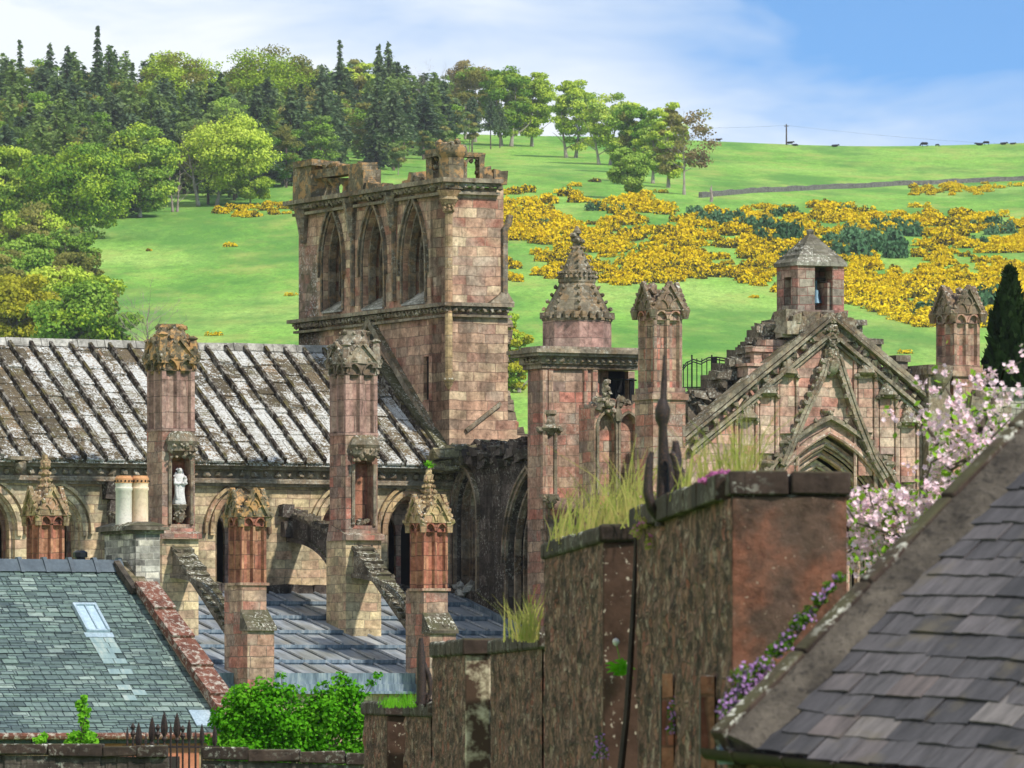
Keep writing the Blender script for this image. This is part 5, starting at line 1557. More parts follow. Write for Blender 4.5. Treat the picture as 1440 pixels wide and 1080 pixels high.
while n > .9:       # broken stubs of the pierced parapet between
    L = rnd.uniform(.3, .55)
    if rnd.random() < .75: mb.box(-.25, .2, n - L, n, zc - .1, zc + rnd.uniform(.1, .32), j=.06, taper=.04)
    n -= L
PM = stone('golden_lichened_parapet', ['#5e5240', '#7c6c50', '#6b5d48', '#8a785a'], .7, .35, stain=.45, lichen=.4, moss=.5, streak=.4, seed=22, orange=.6)
tw.part('parapet', mb, PM, tb); mb = MB()
# round corner turret
mb.ngon(.12, .12, [(.38, zc - .3), (.36, zz(250, 0, 0)), (.35, zz(222, 0, 0)), (.42, zz(216, 0, 0)), (.44, zz(210, 0, 0)), (.40, zz(203, 0, 0))], 10, jit=.03)
for i in range(26): mb.blob((.12 + rnd.uniform(-.35, .35), .12 + rnd.uniform(-.35, .35), zz(rnd.uniform(200, 208), 0, 0)), rnd.uniform(.06, .11), j=.45)
# traceried frame west of the turret and the one along the south flank
n0 = pe(609, 0, 0)[0]
mb.box(-.12, .12, n0 - .16, n0 + .14, zc - .1, zz(215, 0, n0), j=.03); mb.box(-.15, .15, .4, n0 + .2, zz(222, 0, 1), zz(211, 0, 1), j=.03)
for i in range(8): mb.blob((0, n0 - .2 + rnd.uniform(-.1, .1), zz(rnd.uniform(222, 262), 0, 1)), .09, j=.4)
e0, e1 = en_at(650, n=.1), en_at(678, n=.1)
mb.box(e0 - .2, e1 + .05, 0, .24, zz(220, 0, 0), zz(213, 0, 0), j=.02); mb.box(e1 - .14, e1 + .03, 0, .24, zc - .1, zz(219, 0, 0), j=.02)
for (px, y) in ((654, 226), (672, 228), (663, 224), (674, 238), (676, 236), (671, 240)):
    mb.blob((en_at(px, n=.1), .12, zz(y, 0, 0)), .08, j=.4)
arch_ring(mb, S_face(.06), arch_path(en_at(665, n=.1), .2, zz(262, 0, 0), zz(232, 0, 0), .2, 5, legs=True), .06, .06, -.02)
for i in range(7):
    e = en_at(682 + i * 4, n=.1); mb.box(e - .12, e + .1, 0, .25, zc - .1, zc + rnd.uniform(.05, .35), j=.06)
tw.part('parapet_turret', mb, PM, tb)
# ------------------------------------------------------------------ south transept
tp = Thing('transept', 'gabled south transept of pink carved sandstone with great arched window and small bell turret', 'church wing', (5, -8, -7))
# west wall, shade put into its dark stone, with two traceried openings
w1 = (pe(654, 0, 0)[0], .62, zz(832, 0, -.6), zz(722, 0, -.6), zz(668, 0, -.6) - zz(722, 0, -.6))
w2c = pe(741, 0, 0)[0]
w2 = (w2c, 1.25, zz(885, 0, -4), zz(780, 0, -4.5), zz(668, 0, -4.5) - zz(780, 0, -4.5))
mb = MB()
wall(mb, W_face(0.06), -5.9, -.01, -7, lambda n: zz(653, 0, 0) + .12 * math.sin(n * 2.2) - n * .02, [w2, w1], .9, step=.5)
dw = tp.part('west_wall', mb, M['dark'])
for i, (nc, w, zs, sp, h) in enumerate((w1, w2)):
    mb = MB()
    arch_ring(mb, W_face(.06), arch_path(nc, w + .02, zs, sp, h + .03, 9), .10, .12, -.07)
    arch_ring(mb, W_face(.06), arch_path(nc, w + .14, sp - .2, sp, h + .16, 9), .07, .06, -.12)
    arch_ring(mb, W_face(.06), arch_path(nc, w * .86, zs, sp, h * .9, 9), .08, .3, .12)
    arch_ring(mb, W_face(.06), arch_path(nc, w * .72, zs, sp, h * .8, 9), .08, .5, .3)
    # tracery: two lights, an eye, and a hanging cusp
    for s in (-.40, .40):
        arch_ring(mb, W_face(.06), arch_path(nc + s * w * .8, w * .30, zs, sp - .25, w * .55, 6), .055, .5, .36)
    mb.tube([(.06 + .42, nc, zs), (.06 + .42, nc, sp + .1)], .05, 6)
    pts = [(.48, nc + w * .28 * math.cos(a), sp + h * .46 + w * .30 * math.sin(a)) for a in np.linspace(0, 2 * math.pi, 13)]
    mb.tube(pts, .05, 5)
    wo = tp.part('window', mb, M['carved'], dw)
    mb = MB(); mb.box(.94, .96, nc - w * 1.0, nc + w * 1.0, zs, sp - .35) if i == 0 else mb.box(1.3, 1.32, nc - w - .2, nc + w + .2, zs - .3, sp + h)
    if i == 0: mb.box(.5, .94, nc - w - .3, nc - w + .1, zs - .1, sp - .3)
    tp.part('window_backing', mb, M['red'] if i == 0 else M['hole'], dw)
mb = MB()
for _ in range(230):
    n = rnd.uniform(-5.0, .1); e = rnd.uniform(0, 1.0); z = zz(653, 0, 0) + rnd.uniform(-.1, .35) * (1 - .15 * abs(n + 2)) + e * .35
    r = rnd.uniform(.10, .24); mb.box(e - r, e + r, n - r, n + r, z - r * .5, z + r * .4, j=r * .35)
tp.part('rubble_top', mb, M['dark'], dw)
mb = MB(); e, n = .25, -.62
for i in range(26): mb.blob((rnd.uniform(-.1, .5), -.6 + rnd.uniform(-.6, .6), zz(835, 0, -.6) + rnd.uniform(-.05, .28)), rnd.uniform(.1, .18), j=.35)
tp.part('broken_sill', mb, M['ridge'], dw)
# lead flashing sloping where the aisle roof meets this wall
mb = MB(); mb.beam([(.02, -.3, zz(842, 0, 0)), (.02, -8.3, zz(935, 0, -8.3))], (0, 0, 1), .16, .30); nave.part('valley_flashing', mb, M['lead_edge'], lroof)

# ---- stair turret
TS = -6.0
ET0 = en_at(765, n=TS); ET1 = en_at(838, n=TS)
ZT = zz(517, 0, TS)
mb = MB()
NW_ = pe(742, 0, ET0)[0]
mb.box(ET0, ET1, TS, NW_, -7, ZT)
mb.box(ET1, en_at(893, n=TS + .5), TS + .5, NW_ + .3, -7, zz(572, 0, TS))
mb.box(ET1 + .02, en_at(856, n=TS + .5), TS + .52, NW_, zz(572, 0, TS) - .02, ZT - .02); mb.box(en_at(884, n=TS + .5), en_at(893, n=TS + .5), TS + .52, NW_, zz(572, 0, TS) - .02, ZT - .02)
mb.box(ET1, en_at(893, n=TS + .5), NW_, NW_ + .3, -2, ZT - .01)
tt = tp.part('stair_turret', mb, M['pier'])
mb = MB()
def shaft(e, n, y0, y1, r, py_cap=None):
    mb.tube([(e, n, zz(y0, e, n)), (e, n, zz(y1, e, n))], r, 8)
shaft(ET0, TS, 800, 520, .10); shaft(ET0 + .16, TS - .03, 585, 520, .09); shaft(ET1 - .05, TS, 800, 520, .10); shaft(ET1 - .32, TS - .02, 800, 520, .07); shaft(ET1 + .15, TS + .3, 800, 520, .09)
tp.part('angle_shafts', mb, M['pier'], tt)
mb = MB()
ec_ = en_at(772, n=TS)
zq = zz(600, ET0, TS)
mb.ngon(ec_, TS, [(.10, zz(612, 0, TS)), (.2, zz(606, 0, TS)), (.28, zz(602, 0, TS)), (.17, zz(595, 0, TS)), (.14, zz(585, 0, TS)), (.2, zz(582, 0, TS)), (.2, zz(577, 0, TS))], 8)
for s in (-1, 1): mb.blob((ec_ + s * .3, TS - .04, zz(604, 0, TS)), .1, j=.3)
mb.tube([(ec_ - .18, TS - .02, zz(610, 0, TS)), (ec_ - .18, TS - .02, zz(695, 0, TS))], .05, 6); mb.tube([(ec_ + .18, TS - .02, zz(610, 0, TS)), (ec_ + .18, TS - .02, zz(695, 0, TS))], .05, 6)
mb.ngon(ec_, TS, [(.1, zz(714, 0, TS)), (.18, zz(705, 0, TS)), (.26, zz(698, 0, TS)), (.26, zz(695, 0, TS))], 8)
for i in range(12): mb.blob((ec_ + rnd.uniform(-.2, .2), TS - .15, zz(rnd.uniform(698, 708), 0, TS)), .05, j=.4)
tp.part('niche_canopy', mb, M['carved'], tt)
# turret cornice: big moulding
mb = MB()
E2 = en_at(895, n=TS)
def tband(z0, z1, pr, e1=E2, n1=None): mb.box(ET0 - pr, e1, TS - pr, (NW_ if n1 is None else n1) + pr, z0, z1)
tband(ZT - .02, ZT + .10, .10); tband(ZT + .10, ZT + .30, .17); tband(ZT + .30, ZT + .38, .34); tband(ZT + .38, ZT + .48, .42)
bosses(mb, S_face(TS), ET0, E2, ZT + .2, -.2, .2, .07); bosses(mb, W_face(ET0), TS, NW_, ZT + .2, -.2, .2, .07)
mb.box(ET0 - .2, E2, TS - .2, NW_, ZT + .48, ZT + .56)
# small slab roof over the doorway
for i in range(3):
    a = en_at(841 + i * 14, n=TS); mb.hexa([(a, TS - .1, ZT - .02), (a + .26, TS - .1, ZT - .02), (a + .26, TS + .5, ZT + .1), (a, TS + .5, ZT + .1), (a, TS - .1, ZT + .05), (a + .26, TS - .1, ZT + .05), (a + .26, TS + .5, ZT + .22), (a, TS + .5, ZT + .22)])
tp.part('turret_cornice', mb, M['carved'], tt)
mb = MB(); mb.box(en_at(855, n=TS + .7), en_at(886, n=TS + .7), TS + .72, TS + .76, zz(566, 0, TS), ZT - .02); mb.box(en_at(884, n=TS + .5), en_at(890, n=TS + .5), TS + .42, TS + .46, zz(566, 0, TS), zz(528, 0, TS))
for px in (852, 866, 878): mb.tube([(en_at(px, n=TS + .4), TS + .4, zz(562, 0, TS)), (en_at(px, n=TS + .4), TS + .4, zz(528, 0, TS))], .012, 4)
mb.tube([(en_at(848, n=TS + .4), TS + .4, zz(529, 0, TS)), (en_at(895, n=TS + .4), TS + .4, zz(531, 0, TS))], .02, 4)
tp.part('black_doorway', mb, M['blackpaint'], tt)
# octagonal drum and crocketed spire
cx = (en_at(811.5, n=TS + 1.0)); cy = TS + 1.0
Zs = lambda py: zz(py, cx, cy)
rr = 45.5 / F * (OY + cx * ST + cy * CT) / math.cos(math.pi / 8) * .985
mb = MB()
mb.ngon(cx, cy, [(rr, Zs(492)), (rr, Zs(450))], 8)
sp_ = tp.part('spire_drum', mb, M['pink'], tt)
mb = MB()
mb.ngon(cx, cy, [(rr * 1.03, Zs(452)), (rr * 1.03, Zs(449)), (rr * .98, Zs(447)), (rr * .98, Zs(441)), (rr * .52, Zs(399)), (rr * .55, Zs(397)), (rr * .55, Zs(394)), (rr * .54, Zs(382)), (rr * .42, Zs(380)), (rr * .11, Zs(345)), (.07, Zs(340))], 8, jit=.008)
for k in range(8):
    for q in range(3):      # battlement teeth of the lower band
        a0 = math.pi / 8 + k * math.pi / 4; a1 = a0 + math.pi / 4; t = (q + .5) / 3
        x = cx + rr * 1.03 * (math.cos(a0) * (1 - t) + math.cos(a1) * t); y = cy + rr * 1.03 * (math.sin(a0) * (1 - t) + math.sin(a1) * t)
        mb.box(x - .07, x + .07, y - .07, y + .07, Zs(449), Zs(440), j=.015)
        x = cx + rr * .58 * (math.cos(a0) * (1 - t) + math.cos(a1) * t); y = cy + rr * .58 * (math.sin(a0) * (1 - t) + math.sin(a1) * t)
        mb.blob((x, y, Zs(390)), .05, j=.35); mb.blob((x, y, Zs(384)), .045, j=.35)
    a = math.pi / 8 + k * math.pi / 4
    for i in range(4):
        t = (i + .5) / 4; r_ = rr * (.99 * (1 - t) + .53 * t) * 1.0 + .03
        mb.blob((cx + r_ * math.cos(a), cy + r_ * math.sin(a), Zs(440 - 41 * t)), .062, j=.3)
    for i in range(4):
        t = (i + .5) / 4; r_ = rr * (.46 * (1 - t) + .12 * t) + .03
        mb.blob((cx + r_ * math.cos(a), cy + r_ * math.sin(a), Zs(380 - 36 * t)), .05 * (1 - .3 * t), j=.35)
mb.ngon(cx, cy, [(.07, Zs(342)), (.16, Zs(340)), (.17, Zs(337)), (.07, Zs(335)), (.06, Zs(330)), (.13, Zs(328)), (.09, Zs(324)), (.03, Zs(318))], 8, jit=.08)
for i in range(10):
    a = i * 1.9; mb.blob((cx + .15 * math.cos(a), cy + .15 * math.sin(a), Zs(339 - (i % 3) * 4)), .06, j=.4)
tp.part('crocketed_spire', mb, stone('spire_stone', ['#665a48', '#7d6e56', '#8a7a62', '#5c5142'], .7, .4, stain=.45, lichen=.45, moss=.35, streak=.35, seed=23, orange=.25), sp_)

# ---- panelled wall between turret and corner buttress
GN = -12.3
PN_ = -9.3
ea, eb = en_at(836, n=PN_), en_at(985, n=PN_)
mb = MB()
wall(mb, S_face(PN_), ea, eb, -7, lambda u: zz(566, u, PN_) + .10 * math.sin(u * 7), [(ea + .35 + .62 * i, .22, zz(760, 0, PN_), zz(598, 0, PN_), .3) for i in range(5)], .16, step=.4, back=False)
mb.box(ea, eb, PN_ + .16, PN_ + .9, -7, zz(568, ea, PN_))
pwall = tp.part('panelled_wall', mb, M['pier'])
mb = MB()
for i in range(5):
    u = ea + .35 + .62 * i
    arch_ring(mb, S_face(PN_), arch_path(u, .24, zz(760, 0, PN_), zz(598, 0, PN_), .32, 6), .06, .04, -.06)
    a = u + .31
    mb.ngon(a, PN_ - .05, [(.08, zz(592, 0, PN_)), (.12, zz(585, 0, PN_)), (.06, zz(572, 0, PN_)), (.02, zz(560, 0, PN_))], 6)
for _ in range(60):
    u = rnd.uniform(ea, eb); mb.blob((u, PN_ + rnd.uniform(-.1, .5), zz(566, u, PN_) + rnd.uniform(-.1, .12)), rnd.uniform(.07, .14), j=.4)
# a lumpy crocketed pinnacle stump against the turret
u = en_at(850, n=PN_)
for i in range(50):
    t = rnd.random(); mb.blob((u + rnd.uniform(-.22, .22) * (1 - t), PN_ - .1 + rnd.uniform(-.1, .1), zz(578 - 42 * t, u, PN_)), rnd.uniform(.05, .09), j=.4)
tp.part('arcade_heads', mb, M['carved'], pwall)

# ---- pinnacles at the transept corners
def corner_pinnacle(pxc, n_face, hx, hy, y_tip, y_arch, y_base, y_low, seed, name):
    rnd.seed(seed)
    ec = en_at(pxc, n=n_face) + hx; nc = n_face + hy
    Z = lambda py: zz(py, ec, n_face)
    mb = MB()
    mb.box(ec - hx - .06, ec + hx + .06, nc - hy - .06, nc + hy + .06, -7, Z(y_base))
    mb.box(ec - hx - .12, ec + hx + .12, nc - hy - .12, nc + hy + .12, Z(y_low), Z(y_low) + .15)
    pr = tp.part(name, mb, M['pier'])
    mb = MB(); mb.prism(fluted(ec, nc, hx, hy, 2, .12, .07), Z(y_base), Z(y_arch) - .0)
    panel_heads(mb, ec, nc, hx, hy, Z(y_arch) - .05, .32)
    tp.part('panelled_shaft', mb, M['pier'], pr)
    mb = MB(); zt = Z(y_arch) + .2; gablet(mb, ec, nc, hx, hy, zt, Z(y_tip) - zt, crk=6, r=.06)
    mb.ngon(ec, nc, [(hx * .8, zt), (hx * .7, zt + .3), (hx * .35, zt + .55)], 8, jit=.1)
    for sx in (-1, 1):
        for sy in (-1, 1):
            mb.ngon(ec + sx * (hx + .06), nc + sy * (hy + .06), [(.07, zt - .22), (.11, zt - .06), (.13, zt), (.06, zt + .08)], 6)
    for _ in range(14): mb.blob((ec + rnd.uniform(-hx, hx), nc + rnd.uniform(-hy, hy), zt + rnd.uniform(.2, .6)), rnd.uniform(.07, .12), j=.4)
    tp.part('gabled_cap', mb, stone('gabled_cap_stone_%d' % seed, ['#6f5e4c', '#8a745c', '#7a5a48', '#94806a'], .7, .4, stain=.45, lichen=.35, moss=.3, streak=.35, seed=24 + seed, orange=.15), pr)
    return ec, nc, Z
corner_pinnacle(920, GN - .3, .40, .45, 402, 447, 545, 562, 1, 'corner_buttress')
ec, nc, Z = corner_pinnacle(1342, GN - .3, .38, .48, 407, 452, 513, 530, 2, 'corner_buttress')
mb = MB()
e0, e1 = en_at(1306, n=nc - .55), en_at(1336, n=nc - .55)
mb.box(e0, e1, nc - .55, nc + .6, -7, Z(514)); mb.box(e0 - .05, e1 + .05, nc - .62, nc + .6, Z(528), Z(515)); mb.ngon((e0 + e1) / 2 + .05, nc - .6, [(.05, Z(552)), (.10, Z(545)), (.22, Z(536)), (.27, Z(530)), (.27, Z(526))], 8)
for i in range(60): mb.box(*(lambda x, y, z, r: (x - r, x + r, y - r, y + r, z - r, z + r))(ec + rnd.uniform(-.3, 1.2), nc - .5 + rnd.uniform(-.2, .5), Z(rnd.uniform(555, 600)), rnd.uniform(.1, .2)), j=.06)
tp.part('side_block', mb, M['carved'])

# ---- the gable
g = lambda px, py: pn(px, py, GN)
apx, apz = g(1165, 452)
lx, lz = g(960, 622); rx, rz_ = g(1352, 610)
def gtop(u):
    return apz + (lz - apz) * (apx - u) / (apx - lx) if u < apx else apz + (rz_ - apz) * (u - apx) / (rx - apx)
wx, wz = g(1164, 601)
WW = 2.3; wh = 3.4; wsp = wz - wh
ops = [(wx, WW, wsp - 4, wsp, wh)]
for (px, py, r) in ((1131, 517, .14), (1190, 518, .13), (1101, 589, .12), (1240, 640, .12)):
    u, z = g(px, py); ops.append((u, r, z - r, z + r, 0))
u0, u1 = en_at(945, n=GN), en_at(1372, n=GN)
mb = MB(); wall(mb, S_face(GN), u0, u1, -7, lambda u: max(gtop(u), lz - 1.0), ops, .9, step=.35)
gf = tp.part('gable_wall', mb, M['gable'])
mb = MB()
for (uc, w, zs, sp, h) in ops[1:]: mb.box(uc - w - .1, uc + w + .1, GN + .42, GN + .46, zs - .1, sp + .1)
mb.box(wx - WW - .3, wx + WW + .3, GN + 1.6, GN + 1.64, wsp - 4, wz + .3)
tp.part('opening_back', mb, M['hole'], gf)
# great window: four receding orders
mb = MB()
Sg = S_face(GN)
for i in range(6):
    ins = .14 + .20 * i; W2 = WW - ins; d = -.10 + .24 * i
    pth = arch_path(wx, W2, wsp - 4, wsp, wh - ins * 1.35, 10)
    arch_ring(mb, Sg, pth, .15, d + .22, d)
    mb.tube([Sg(u, v, d + .02) for u, v in arch_path(wx, W2 + .03, wsp - 4, wsp, wh - ins * 1.35 + .04, 10)], .055, 6)
    if i % 2: mb.tube([Sg(u, v, d + .10) for u, v in arch_path(wx, W2 - .05, wsp - 4, wsp, wh - ins * 1.35 - .06, 10)], .04, 5)
# tracery inside
for s in (-.62, 0, .62): mb.tube([(wx + s, GN + 1.15, wsp - 4), (wx + s, GN + 1.15, wsp + .6)], .06, 6)
for s in (-.31, .31): arch_ring(mb, Sg, arch_path(wx + s, .30, wsp, wsp + .3, .5, 6), .06, 1.22, 1.1)
wn_ = tp.part('window', mb, M['gable'], gf)
mb = MB(); arch_ring(mb, Sg, arch_path(wx, WW + .14, wsp + .2, wsp, wh * (WW + .14) / WW, 10, legs=False), .10, .10, -.2)
pth = arch_path(wx, WW + .25, wsp, wsp, wh * (WW + .25) / WW, 10, legs=False)
for p in pth: mb.blob((p[0], GN - .16, p[1]), rnd.uniform(.06, .1), j=.35)
tp.part('window_hood', mb, M['carved'], wn_)
# raking coping: two mouldings with carved bosses between
mb = MB()
for s, (bx, bz) in ((-1, (lx, lz)), (1, (rx, rz_))):
    a = Vector((bx, GN, bz)); b = Vector((apx, GN, apz)); d = (b - a).normalized(); up = Vector((-d.z, 0, d.x)); up = up if up.z > 0 else -up
    def rake(off, y0, w, h): mb.beam([a + up * off + Vector((0, y0, 0)), b + up * off + Vector((0, y0, 0))], (0, -1, 0), h, w)
    mb.beam([a + up * .20 + Vector((0, -.02, 0)), b + up * .20 + Vector((0, -.02, 0))], up, .46, .12)
    mb.beam([a + up * .08 + Vector((0, -.12, 0)), b + up * .08 + Vector((0, -.12, 0))], up, .34, .07)
    mb.beam([a + up * -.24 + Vector((0, -.10, 0)), b + up * -.24 + Vector((0, -.10, 0))], up, .24, .09)
    mb.beam([a + up * -.36 + Vector((0, -.05, 0)), b + up * -.36 + Vector((0, -.05, 0))], up, .14, .06)
    L = (b - a).length; t = .3
    while t < L - .3:
        p = a + d * t - up * .08 + Vector((0, -.10, 0)); mb.blob(p, rnd.uniform(.085, .11), j=.35); t += .36
cp = tp.part('coping', mb, M['carved'], gf)
# central stacked canopy at the apex and the ogee hood ribs
mb = MB()
cx = apx + .03
Zg = lambda py: zz(py, apx, GN)
mb.ngon(cx, GN - .05, [(.05, Zg(530)), (.20, Zg(524)), (.27, Zg(516)), (.29, Zg(508)), (.2, Zg(506)), (.22, Zg(492)), (.15, Zg(490)), (.18, Zg(476)), (.13, Zg(474)), (.2, Zg(462)), (.2, Zg(458)), (.12, Zg(452)), (.16, Zg(445)), (.10, Zg(440))], 8, jit=.03)
for i in range(60): 
    y = rnd.uniform(445, 527); mb.blob((cx + rnd.uniform(-.24, .24) * (.6 + .4 * (y > 500)), GN - .22, Zg(y)), rnd.uniform(.035, .065), j=.4)
tp.part('niche_canopy', mb, M['carved'], gf)
mb = MB()
for pts in ([(1158, 505), (1151, 530), (1141, 552), (1130, 575), (1119, 600), (1107, 630), (1096, 655)], [(1173, 500), (1180, 525), (1189, 552), (1200, 585), (1212, 615), (1224, 645), (1240, 672)]):
    P3 = [Vector((g(x, y)[0], GN - .13, g(x, y)[1])) for x, y in pts]
    mb.beam(P3, (0, -1, 0), .19, .22); mb.beam([p + Vector((.05, -.10, .02)) for p in P3], (0, -1, 0), .07, .08)
    for a, b in zip(P3[:-1], P3[1:]):
        for q in (.25, .75): mb.blob(a.lerp(b, q) + Vector((-.12, -.08, .05)), rnd.uniform(.06, .09), j=.35)
tp.part('ogee_hood', mb, M['carved'], gf)
# canopied niches stepping down under the rakes, with their shafts
rnd.seed(77)
for (px, py) in ((1106, 528), (1078, 556), (1049, 590), (1216, 527), (1246, 558), (1276, 597)):
    mb = MB(); u, z = g(px, py)
    mb.ngon(u, GN - .02, [(.10, z - .05), (.24, z), (.30, z + .05), (.27, z + .12), (.2, z + .2), (.13, z + .4), (.05, z + .62)], 8, jit=.03)
    for i in range(22): 
        t = rnd.random(); mb.blob((u + rnd.uniform(-.25, .25) * (1 - .7 * t), GN - .2 + .12 * t, z + .55 * t), rnd.uniform(.03, .06), j=.4)
    for s in (-1, 1): mb.blob((u + s * .28, GN - .1, z - .02), .08, j=.35)
    o = tp.part('niche_canopy', mb, M['carved'], gf)
    mb = MB()
    for s in (-.30, .30): mb.tube([(u + s, GN - .03, z + .5 if abs(s) > 0 else z), (u + s, GN - .03, z - 3)], .05, 6)
    mb.box(u - .2, u + .2, GN - .035, GN + .002, z - 2.6, z - .02)
    sgn = 1 if px < 1165 else -1
    mb.beam([(u - sgn * .42, GN - .06, z + .20), (u + sgn * .05, GN - .06, z + .78)], (0, -1, 0), .07, .09); mb.beam([(u + sgn * .05, GN - .06, z + .78), (u + sgn * .34, GN - .06, z + .42)], (0, -1, 0), .07, .09)
    tp.part('niche_shafts', mb, M['gable'], o)
    mb = MB(); zc = z - 1.75
    mb.ngon(u, GN, [(.10, zc - .2), (.22, zc - .05), (.26, zc), (.26, zc + .06), (.15, zc + .1), (.17, zc + .22), (.22, zc + .26)], 8, jit=.03)
    tp.part('corbel', mb, M['carved'], o)
mb = MB(); u, z = g(1163, 578); mb.ngon(u, GN, [(.10, z - .12), (.2, z), (.2, z + .05)], 8); tp.part('corbel', mb, M['gable'], gf); mb = MB(); u, z = g(1196, 578); mb.ngon(u, GN - .03, [(.14, z - .1), (.16, z), (.1, z + .12)], 8, jit=.1)
tp.part('corbel', mb, M['gable'], gf)
# ragged crow-stepped core behind the rakes
mb = MB()
rnd.seed(78)
for i, (px0, px1, y) in enumerate([(960, 1012, 556), (985, 1035, 545), (1003, 1050, 528), (1020, 1062, 510), (1040, 1075, 492), (1057, 1092, 480), (1068, 1100, 462), (1090, 1150, 448)]):
    n = GN + 1.1; a, b = en_at(px0, n=n), en_at(px1, n=n); z = zz(y, a, n)
    mb.box(a, b + .6, n - .3, n + .7, z - 2.5, z, j=.04)
    for _ in range(9):
        r = rnd.uniform(.10, .22); mb.box(*(lambda x, yy: (x - r * 1.2, x + r * 1.2, yy - r, yy + r))(rnd.uniform(a, b), n - .3 + rnd.uniform(-.1, .4)), z - r * .6, z + r * .5, j=r * .3)
    for _ in range(8):
        r = rnd.uniform(.08, .2); mb.blob((rnd.uniform(a, b), n - .35, z - rnd.uniform(0, .6)), r, j=.35)
for (px0, px1, y) in [(1205, 1228, 478), (1250, 1266, 502), (1268, 1286, 520), (1288, 1312, 540), (1180, 1204, 452)]:
    n = GN + .9; a, b = en_at(px0, n=n), en_at(px1, n=n); z = zz(y, a, n)
    mb.box(a, b, n - .4, n + .3, z - 1.6, z, j=.03); mb.box(a - .06, b + .06, n - .46, n + .3, z - .12, z + .02, j=.02)
tp.part('stepped_core', mb, M['flyer'])
mb = MB()   # two moulded stumps on the western steps
for (px, y0, y1) in ((1086, 535, 478), (1069, 530, 488)):
    n = GN + .5; e = en_at(px, n=n); mb.box(e - .28, e + .28, n - .2, n + .3, zz(y0, e, n), zz(y1 + 8, e, n)); mb.box(e - .36, e + .36, n - .28, n + .3, zz(y1 + 8, e, n), zz(y1, e, n), j=.02); mb.ngon(e + .12, n - .2, [(.06, zz(y1 + 26, e, n)), (.15, zz(y1 + 18, e, n)), (.18, zz(y1 + 10, e, n))], 8)
n = GN + .2; e0, e1 = en_at(1047, n=n), en_at(1066, n=n); mb.box(e0, e1, n - .2, n + .4, zz(530, e0, n), zz(515, e0, n)); mb.box(e0 - .06, e1 + .06, n - .26, n + .4, zz(515, e0, n), zz(511, e0, n))
tp.part('moulded_stump', mb, M['gable'])

# ---- bell turret
BN = GN + .25
eb0, eb1 = en_at(1122, n=BN), en_at(1187, n=BN)
Zb = lambda py: zz(py, eb0, BN)
bd = 1.15
mb = MB()
zb0, zb1 = Zb(436), Zb(373)
es = [eb0, en_at(1146, n=BN), en_at(1171, n=BN), eb1]
mb.box(es[0], es[1], BN, BN + .38, zb0, zb1); mb.box(es[2], es[3], BN + .001, BN + .38, zb0, zb1)
mb.box(es[0], es[0] + .3, BN + bd - .38, BN + bd, zb0, zb1); mb.box(es[3] - .3, es[3], BN + bd - .38, BN + bd, zb0, zb1)
mb.box(es[0] + .001, es[3] - .001, BN + bd - .35, BN + bd - .02, Zb(392), zb1 - .002); mb.box(es[0] + .002, es[0] + .32, BN + .002, BN + bd - .01, Zb(388), zb1 - .001); mb.box(es[3] - .3, es[3] - .002, BN + .38, BN + bd - .01, Zb(385), zb1 - .001)
mb.box(es[0] + .003, es[0] + .3, BN + .38, BN + bd - .38, zb0, Zb(428)); mb.box(es[1], es[2], BN + .05, BN + .33, Zb(381), zb1 - .003) if False else None
mb.box(es[1], es[1] + .12, BN + bd - .36, BN + bd - .03, zb0, zb1 - .003); mb.box(es[2] - .10, es[2], BN + .1, BN + bd - .03, zb0, Zb(396))
mb.box(es[0] - .06, es[3] + .06, BN - .06, BN + bd + .06, zb0 - .45, zb0, j=.03)
bt = tp.part('bell_turret', mb, stone('bell_turret_stone', ['#7c6a5c', '#94705f', '#8a7a6c', '#a8584a', '#9a8a78', '#6f6458'], .42, .22, stain=.4, lichen=.35, moss=.25, streak=.3, seed=30))
mb = MB()
ex, ny = (es[0] + es[3]) / 2, BN + bd / 2
o_ = .06
mb.loft([[(es[0] - o_, BN - o_, zb1), (es[3] + o_, BN - o_, zb1), (es[3] + o_, BN + bd + o_, zb1), (es[0] - o_, BN + bd + o_, zb1)], [(es[0] - o_, BN - o_, zb1 + .10), (es[3] + o_, BN - o_, zb1 + .10), (es[3] + o_, BN + bd + o_, zb1 + .10), (es[0] - o_, BN + bd + o_, zb1 + .10)], [(ex - .05, ny - .05, Zb(326))] * 1 + [(ex + .05, ny - .05, Zb(326)), (ex + .05, ny + .05, Zb(326)), (ex - .05, ny + .05, Zb(326))]])
hts = 5
for i in range(1, hts):    # slab courses
    t = i / hts; hx_ = (es[3] - es[0]) / 2 + o_; hy_ = bd / 2 + o_; z = zb1 + .1 + (Zb(326) - zb1 - .1) * t; k = (1 - t) + .035
    mb.box(ex - hx_ * k - .01, ex + hx_ * k + .01, ny - hy_ * k - .01, ny + hy_ * k + .01, z - .02, z + .025, j=.012)
mb.blob((ex, ny, Zb(324)), .1, j=.3)
tp.part('turret_roof', mb, stone('lichened_cap_slabs', ['#7a7062', '#8f8678', '#6a6054', '#9c9484'], .5, .4, stain=.45, lichen=.9, moss=.3, streak=.3, seed=31), bt)
mb = MB()
for _ in range(70):
    r = rnd.uniform(.10, .22); e = rnd.uniform(es[0] - .5, es[3] + .1); mb.box(e - r, e + r, BN - .35 + rnd.uniform(-.1, .2), BN + .3, zb0 - .5 + rnd.uniform(-.15, .35) - r, zb0 - .35 + rnd.uniform(-.15, .3), j=.06)
tp.part('turret_footing', mb, M['carved'], bt)
be = en_at(1147.5, n=BN + .5)
bl = Thing('bell', 'small blue grey bell hanging inside the little stone turret on the gable', 'bell', (be, BN + .5, Zb(424)))
mb = MB(); zb = Zb(424); k = .16
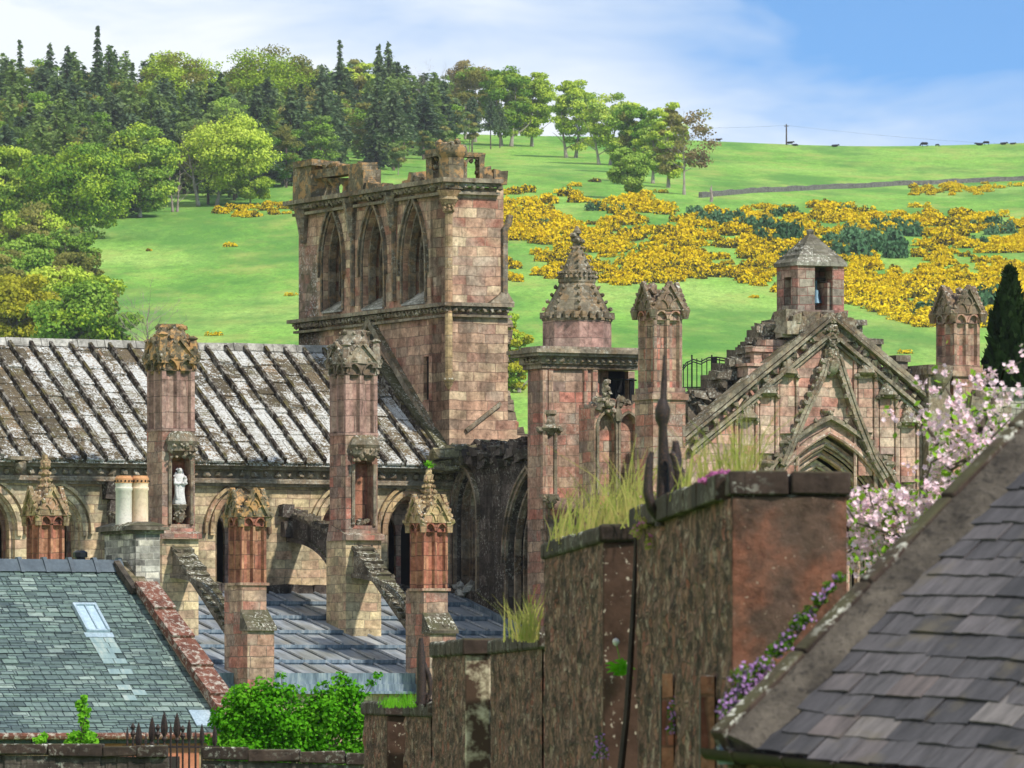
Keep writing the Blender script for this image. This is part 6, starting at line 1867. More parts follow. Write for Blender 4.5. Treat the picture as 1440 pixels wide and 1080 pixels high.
mb.ngon(be, BN + .5, [(k, zb), (k * .92, zb + .04), (k * .72, zb + .14), (k * .60, zb + .26), (k * .45, zb + .33), (k * .15, zb + .36), (.03, zb + .37), (.03, zb + .6)], 16)
mb.blob((be, BN + .5, zb - .02), .05, j=.05)
bl.part('bell_body', mb, flat_noise('blue_bell_metal', '#4c6878', '#6c8694', 6, .5, .2, .4))
mb = MB(); mb.tube([(es[1] - .05, BN + .5, zb + .62), (es[2] + .05, BN + .5, zb + .62)], .05, 6); bl.part('headstock', mb, M['wood'])

# ---- railing on the wall walk
rl = Thing('metal_railing', 'black arched metal railing on the wall top left of the gable', 'railing', (en_at(985, n=GN + 2), GN + 2, zz(545, 0, GN)))
mb = MB(); n = GN + 2.0
cols = [961, 967, 973, 980, 987, 994, 1001, 1006, 1012, 1020]
for i, px in enumerate(cols):
    e = en_at(px, n=n); y0 = 505 if i > 1 else 512 - 0 * i
    mb.tube([(e, n, zz(548, e, n)), (e, n, zz(499 if i in (2, 6) else 504 + max(0, 2 - i) * 4, e, n))], .022 if i in (2, 6) else .014, 5)
rl.part('balusters', mb, M['blackpaint'])
mb = MB()
for dy in (0, 3.5): mb.tube([(en_at(px, n=n), n, zz(y + dy, 0, n)) for px, y in ((960, 515), (965, 508), (975, 503), (985, 506), (996, 500), (1008, 499), (1022, 501), (1036, 504))], .018, 5)
mb.tube([(en_at(960, n=n), n, zz(543, 0, n)), (en_at(1022, n=n), n, zz(541, 0, n))], .016, 5)
rl.part('rails', mb, M['blackpaint'])
mb = MB(); e = en_at(1004, n=n); mb.box(e - .07, e + .07, n - .04, n + .04, zz(540, e, n), zz(503, e, n)); rl.part('gate_post', mb, M['blackpaint'])
# roofless east part and far precinct wall on the right
mb = MB(); Yw = 210
p0, p1 = P(1368, 600, Yw), P(1600, 600, Yw)
wl = Thing('precinct_wall', 'pale rough stone wall with coping seen behind the pink blossom at the right edge', 'wall', P(1430, 980, Yw), abbey=False)
mb.box(p0.x, p1.x, Yw, Yw + .7, -7, P(0, 556, Yw).z); wl.part('masonry', mb, stone('pale_rubble', ['#a8a08c', '#8c8474', '#b8b09c', '#98907c'], .34, .16, stain=.3, lichen=.3, moss=.3, streak=.2, seed=32))
mb = MB(); mb.box(p0.x - .1, p1.x, Yw - .12, Yw + .8, P(0, 556, Yw).z, P(0, 545, Yw).z, j=.02); wl.part('coping', mb, M['ridge'])
mb = MB(); a, b = P(1383, 590, Yw - 6), P(1372, 560, Yw - 6)
# conifer behind the right pinnacle
Yt = 230
bp = P(1420, 760, Yt); gz = ground_z(bp.x, Yt); topz = P(0, 381, Yt).z
yt = bpy.data.objects.new('conifer_tree', None); scene.collection.objects.link(yt); yt.location = (bp.x, Yt, gz); tag(yt, 'dark green conical yew tree close behind the right-hand gable pinnacle', 'conifer')
H = topz - gz
lm = LeafMesh(); q = np.random.RandomState(91)
zsc = q.rand(16000) ** .8; R_ = (1 - zsc) ** .8 * 4.6 + .05; a = q.rand(16000) * 6.283
R_ *= (.72 + .28 * np.sin(a * 7 + zsc * 40) * np.cos(a * 3 - zsc * 23)) * (.75 + .3 * q.rand(16000))
pts = np.stack([R_ * np.cos(a), R_ * np.sin(a), zsc * H], 1); ax = np.stack([np.cos(a) * .4, np.sin(a) * .4, np.ones(16000)], 1)
lm.add(quads(pts, .2, np.stack([np.cos(a), np.sin(a), 0 * a], 1), stretch=2.2, axis=ax)); lm.build('crown', M['yew'], yt)
mb = MB(); mb.tube([(0, 0, -.3), (0, 0, H * .9)], [.3, .05], 7); mb.build('trunk', M['bark'], yt, uvs=False)
# ================================================================== slate cottage (left)
HS = Thing('slate_house', 'green grey slated cottage with red verge stones, small skylight and twin-potted chimney', 'house', (-20, -48, -7))
# the eave runs east-west like the nave; find the plane through the picture
YH = 132.0
e_ref = Vector(P(300, 1026, YH))
def w2a(v):
    dx, dy = v.x - OX, v.y - OY
    return dx * CT + dy * ST, -dx * ST + dy * CT
He, Hn = w2a(e_ref); Hz = e_ref.z
def hp(px, py, up):                    # point of the roof plane (pitch given) seen at px,py -> e,n,z
    lo, hi = -2.0, 12.0
    for _ in range(50):
        m = (lo + hi) / 2; n = Hn + m; e = pn(px, py, n)[0]; z = zz(py, e, n)
        if z > Hz + m * up: lo = m
        else: hi = m
    return e, Hn + lo, Hz + lo * up
PITCH = .72
ridge_r = hp(168, 796, PITCH); verge_b = hp(318, 1026, PITCH)
eW = -1.0
eR = (ridge_r[0] + verge_b[0]) / 2 
nR, zR = ridge_r[1], ridge_r[2]
eL = eR - 14
eR0 = hp(210, 836, PITCH)[0]
mb = MB()
rp = lambda e, m, u=0: (e, Hn + m - u * PITCH / math.hypot(1, PITCH), Hz + m * PITCH + u / math.hypot(1, PITCH))
mR = nR - Hn
er_b, er_t = verge_b[0], ridge_r[0]
q = 16
for i in range(q):
    for j in range(10):
        a0, a1 = j / 10, (j + 1) / 10; m0, m1 = mR * i / q - (.12 if i == 0 else 0), mR * (i + 1) / q
        x = lambda a, m: eL + (er_b + (er_t - er_b) * max(m, 0) / mR - eL) * a
        mb.face([rp(x(a0, m0), m0), rp(x(a1, m0), m0), rp(x(a1, m1), m1), rp(x(a0, m1), m1)])
mb.face([rp(eL, mR), rp(er_t, mR), (er_t, nR + mR, Hz), (eL, nR + mR, Hz)])
mb.face([rp(eL, -.12), rp(er_b, -.12), (er_b, Hn - .12, Hz - .25), (eL, Hn - .12, Hz - .25)])
hr = HS.part('roof', mb, M['slate'], smooth=0)
# courses standing a little proud: thin slate edges
mb = MB(); m = -.1; k = 0
exp_ = .17 / math.hypot(1, PITCH)
while m < mR - .15:
    t = max(m, 0) / mR; xe = er_b + (er_t - er_b) * t - .2; x = eL + rnd.uniform(0, .3)
    while x < xe:
        w = rnd.uniform(.24, .38); u = rnd.uniform(.010, .020); 
        x1 = min(x + w, xe)
        mb.hexa([rp(x, m, .002), rp(x1 - .012, m, .002), rp(x1 - .012, m + exp_ * 1.05, .001), rp(x, m + exp_ * 1.05, .001), rp(x, m, u + .008), rp(x1 - .012, m, u + .008), rp(x1 - .012, m + exp_ * 1.05, .004), rp(x, m + exp_ * 1.05, .004)], 0)
        x = x1
    m += exp_
HS.part('slate_courses', mb, M['slate'], hr, smooth=0)
mb = MB(); e = er_t
while e > eL:
    mb.hexa([(e - .50, nR - .24, zR - .12), (e, nR - .24, zR - .12), (e, nR + .24, zR - .12), (e - .50, nR + .24, zR - .12), (e - .50, nR - .05, zR + .12), (e, nR - .05, zR + .12 + .0), (e, nR + .05, zR + .12), (e - .5, nR + .05, zR + .12)])
    mb.hexa([(e - .06, nR - .27, zR - .13), (e + .02, nR - .27, zR - .13), (e + .02, nR + .27, zR - .13), (e - .06, nR + .27, zR - .13), (e - .06, nR - .06, zR + .16), (e + .02, nR - .06, zR + .16), (e + .02, nR + .06, zR + .16), (e - .06, nR + .06, zR + .16)])
    e -= .52
HS.part('ridge_tiles', mb, M['ridge_tile'], hr)
# skylight
sk = [hp(102, 853, PITCH), hp(134, 853, PITCH), hp(153, 891, PITCH), hp(119, 891, PITCH)]
cxm = sum(p[1] for p in sk) / 4 - Hn
m0, m1 = sk[3][1] - Hn, sk[0][1] - Hn
x0, x1 = sk[3][0], sk[2][0]
x0 = (sk[0][0] + sk[3][0]) / 2; x1 = (sk[1][0] + sk[2][0]) / 2
mb = MB()
def slab(mb, a, b, ma, mbb, u0, u1): mb.hexa([rp(a, ma, u0), rp(b, ma, u0), rp(b, mbb, u0), rp(a, mbb, u0), rp(a, ma, u1), rp(b, ma, u1), rp(b, mbb, u1), rp(a, mbb, u1)])
slab(mb, x0, x0 + .05, m0, m1, 0, .10); slab(mb, x1 - .05, x1, m0, m1, 0, .10); slab(mb, x0 + .05, x1 - .05, m1 - .05, m1, 0, .10); slab(mb, x0 + .05, x1 - .05, m0, m0 + .04, 0, .08); slab(mb, (x0 + x1) / 2 - .012, (x0 + x1) / 2 + .012, m0 + .04, m1 - .05, .05, .09)
slab(mb, x0 - .05, x1 + .05, m0 - .12, m0 - .002, 0, .03)
sl = HS.part('skylight', mb, M['flash'], hr)
mb = MB(); slab(mb, x0 + .05, x1 - .05, m0 + .04, m1 - .05, .04, .06); HS.part('pane', mb, M['glass'], hr)
# lime streaks washed down below the skylight: pale slates
def stained():
    t = NT('lime_streaked_slates'); uv = t.n('ShaderNodeUVMap').outputs[0]
    n = t.noise(t.mapping(uv, scale=(2.5, .8, 1)), 1.6, 4, .7)
    c = t.ramp(n, [(.3, lin('#64787c')), (.5, lin('#7d908e')), (.62, lin('#96a098')), (.75, lin('#84786a'))])
    t.bsdf(c, .6); return t.m
m = m0 - .14; i = 0; ls_mat = stained()
while m > m0 - 2.0:
    t = (m0 - m) / 2.0
    xa, xb = x0 + .05 * t, x1 - .0 + .1 * t
    x = xa
    while x < xb:
        w = rnd.uniform(.24, .36)
        if rnd.random() < .9 - .75 * t: mb = MB(); slab(mb, x, min(x + w - .015, xb), m - exp_ * .95, m, .024, .03); HS.part('stained_slate', mb, ls_mat, hr)
        x += w
    m -= exp_; i += 1
c0 = hp(283, 1004, PITCH); mb = MB(); slab(mb, c0[0] - .25, c0[0] + .3, c0[1] - Hn - .35, c0[1] - Hn + .05, .02, .05); HS.part('zinc_patch', mb, M['flash'], hr)
# verge: red flat stones stepping down, on a raised skew wall
mb = MB(); mw = MB()
mv0, mv1 = -.15, hp(212, 832, PITCH)[1] - Hn
def ev(m): return er_b + (er_t - er_b) * max(m, -.3) / mR
n = 5; L = (mv1 - mv0) / n
for i in range(n):
    a, b = mv0 + L * i, mv0 + L * (i + 1)
    f = lambda m, s, u: rp(ev(m) + s, m, u)
    mb.hexa([f(a, -.08, .10), f(a, .38, .10), f(b, .38, .10), f(b, -.08, .10), f(a, -.08, .30), f(a, .38, .30), f(b, .38, .24), f(b, -.08, .24)])
mw.hexa([rp(ev(mv0) - .02, mv0, -.6), rp(ev(mv0) + .3, mv0, -.6), rp(ev(mR) + .3, mR, -.6), rp(ev(mR) - .02, mR, -.6), rp(ev(mv0) - .02, mv0, .098), rp(ev(mv0) + .3, mv0, .098), rp(ev(mR) + .3, mR, .098), rp(ev(mR) - .02, mR, .098)])
mw.hexa([(er_b + .0, Hn - .1, -7), (er_b + .3, Hn - .1, -7), (er_t + .3, nR, -7), (er_t, nR, -7), (er_b, Hn - .1, Hz - .4), (er_b + .3, Hn - .1, Hz - .4), (er_t + .3, nR, zR - .6), (er_t, nR, zR - .6)])
HS.part('verge_stones', mb, M['verge'], hr)
HS.part('gable_wall', mw, M['rubble'])
# front wall, gutter
mb = MB(); mb.box(eL, er_b, Hn + .05, Hn + .4, -7, Hz - .12)
fw = HS.part('wall', mb, M['ochre'])
mb = MB(); gx = (eL, er_b - .1)
mb.tube([(gx[0], Hn - .2, Hz - .10), (gx[1], Hn - .2, Hz - .12)], .065, 8); mb.box(gx[0], gx[1], Hn - .12, Hn + .04, Hz - .24, Hz - .13)
for i in range(7): mb.tube([(gx[1] - 1 - i * 1.9, Hn - .2, Hz - .10), (gx[1] - .93 - i * 1.9, Hn - .2, Hz - .10)], .08, 8)
HS.part('gutter', mb, M['verge'])
a, b = pn(135, 1035, Hn)[0], pn(225, 1035, Hn)[0]
mb = MB(); mb.box(a, b + .8, Hn + .01, Hn + .048, Hz - 2.0, Hz - .26); HS.part('painted_fascia', mb, flat_noise('salmon_paint', '#a5664a', '#b5765a', 2, .8, .1), fw)
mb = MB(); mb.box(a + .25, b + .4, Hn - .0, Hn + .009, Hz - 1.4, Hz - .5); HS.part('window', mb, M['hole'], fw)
# chimney on the gable head
cA = hp(150, 800, PITCH)
ce0 = pn(150, 740, nR - .3)[0]; ce1 = pn(226, 740, nR - .3)[0]
wch = 1.0
ce1 = ce0 + .98 * .95; 
# its south-west corner is at picture column 191
sc = pn(191, 740, nR - .45)
ce0 = sc[0]; ce1 = pn(225, 740, nR - .45)[0]; cn0 = nR - .45; cn1 = pe(147, 740, ce0)[0]
Zc = lambda py: zz(py, ce0, cn0)
mb = MB(); mb.box(ce0, ce1, cn0, cn1, Zc(838), Zc(748)); ch = HS.part('chimney', mb, M['greybrick'], hr)
mb = MB()
mb.box(ce0 - .06, ce1 + .06, cn0 - .06, cn1 + .06, Zc(750), Zc(745)); mb.box(ce0 - .14, ce1 + .14, cn0 - .14, cn1 + .14, Zc(745), Zc(739), j=.02)
mb.hexa([(ce0 - .12, cn0 - .12, Zc(739)), (ce1 + .12, cn0 - .12, Zc(739)), (ce1 + .12, cn1 + .12, Zc(739)), (ce0 - .12, cn1 + .12, Zc(739)), (ce0 + .1, cn0 + .12, Zc(733)), (ce1 - .1, cn0 + .12, Zc(733)), (ce1 - .1, cn1 - .12, Zc(733)), (ce0 + .1, cn1 - .12, Zc(733))])
HS.part('chimney_cap', mb, M['flyer'], hr)
mb = MB(); mb.beam([rp(er_t - .12, mR - .05, .1), rp(ev(mv1) - .1, mv1 - .1, .1)], (0, -.5, .8), .12, .14); mb.box(ce0 + .02, ce1, cn0 - .16, cn0 + .02, Zc(842), Zc(828)); HS.part('mortar_fillet', mb, M['mortar'], hr)
for (px, mat) in ((174, 'white_pot'), (197, 'pot')):
    m_ = M['pot'] if mat == 'pot' else flat_noise('whitened_clay', '#c9c2b2', '#ddd6c8', 3, .75, .1, c3='#b5b4a6')
    n = (cn0 + cn1) / 2; e = pn(px, 700, n)[0]; r = 12.0 / F * 134
    z0, z1 = zz(738, e, n), zz(672, e, n); h = z1 - z0
    mb = MB(); mb.ngon(e, n, [(r * .98, z0), (r * .96, z0 + h * .72), (r * 1.05, z0 + h * .74), (r * 1.05, z0 + h * .79), (r * .98, z0 + h * .80), (r * .98, z0 + h * .86), (r * 1.03, z0 + h * .88), (r * 1.05, z0 + h * .985), (r * .95, z1), (r * .7, z1), (r * .7, z1 - .2)], 18)
    po = HS.part('chimney_pot', mb, m_, hr, smooth=40)
    mb = MB(); mb.ngon(e, n, [(r * 1.06, z0 + h * .885), (r * 1.08, z0 + h * .985), (r * .96, z1 + .01), (r * .9, z1 + .04)], 18)
    for k in range(14):
        a = 2 * math.pi * k / 14; mb.blob((e + r * 1.07 * math.cos(a), n + r * 1.07 * math.sin(a), z0 + h * .93), .022, 1, j=.05)
    HS.part('pot_rim', mb, [M['potred'], M['hole']], hr, smooth=40)
mb = MB(); vp_ = hp(117, 793, PITCH); mb.ngon(vp_[0], nR + .2, [(.10, zR), (.10, zR + .16), (.14, zR + .17), (.14, zR + .26), (.08, zR + .3)], 8); HS.part('roof_vent', mb, M['blackpaint'], hr)

# ================================================================== low boundary wall, spear railing, shrub
YB = 100.0
def boundary(name, label, px0, px1, y0, y1, ycope):
    t = Thing(name, label, 'wall', P((px0 + px1) / 2, 980, YB), abbey=False)
    a, b = P(px0, y0, YB), P(px1, y1, YB)
    mb = MB(); k = 40; hc = (ycope) / F * YB
    for i in range(k):
        x0 = a.x + (b.x - a.x) * i / k; x1 = a.x + (b.x - a.x) * (i + 1) / k; z = a.z + (b.z - a.z) * i / k - hc
        mb.box(x0, x1, YB - .02 + rnd.uniform(-.02, .02), YB + .4, -7, z, j=.0)
    t.part('masonry', mb, M['dark'])
    mb = MB(); x = a.x
    while x < b.x:
        L = rnd.uniform(.45, .8); x1 = min(x + L, b.x); z = a.z + (b.z - a.z) * (x - a.x) / (b.x - a.x)
        mb.box(x, x1 - .01, YB - .09, YB + .5, z - hc, z + rnd.uniform(-.015, .015), j=.015); x = x1
    t.part('coping', mb, M['cope'], bevel=.02); return t
boundary('boundary_wall', 'low blackened stone wall along the bottom left corner in front of the slated cottage', -80, 236, 1045, 1050, 16)
boundary('boundary_wall', 'low coped stone wall in front of the bright green shrub', 284, 515, 1052, 1060, 17)
rl = Thing('spear_railing', 'rusty black iron railing with spear heads between the two low walls', 'railing', P(235, 1080, YB + 1), abbey=False)
specs = [(179, 1022, 0), (187, 1017, 1), (195, 1016, 3), (205, 1030, 0), (214, 1008, 3), (222, 1018, 1), (231, 1001, 3), (240, 1016, 0), (249, 1002, 3), (257, 1020, 1), (266, 1012, 2), (275, 1026, 0), (284, 1018, 2), (302, 1020, 2)]
Yr = YB + .8
for px, py, kind in specs:
    a = P(px, py, Yr); mb = MB(); z0 = P(0, 1110, Yr).z
    mb.tube([(a.x, Yr, z0), (a.x, Yr, a.z - .12)], .017, 6)
    if kind == 3:
        mb.ngon(a.x, Yr, [(.015, a.z - .36), (.05, a.z - .3), (.055, a.z - .22), (.035, a.z - .1), (.006, a.z)], 4, rot=.3); mb.ngon(a.x, Yr, [(.03, a.z - .42), (.04, a.z - .39), (.03, a.z - .36)], 6)
    elif kind == 2: mb.ngon(a.x, Yr, [(.02, a.z - .3), (.04, a.z - .22), (.03, a.z - .1), (.005, a.z)], 4, rot=.3)
    elif kind == 1:
        mb.ngon(a.x, Yr, [(.02, a.z - .2), (.045, a.z - .15), (.02, a.z - .10), (.04, a.z - .05), (.008, a.z)], 6)
    else: mb.ngon(a.x, Yr, [(.018, a.z - .2), (.03, a.z - .12), (.005, a.z)], 4)
    rl.part('spear_bar', mb, M['iron'])
mb = MB(); a, b = P(172, 1050, Yr), P(308, 1052, Yr); mb.box(a.x, b.x, Yr - .012, Yr + .012, a.z - .02, a.z + .015); rl.part('cross_rail', mb, M['iron'])

def leafy(name, label, cat, Yd, boxes, mats, n, leaf_, stem_mat='bark', group=None, base=None):
    """bush built from leaf clumps at picture blobs (px, py, rx, ry)"""
    bx, by = base
    b0 = P(bx, by, Yd)
    o = bpy.data.objects.new(name, None); scene.collection.objects.link(o); o.location = b0; tag(o, label, cat, group)
    lm = LeafMesh(); q = np.random.RandomState(abs(hash(label)) % 1000 if False else len(label) * 7 + n)
    tot = sum(c[2] * c[3] for c in boxes); mb = MB()
    for i, (px, py, rx, ry) in enumerate(boxes):
        c = P(px, py, Yd) - b0; sx, sz = rx / F * Yd, ry / F * Yd; sy = (sx + sz) / 2
        m = max(6, int(n * rx * ry / tot)); d = q.normal(size=(m, 3)); d /= np.linalg.norm(d, axis=1)[:, None]
        p = d * (q.rand(m) ** .38)[:, None] * np.array([sx, sy, sz]) + np.array([c.x, c.y + q.normal() * sy * .35, c.z])
        lm.add(quads(p, leaf_, d + np.array([0, -.2, .6])), i % len(mats) if len(mats) > 1 else 0)
        mb.tube([Vector((0, 0, -.1)), Vector((c.x * .5, c.y * .5, c.z * .45)), c], [leaf_ * .35, leaf_ * .2, leaf_ * .08], 5)
    lm.build('foliage', [M[m] for m in mats], o); mb.build('stems', M[stem_mat], o, uvs=False)
    return o
q = random.Random(3)
bl_ = []
for _ in range(130):
    px = q.uniform(308, 526); top = np.interp(px, [300, 330, 370, 410, 440, 470, 505, 530], [1000, 972, 950, 944, 950, 946, 942, 965])
    py = top + 14 + q.random() ** .8 * (1062 - top); r = q.uniform(11, 22); bl_.append((px, py, r * 1.2, r))
for (x, y) in ((478, 950), (486, 958), (520, 962), (532, 950), (512, 975), (395, 950), (455, 962), (445, 972), (300, 1020), (292, 1040), (304, 1050)): bl_.append((x, y, 9, 6))
leafy('leafy_shrub', 'bright green bushy shrub filling the gap behind the low coped wall', 'shrub', YB + 4, bl_, ['shrub'], 24000, .055, base=(420, 1120))
leafy('climbing_plant', 'light green creeper climbing the eave of the slated cottage', 'plant', 129.5, [(118, 983, 5, 6), (113, 992, 7, 9), (121, 1000, 7, 10), (115, 1010, 5, 10), (120, 1020, 6, 10), (106, 1034, 12, 7), (124, 1036, 13, 10), (114, 1045, 20, 7), (134, 1044, 6, 5), (98, 1044, 8, 4)], ['creeper'], 900, .07, base=(117, 1075))
leafy('climbing_plant', 'small leafy sprig on the cottage wall left of the creeper', 'plant', 129.5, [(56, 1040, 9, 5), (62, 1036, 4, 5)], ['creeper'], 110, .09, base=(58, 1070))
# ================================================================== stepped rubble wall, receding from us
SW = Thing('stepped_wall', 'tall brown rubble wall stepping down away from a red sandstone end pier', 'wall', P(900, 1000, 60), abbey=False)
def rubble_face(mb, a, b, z0, z1, out, res=(.09, .075), amp=.024, seed=0.0):
    """upright face from a to b (plan points), with stones standing out by up to amp towards 'out'"""
    L = math.hypot(b[0] - a[0], b[1] - a[1]); nx = max(2, int(L / res[0])); f0 = z0 if callable(z0) else (lambda t: z0); f1 = z1 if callable(z1) else (lambda t: z1)
    nz = max(2, int((f1(0) - f0(0)) / res[1])); V = []; 
    for j in range(nz + 1):
        for i in range(nx + 1):
            t = i / nx; z = f0(t) + (f1(t) - f0(t)) * j / nz; s = t * L
            d, pts = noise.voronoi(Vector((s * 2.1 + seed, z * 4.2, seed)), distance_metric='DISTANCE')
            k = min(1.0, (d[1] - d[0]) * 3.0)
            h = amp * (k * (.5 + .9 * noise.cell(pts[0] * 7.3)) + .5 * noise.noise(Vector((s * 9, z * 9, seed))))
            if i in (0, nx) or j in (0, nz): h *= .2
            V.append((a[0] + (b[0] - a[0]) * t + out[0] * h, a[1] + (b[1] - a[1]) * t + out[1] * h, z))
    mb.faces_idx(V, [(j * (nx + 1) + i, j * (nx + 1) + i + 1, (j + 1) * (nx + 1) + i + 1, (j + 1) * (nx + 1) + i) for j in range(nz) for i in range(nx)])
def build_rubble(name, mb, mat, dirv, parent=None):
    """uv along the wall, so stones keep their size"""
    o = mb.build(name, mat, parent or SW.o, SW.base, smooth=60)
    me = o.data; co = np.array([v.co[:] for v in me.vertices]); li = np.array([l.vertex_index for l in me.loops])
    uv = np.stack([co[li, 0] * dirv.x + co[li, 1] * dirv.y, co[li, 2]], 1)
    me.uv_layers['UVMap'].data.foreach_set('uv', uv.ravel())
    return o
D1 = 48.0
def W_(px, Y): return ((px - CXP) / F * Y, Y)
ZD = lambda py, Y: (HYP - py) / F * Y
def section(nx_, ny, fx, fy, zt, coph, thick, seed, end_mat=None, end_px=None, cope_over=.06, name='masonry', cope=True, fz=None):
    """left face from near (nx_,ny) to far (fx,fy); zt = height under the coping"""
    a, b = W_(nx_, ny), W_(fx, fy)
    d = Vector((b[0] - a[0], b[1] - a[1])).normalized(); out = (-d.y, d.x) if -d.y < 0 else (d.y, -d.x)
    mb = MB(); rubble_face(mb, a, b, -5.0, zt, out, seed=seed)
    i = (-out[0], -out[1])
    A, Bq = Vector(a) + Vector(i) * .02, Vector(b) + Vector(i) * .02
    C_, Dq = Bq + Vector(i) * thick, A + Vector(i) * thick
    mb.loft([[(p.x, p.y, z) for p in (A, Bq, C_, Dq)] for z in (-5, zt)])
    o = build_rubble(name, mb, M['rubblewall'], d)
    if cope:
        cb = MB(); L = (Bq - A).length; s = -.05
        while s < L:
            l = rnd.uniform(.7, 1.5); s1 = min(s + l, L + .02)
            pts = [A + d * s - Vector(i) * cope_over, A + d * (s1 - .02) - Vector(i) * cope_over, A + d * (s1 - .02) + Vector(i) * (thick + cope_over), A + d * s + Vector(i) * (thick + cope_over)]
            jz = rnd.uniform(-.012, .012)
            cb.hexa([(p.x + rnd.uniform(-.008, .008), p.y, zt - .003) for p in pts] + [(p.x + (A - Vector(i) * 0 - p).x * 0 + rnd.uniform(-.01, .01), p.y, zt + coph + jz) for p in pts])
            s = s1
        SW.part('coping', cb, M['cope'], o, bevel=.03)
    return o, A, Bq, Vector(i), d
# A: nearest, with the red end
zA = ZD(700, D1)
zAt = ZD(663, D1)
oA, A, Bq, inn, d = section(1030, D1, 897, 57.5, zA, zAt - zA, .72, 1.0, cope=False)
ex0, ex1 = W_(1030, D1), W_(1190, D1)
mb = MB()
k = 30; V = []
for j in range(61):
    for i in range(k + 1):
        t = i / k; z = -5 + (zA + 5) * j / 60; x = ex0[0] + (ex1[0] - ex0[0]) * t
        y = D1 - .075 + .022 * noise.noise(Vector((x * 3, 1, z * 4))) + .012 * noise.noise(Vector((x * 11, 2, z * 13)))
        V.append((x, y, z))
mb.faces_idx(V, [(j * (k + 1) + i, j * (k + 1) + i + 1, (j + 1) * (k + 1) + i + 1, (j + 1) * (k + 1) + i) for j in range(60) for i in range(k)])
mb.box(ex0[0] + .01, ex1[0] - .005, D1 - .005, D1 + .3, -5, zA - .001)
SW.part('end_face', mb, M['red_end'], oA, smooth=70)
mb = MB()      # coping of the end pier: two stones across, then along
cz0, cz1 = zA, zAt
mb.box(ex0[0] - .03, (ex0[0] + ex1[0]) / 2 - .01, D1 - .10, D1 + .62, cz0 + .02, cz1, j=.008); mb.box((ex0[0] + ex1[0]) / 2 + .01, ex1[0] + .02, D1 - .10, D1 + .62, cz0 + .02, cz1 - .005, j=.008)
mb.box(ex0[0], ex1[0], D1 - .06, D1 + .6, cz0 - .012, cz0 + .018, j=.004)
s = .64; L = (Bq - A).length
while s < L:
    l = rnd.uniform(1.0, 1.8); s1 = min(s + l, L + .05); p0, p1 = A + d * s, A + d * (s1 - .02); w0, w1 = -inn * .09, inn * .85
    mb.hexa([(q.x, q.y, cz0 + rnd.uniform(-.006, .006)) for q in (p0 + w0, p1 + w0, p1 + w1, p0 + w1)] + [(q.x + rnd.uniform(-.012, .012), q.y, cz1 + rnd.uniform(-.012, .012)) for q in (p0 + w0, p1 + w0, p1 + w1, p0 + w1)]); s = s1
SW.part('coping', mb, M['cope'], oA, bevel=.03)
# B: second step, its smooth quoin end seen at the left of A
DB = 58.5
zB = ZD(762, DB); cB = ZD(737, DB) - zB
oB, A, Bq, inn, d = section(850, DB, 766, 66, zB, cB, .62, 5.0)
q0, q1 = W_(850, DB), W_(893, DB)
mb = MB(); mb.box(q0[0] - .015, q1[0] + .05, DB - .05, DB + .3, -5, zB - .002, j=.004); SW.part('quoin', mb, M['quoin'], oB, bevel=.02)
mb = MB(); mb.box(q0[0] - .05, q1[0] + .06, DB - .10, DB + .5, zB, zB + cB + .004, j=.01); SW.part('coping', mb, M['cope'], oB, bevel=.03)
# dark tube standing in for the shadow gap in the joint
mb = MB(); mb.tube([P(894, 742, 57.2), P(893, 800, 57.2), P(890, 870, 57.2), P(886, 940, 57.2), P(881, 1010, 57.2), P(872, 1090, 57.2)], [.012, .02, .026, .03, .03, .035], 6)
SW.part('joint_shade', mb, M['gutter'], oA)
# C: third step: rubble, then a lichened quoin strip, then rubble again
DC = 67.0
zC = ZD(915, 70); cC = ZD(893, 70) - zC
oC, A, Bq, inn, d = section(762, DC, 690, 76, zC, cC, .55, 9.0, name='masonry')
q0, q1 = W_(655, 76.5), W_(690, 76.5)
zC2 = ZD(922, 78); cC2 = ZD(900, 78) - zC2
oC2, A, Bq, inn, d = section(655, 76.5, 608, 82, zC2, cC2, .55, 13.0)
mb = MB(); mb.box(q0[0] - .01, q1[0], 76.44, 76.9, -5, zC2 - .002, j=.004); SW.part('quoin', mb, M['quoin_white'], oC2, bevel=.02)
mb = MB(); mb.box(q0[0] - .04, q1[0] + .02, 76.38, 77.0, zC2, zC2 + cC2 + .003, j=.01); SW.part('coping', mb, M['cope'], oC2, bevel=.02)
# D: lowest step
zD = ZD(1008, 84); cD = ZD(988, 84) - zD
oD, A, Bq, inn, d = section(606, 82.5, 570, 88, zD, cD, .5, 17.0)
q0, q1 = W_(545, 88.5), W_(566, 88.5)
zD2 = ZD(1006, 90); cD2 = ZD(986, 90) - zD2
oD2, A, Bq, inn, d = section(545, 88.5, 512, 94, zD2, cD2, .5, 21.0)
mb = MB(); mb.box(q0[0] - .01, q1[0] + .1, 88.44, 88.9, -5, zD2 - .002, j=.004); SW.part('quoin', mb, M['quoin'], oD2, bevel=.02)
mb = MB(); mb.box(q0[0] - .04, q1[0] + .12, 88.38, 89.0, zD2, zD2 + cD2 + .003, j=.01); SW.part('coping', mb, M['cope'], oD2, bevel=.02)
# small brick-framed slots near the foot
for (px, Yq) in ((940, 53.8), (996, 49.8)):
    mb = MB(); a = P(px, 960, Yq - .02); zt = ZD(960 if px > 950 else 958, Yq); 
    mb.box(a.x - .05, a.x + .02, Yq - .5, Yq + .02, zt - 1.2, zt, j=.01); mb.box(a.x - .06, a.x + .03, Yq - .52, Yq - .38, zt - 1.2, zt + .05, j=.01)
    o = SW.part('brick_jamb', mb, M['red'], oA)
    mb = MB(); mb.box(a.x - .065, a.x - .055, Yq - .38, Yq - .02, zt - 1.1, zt - .04); SW.part('slot', mb, M['hole'], oA)

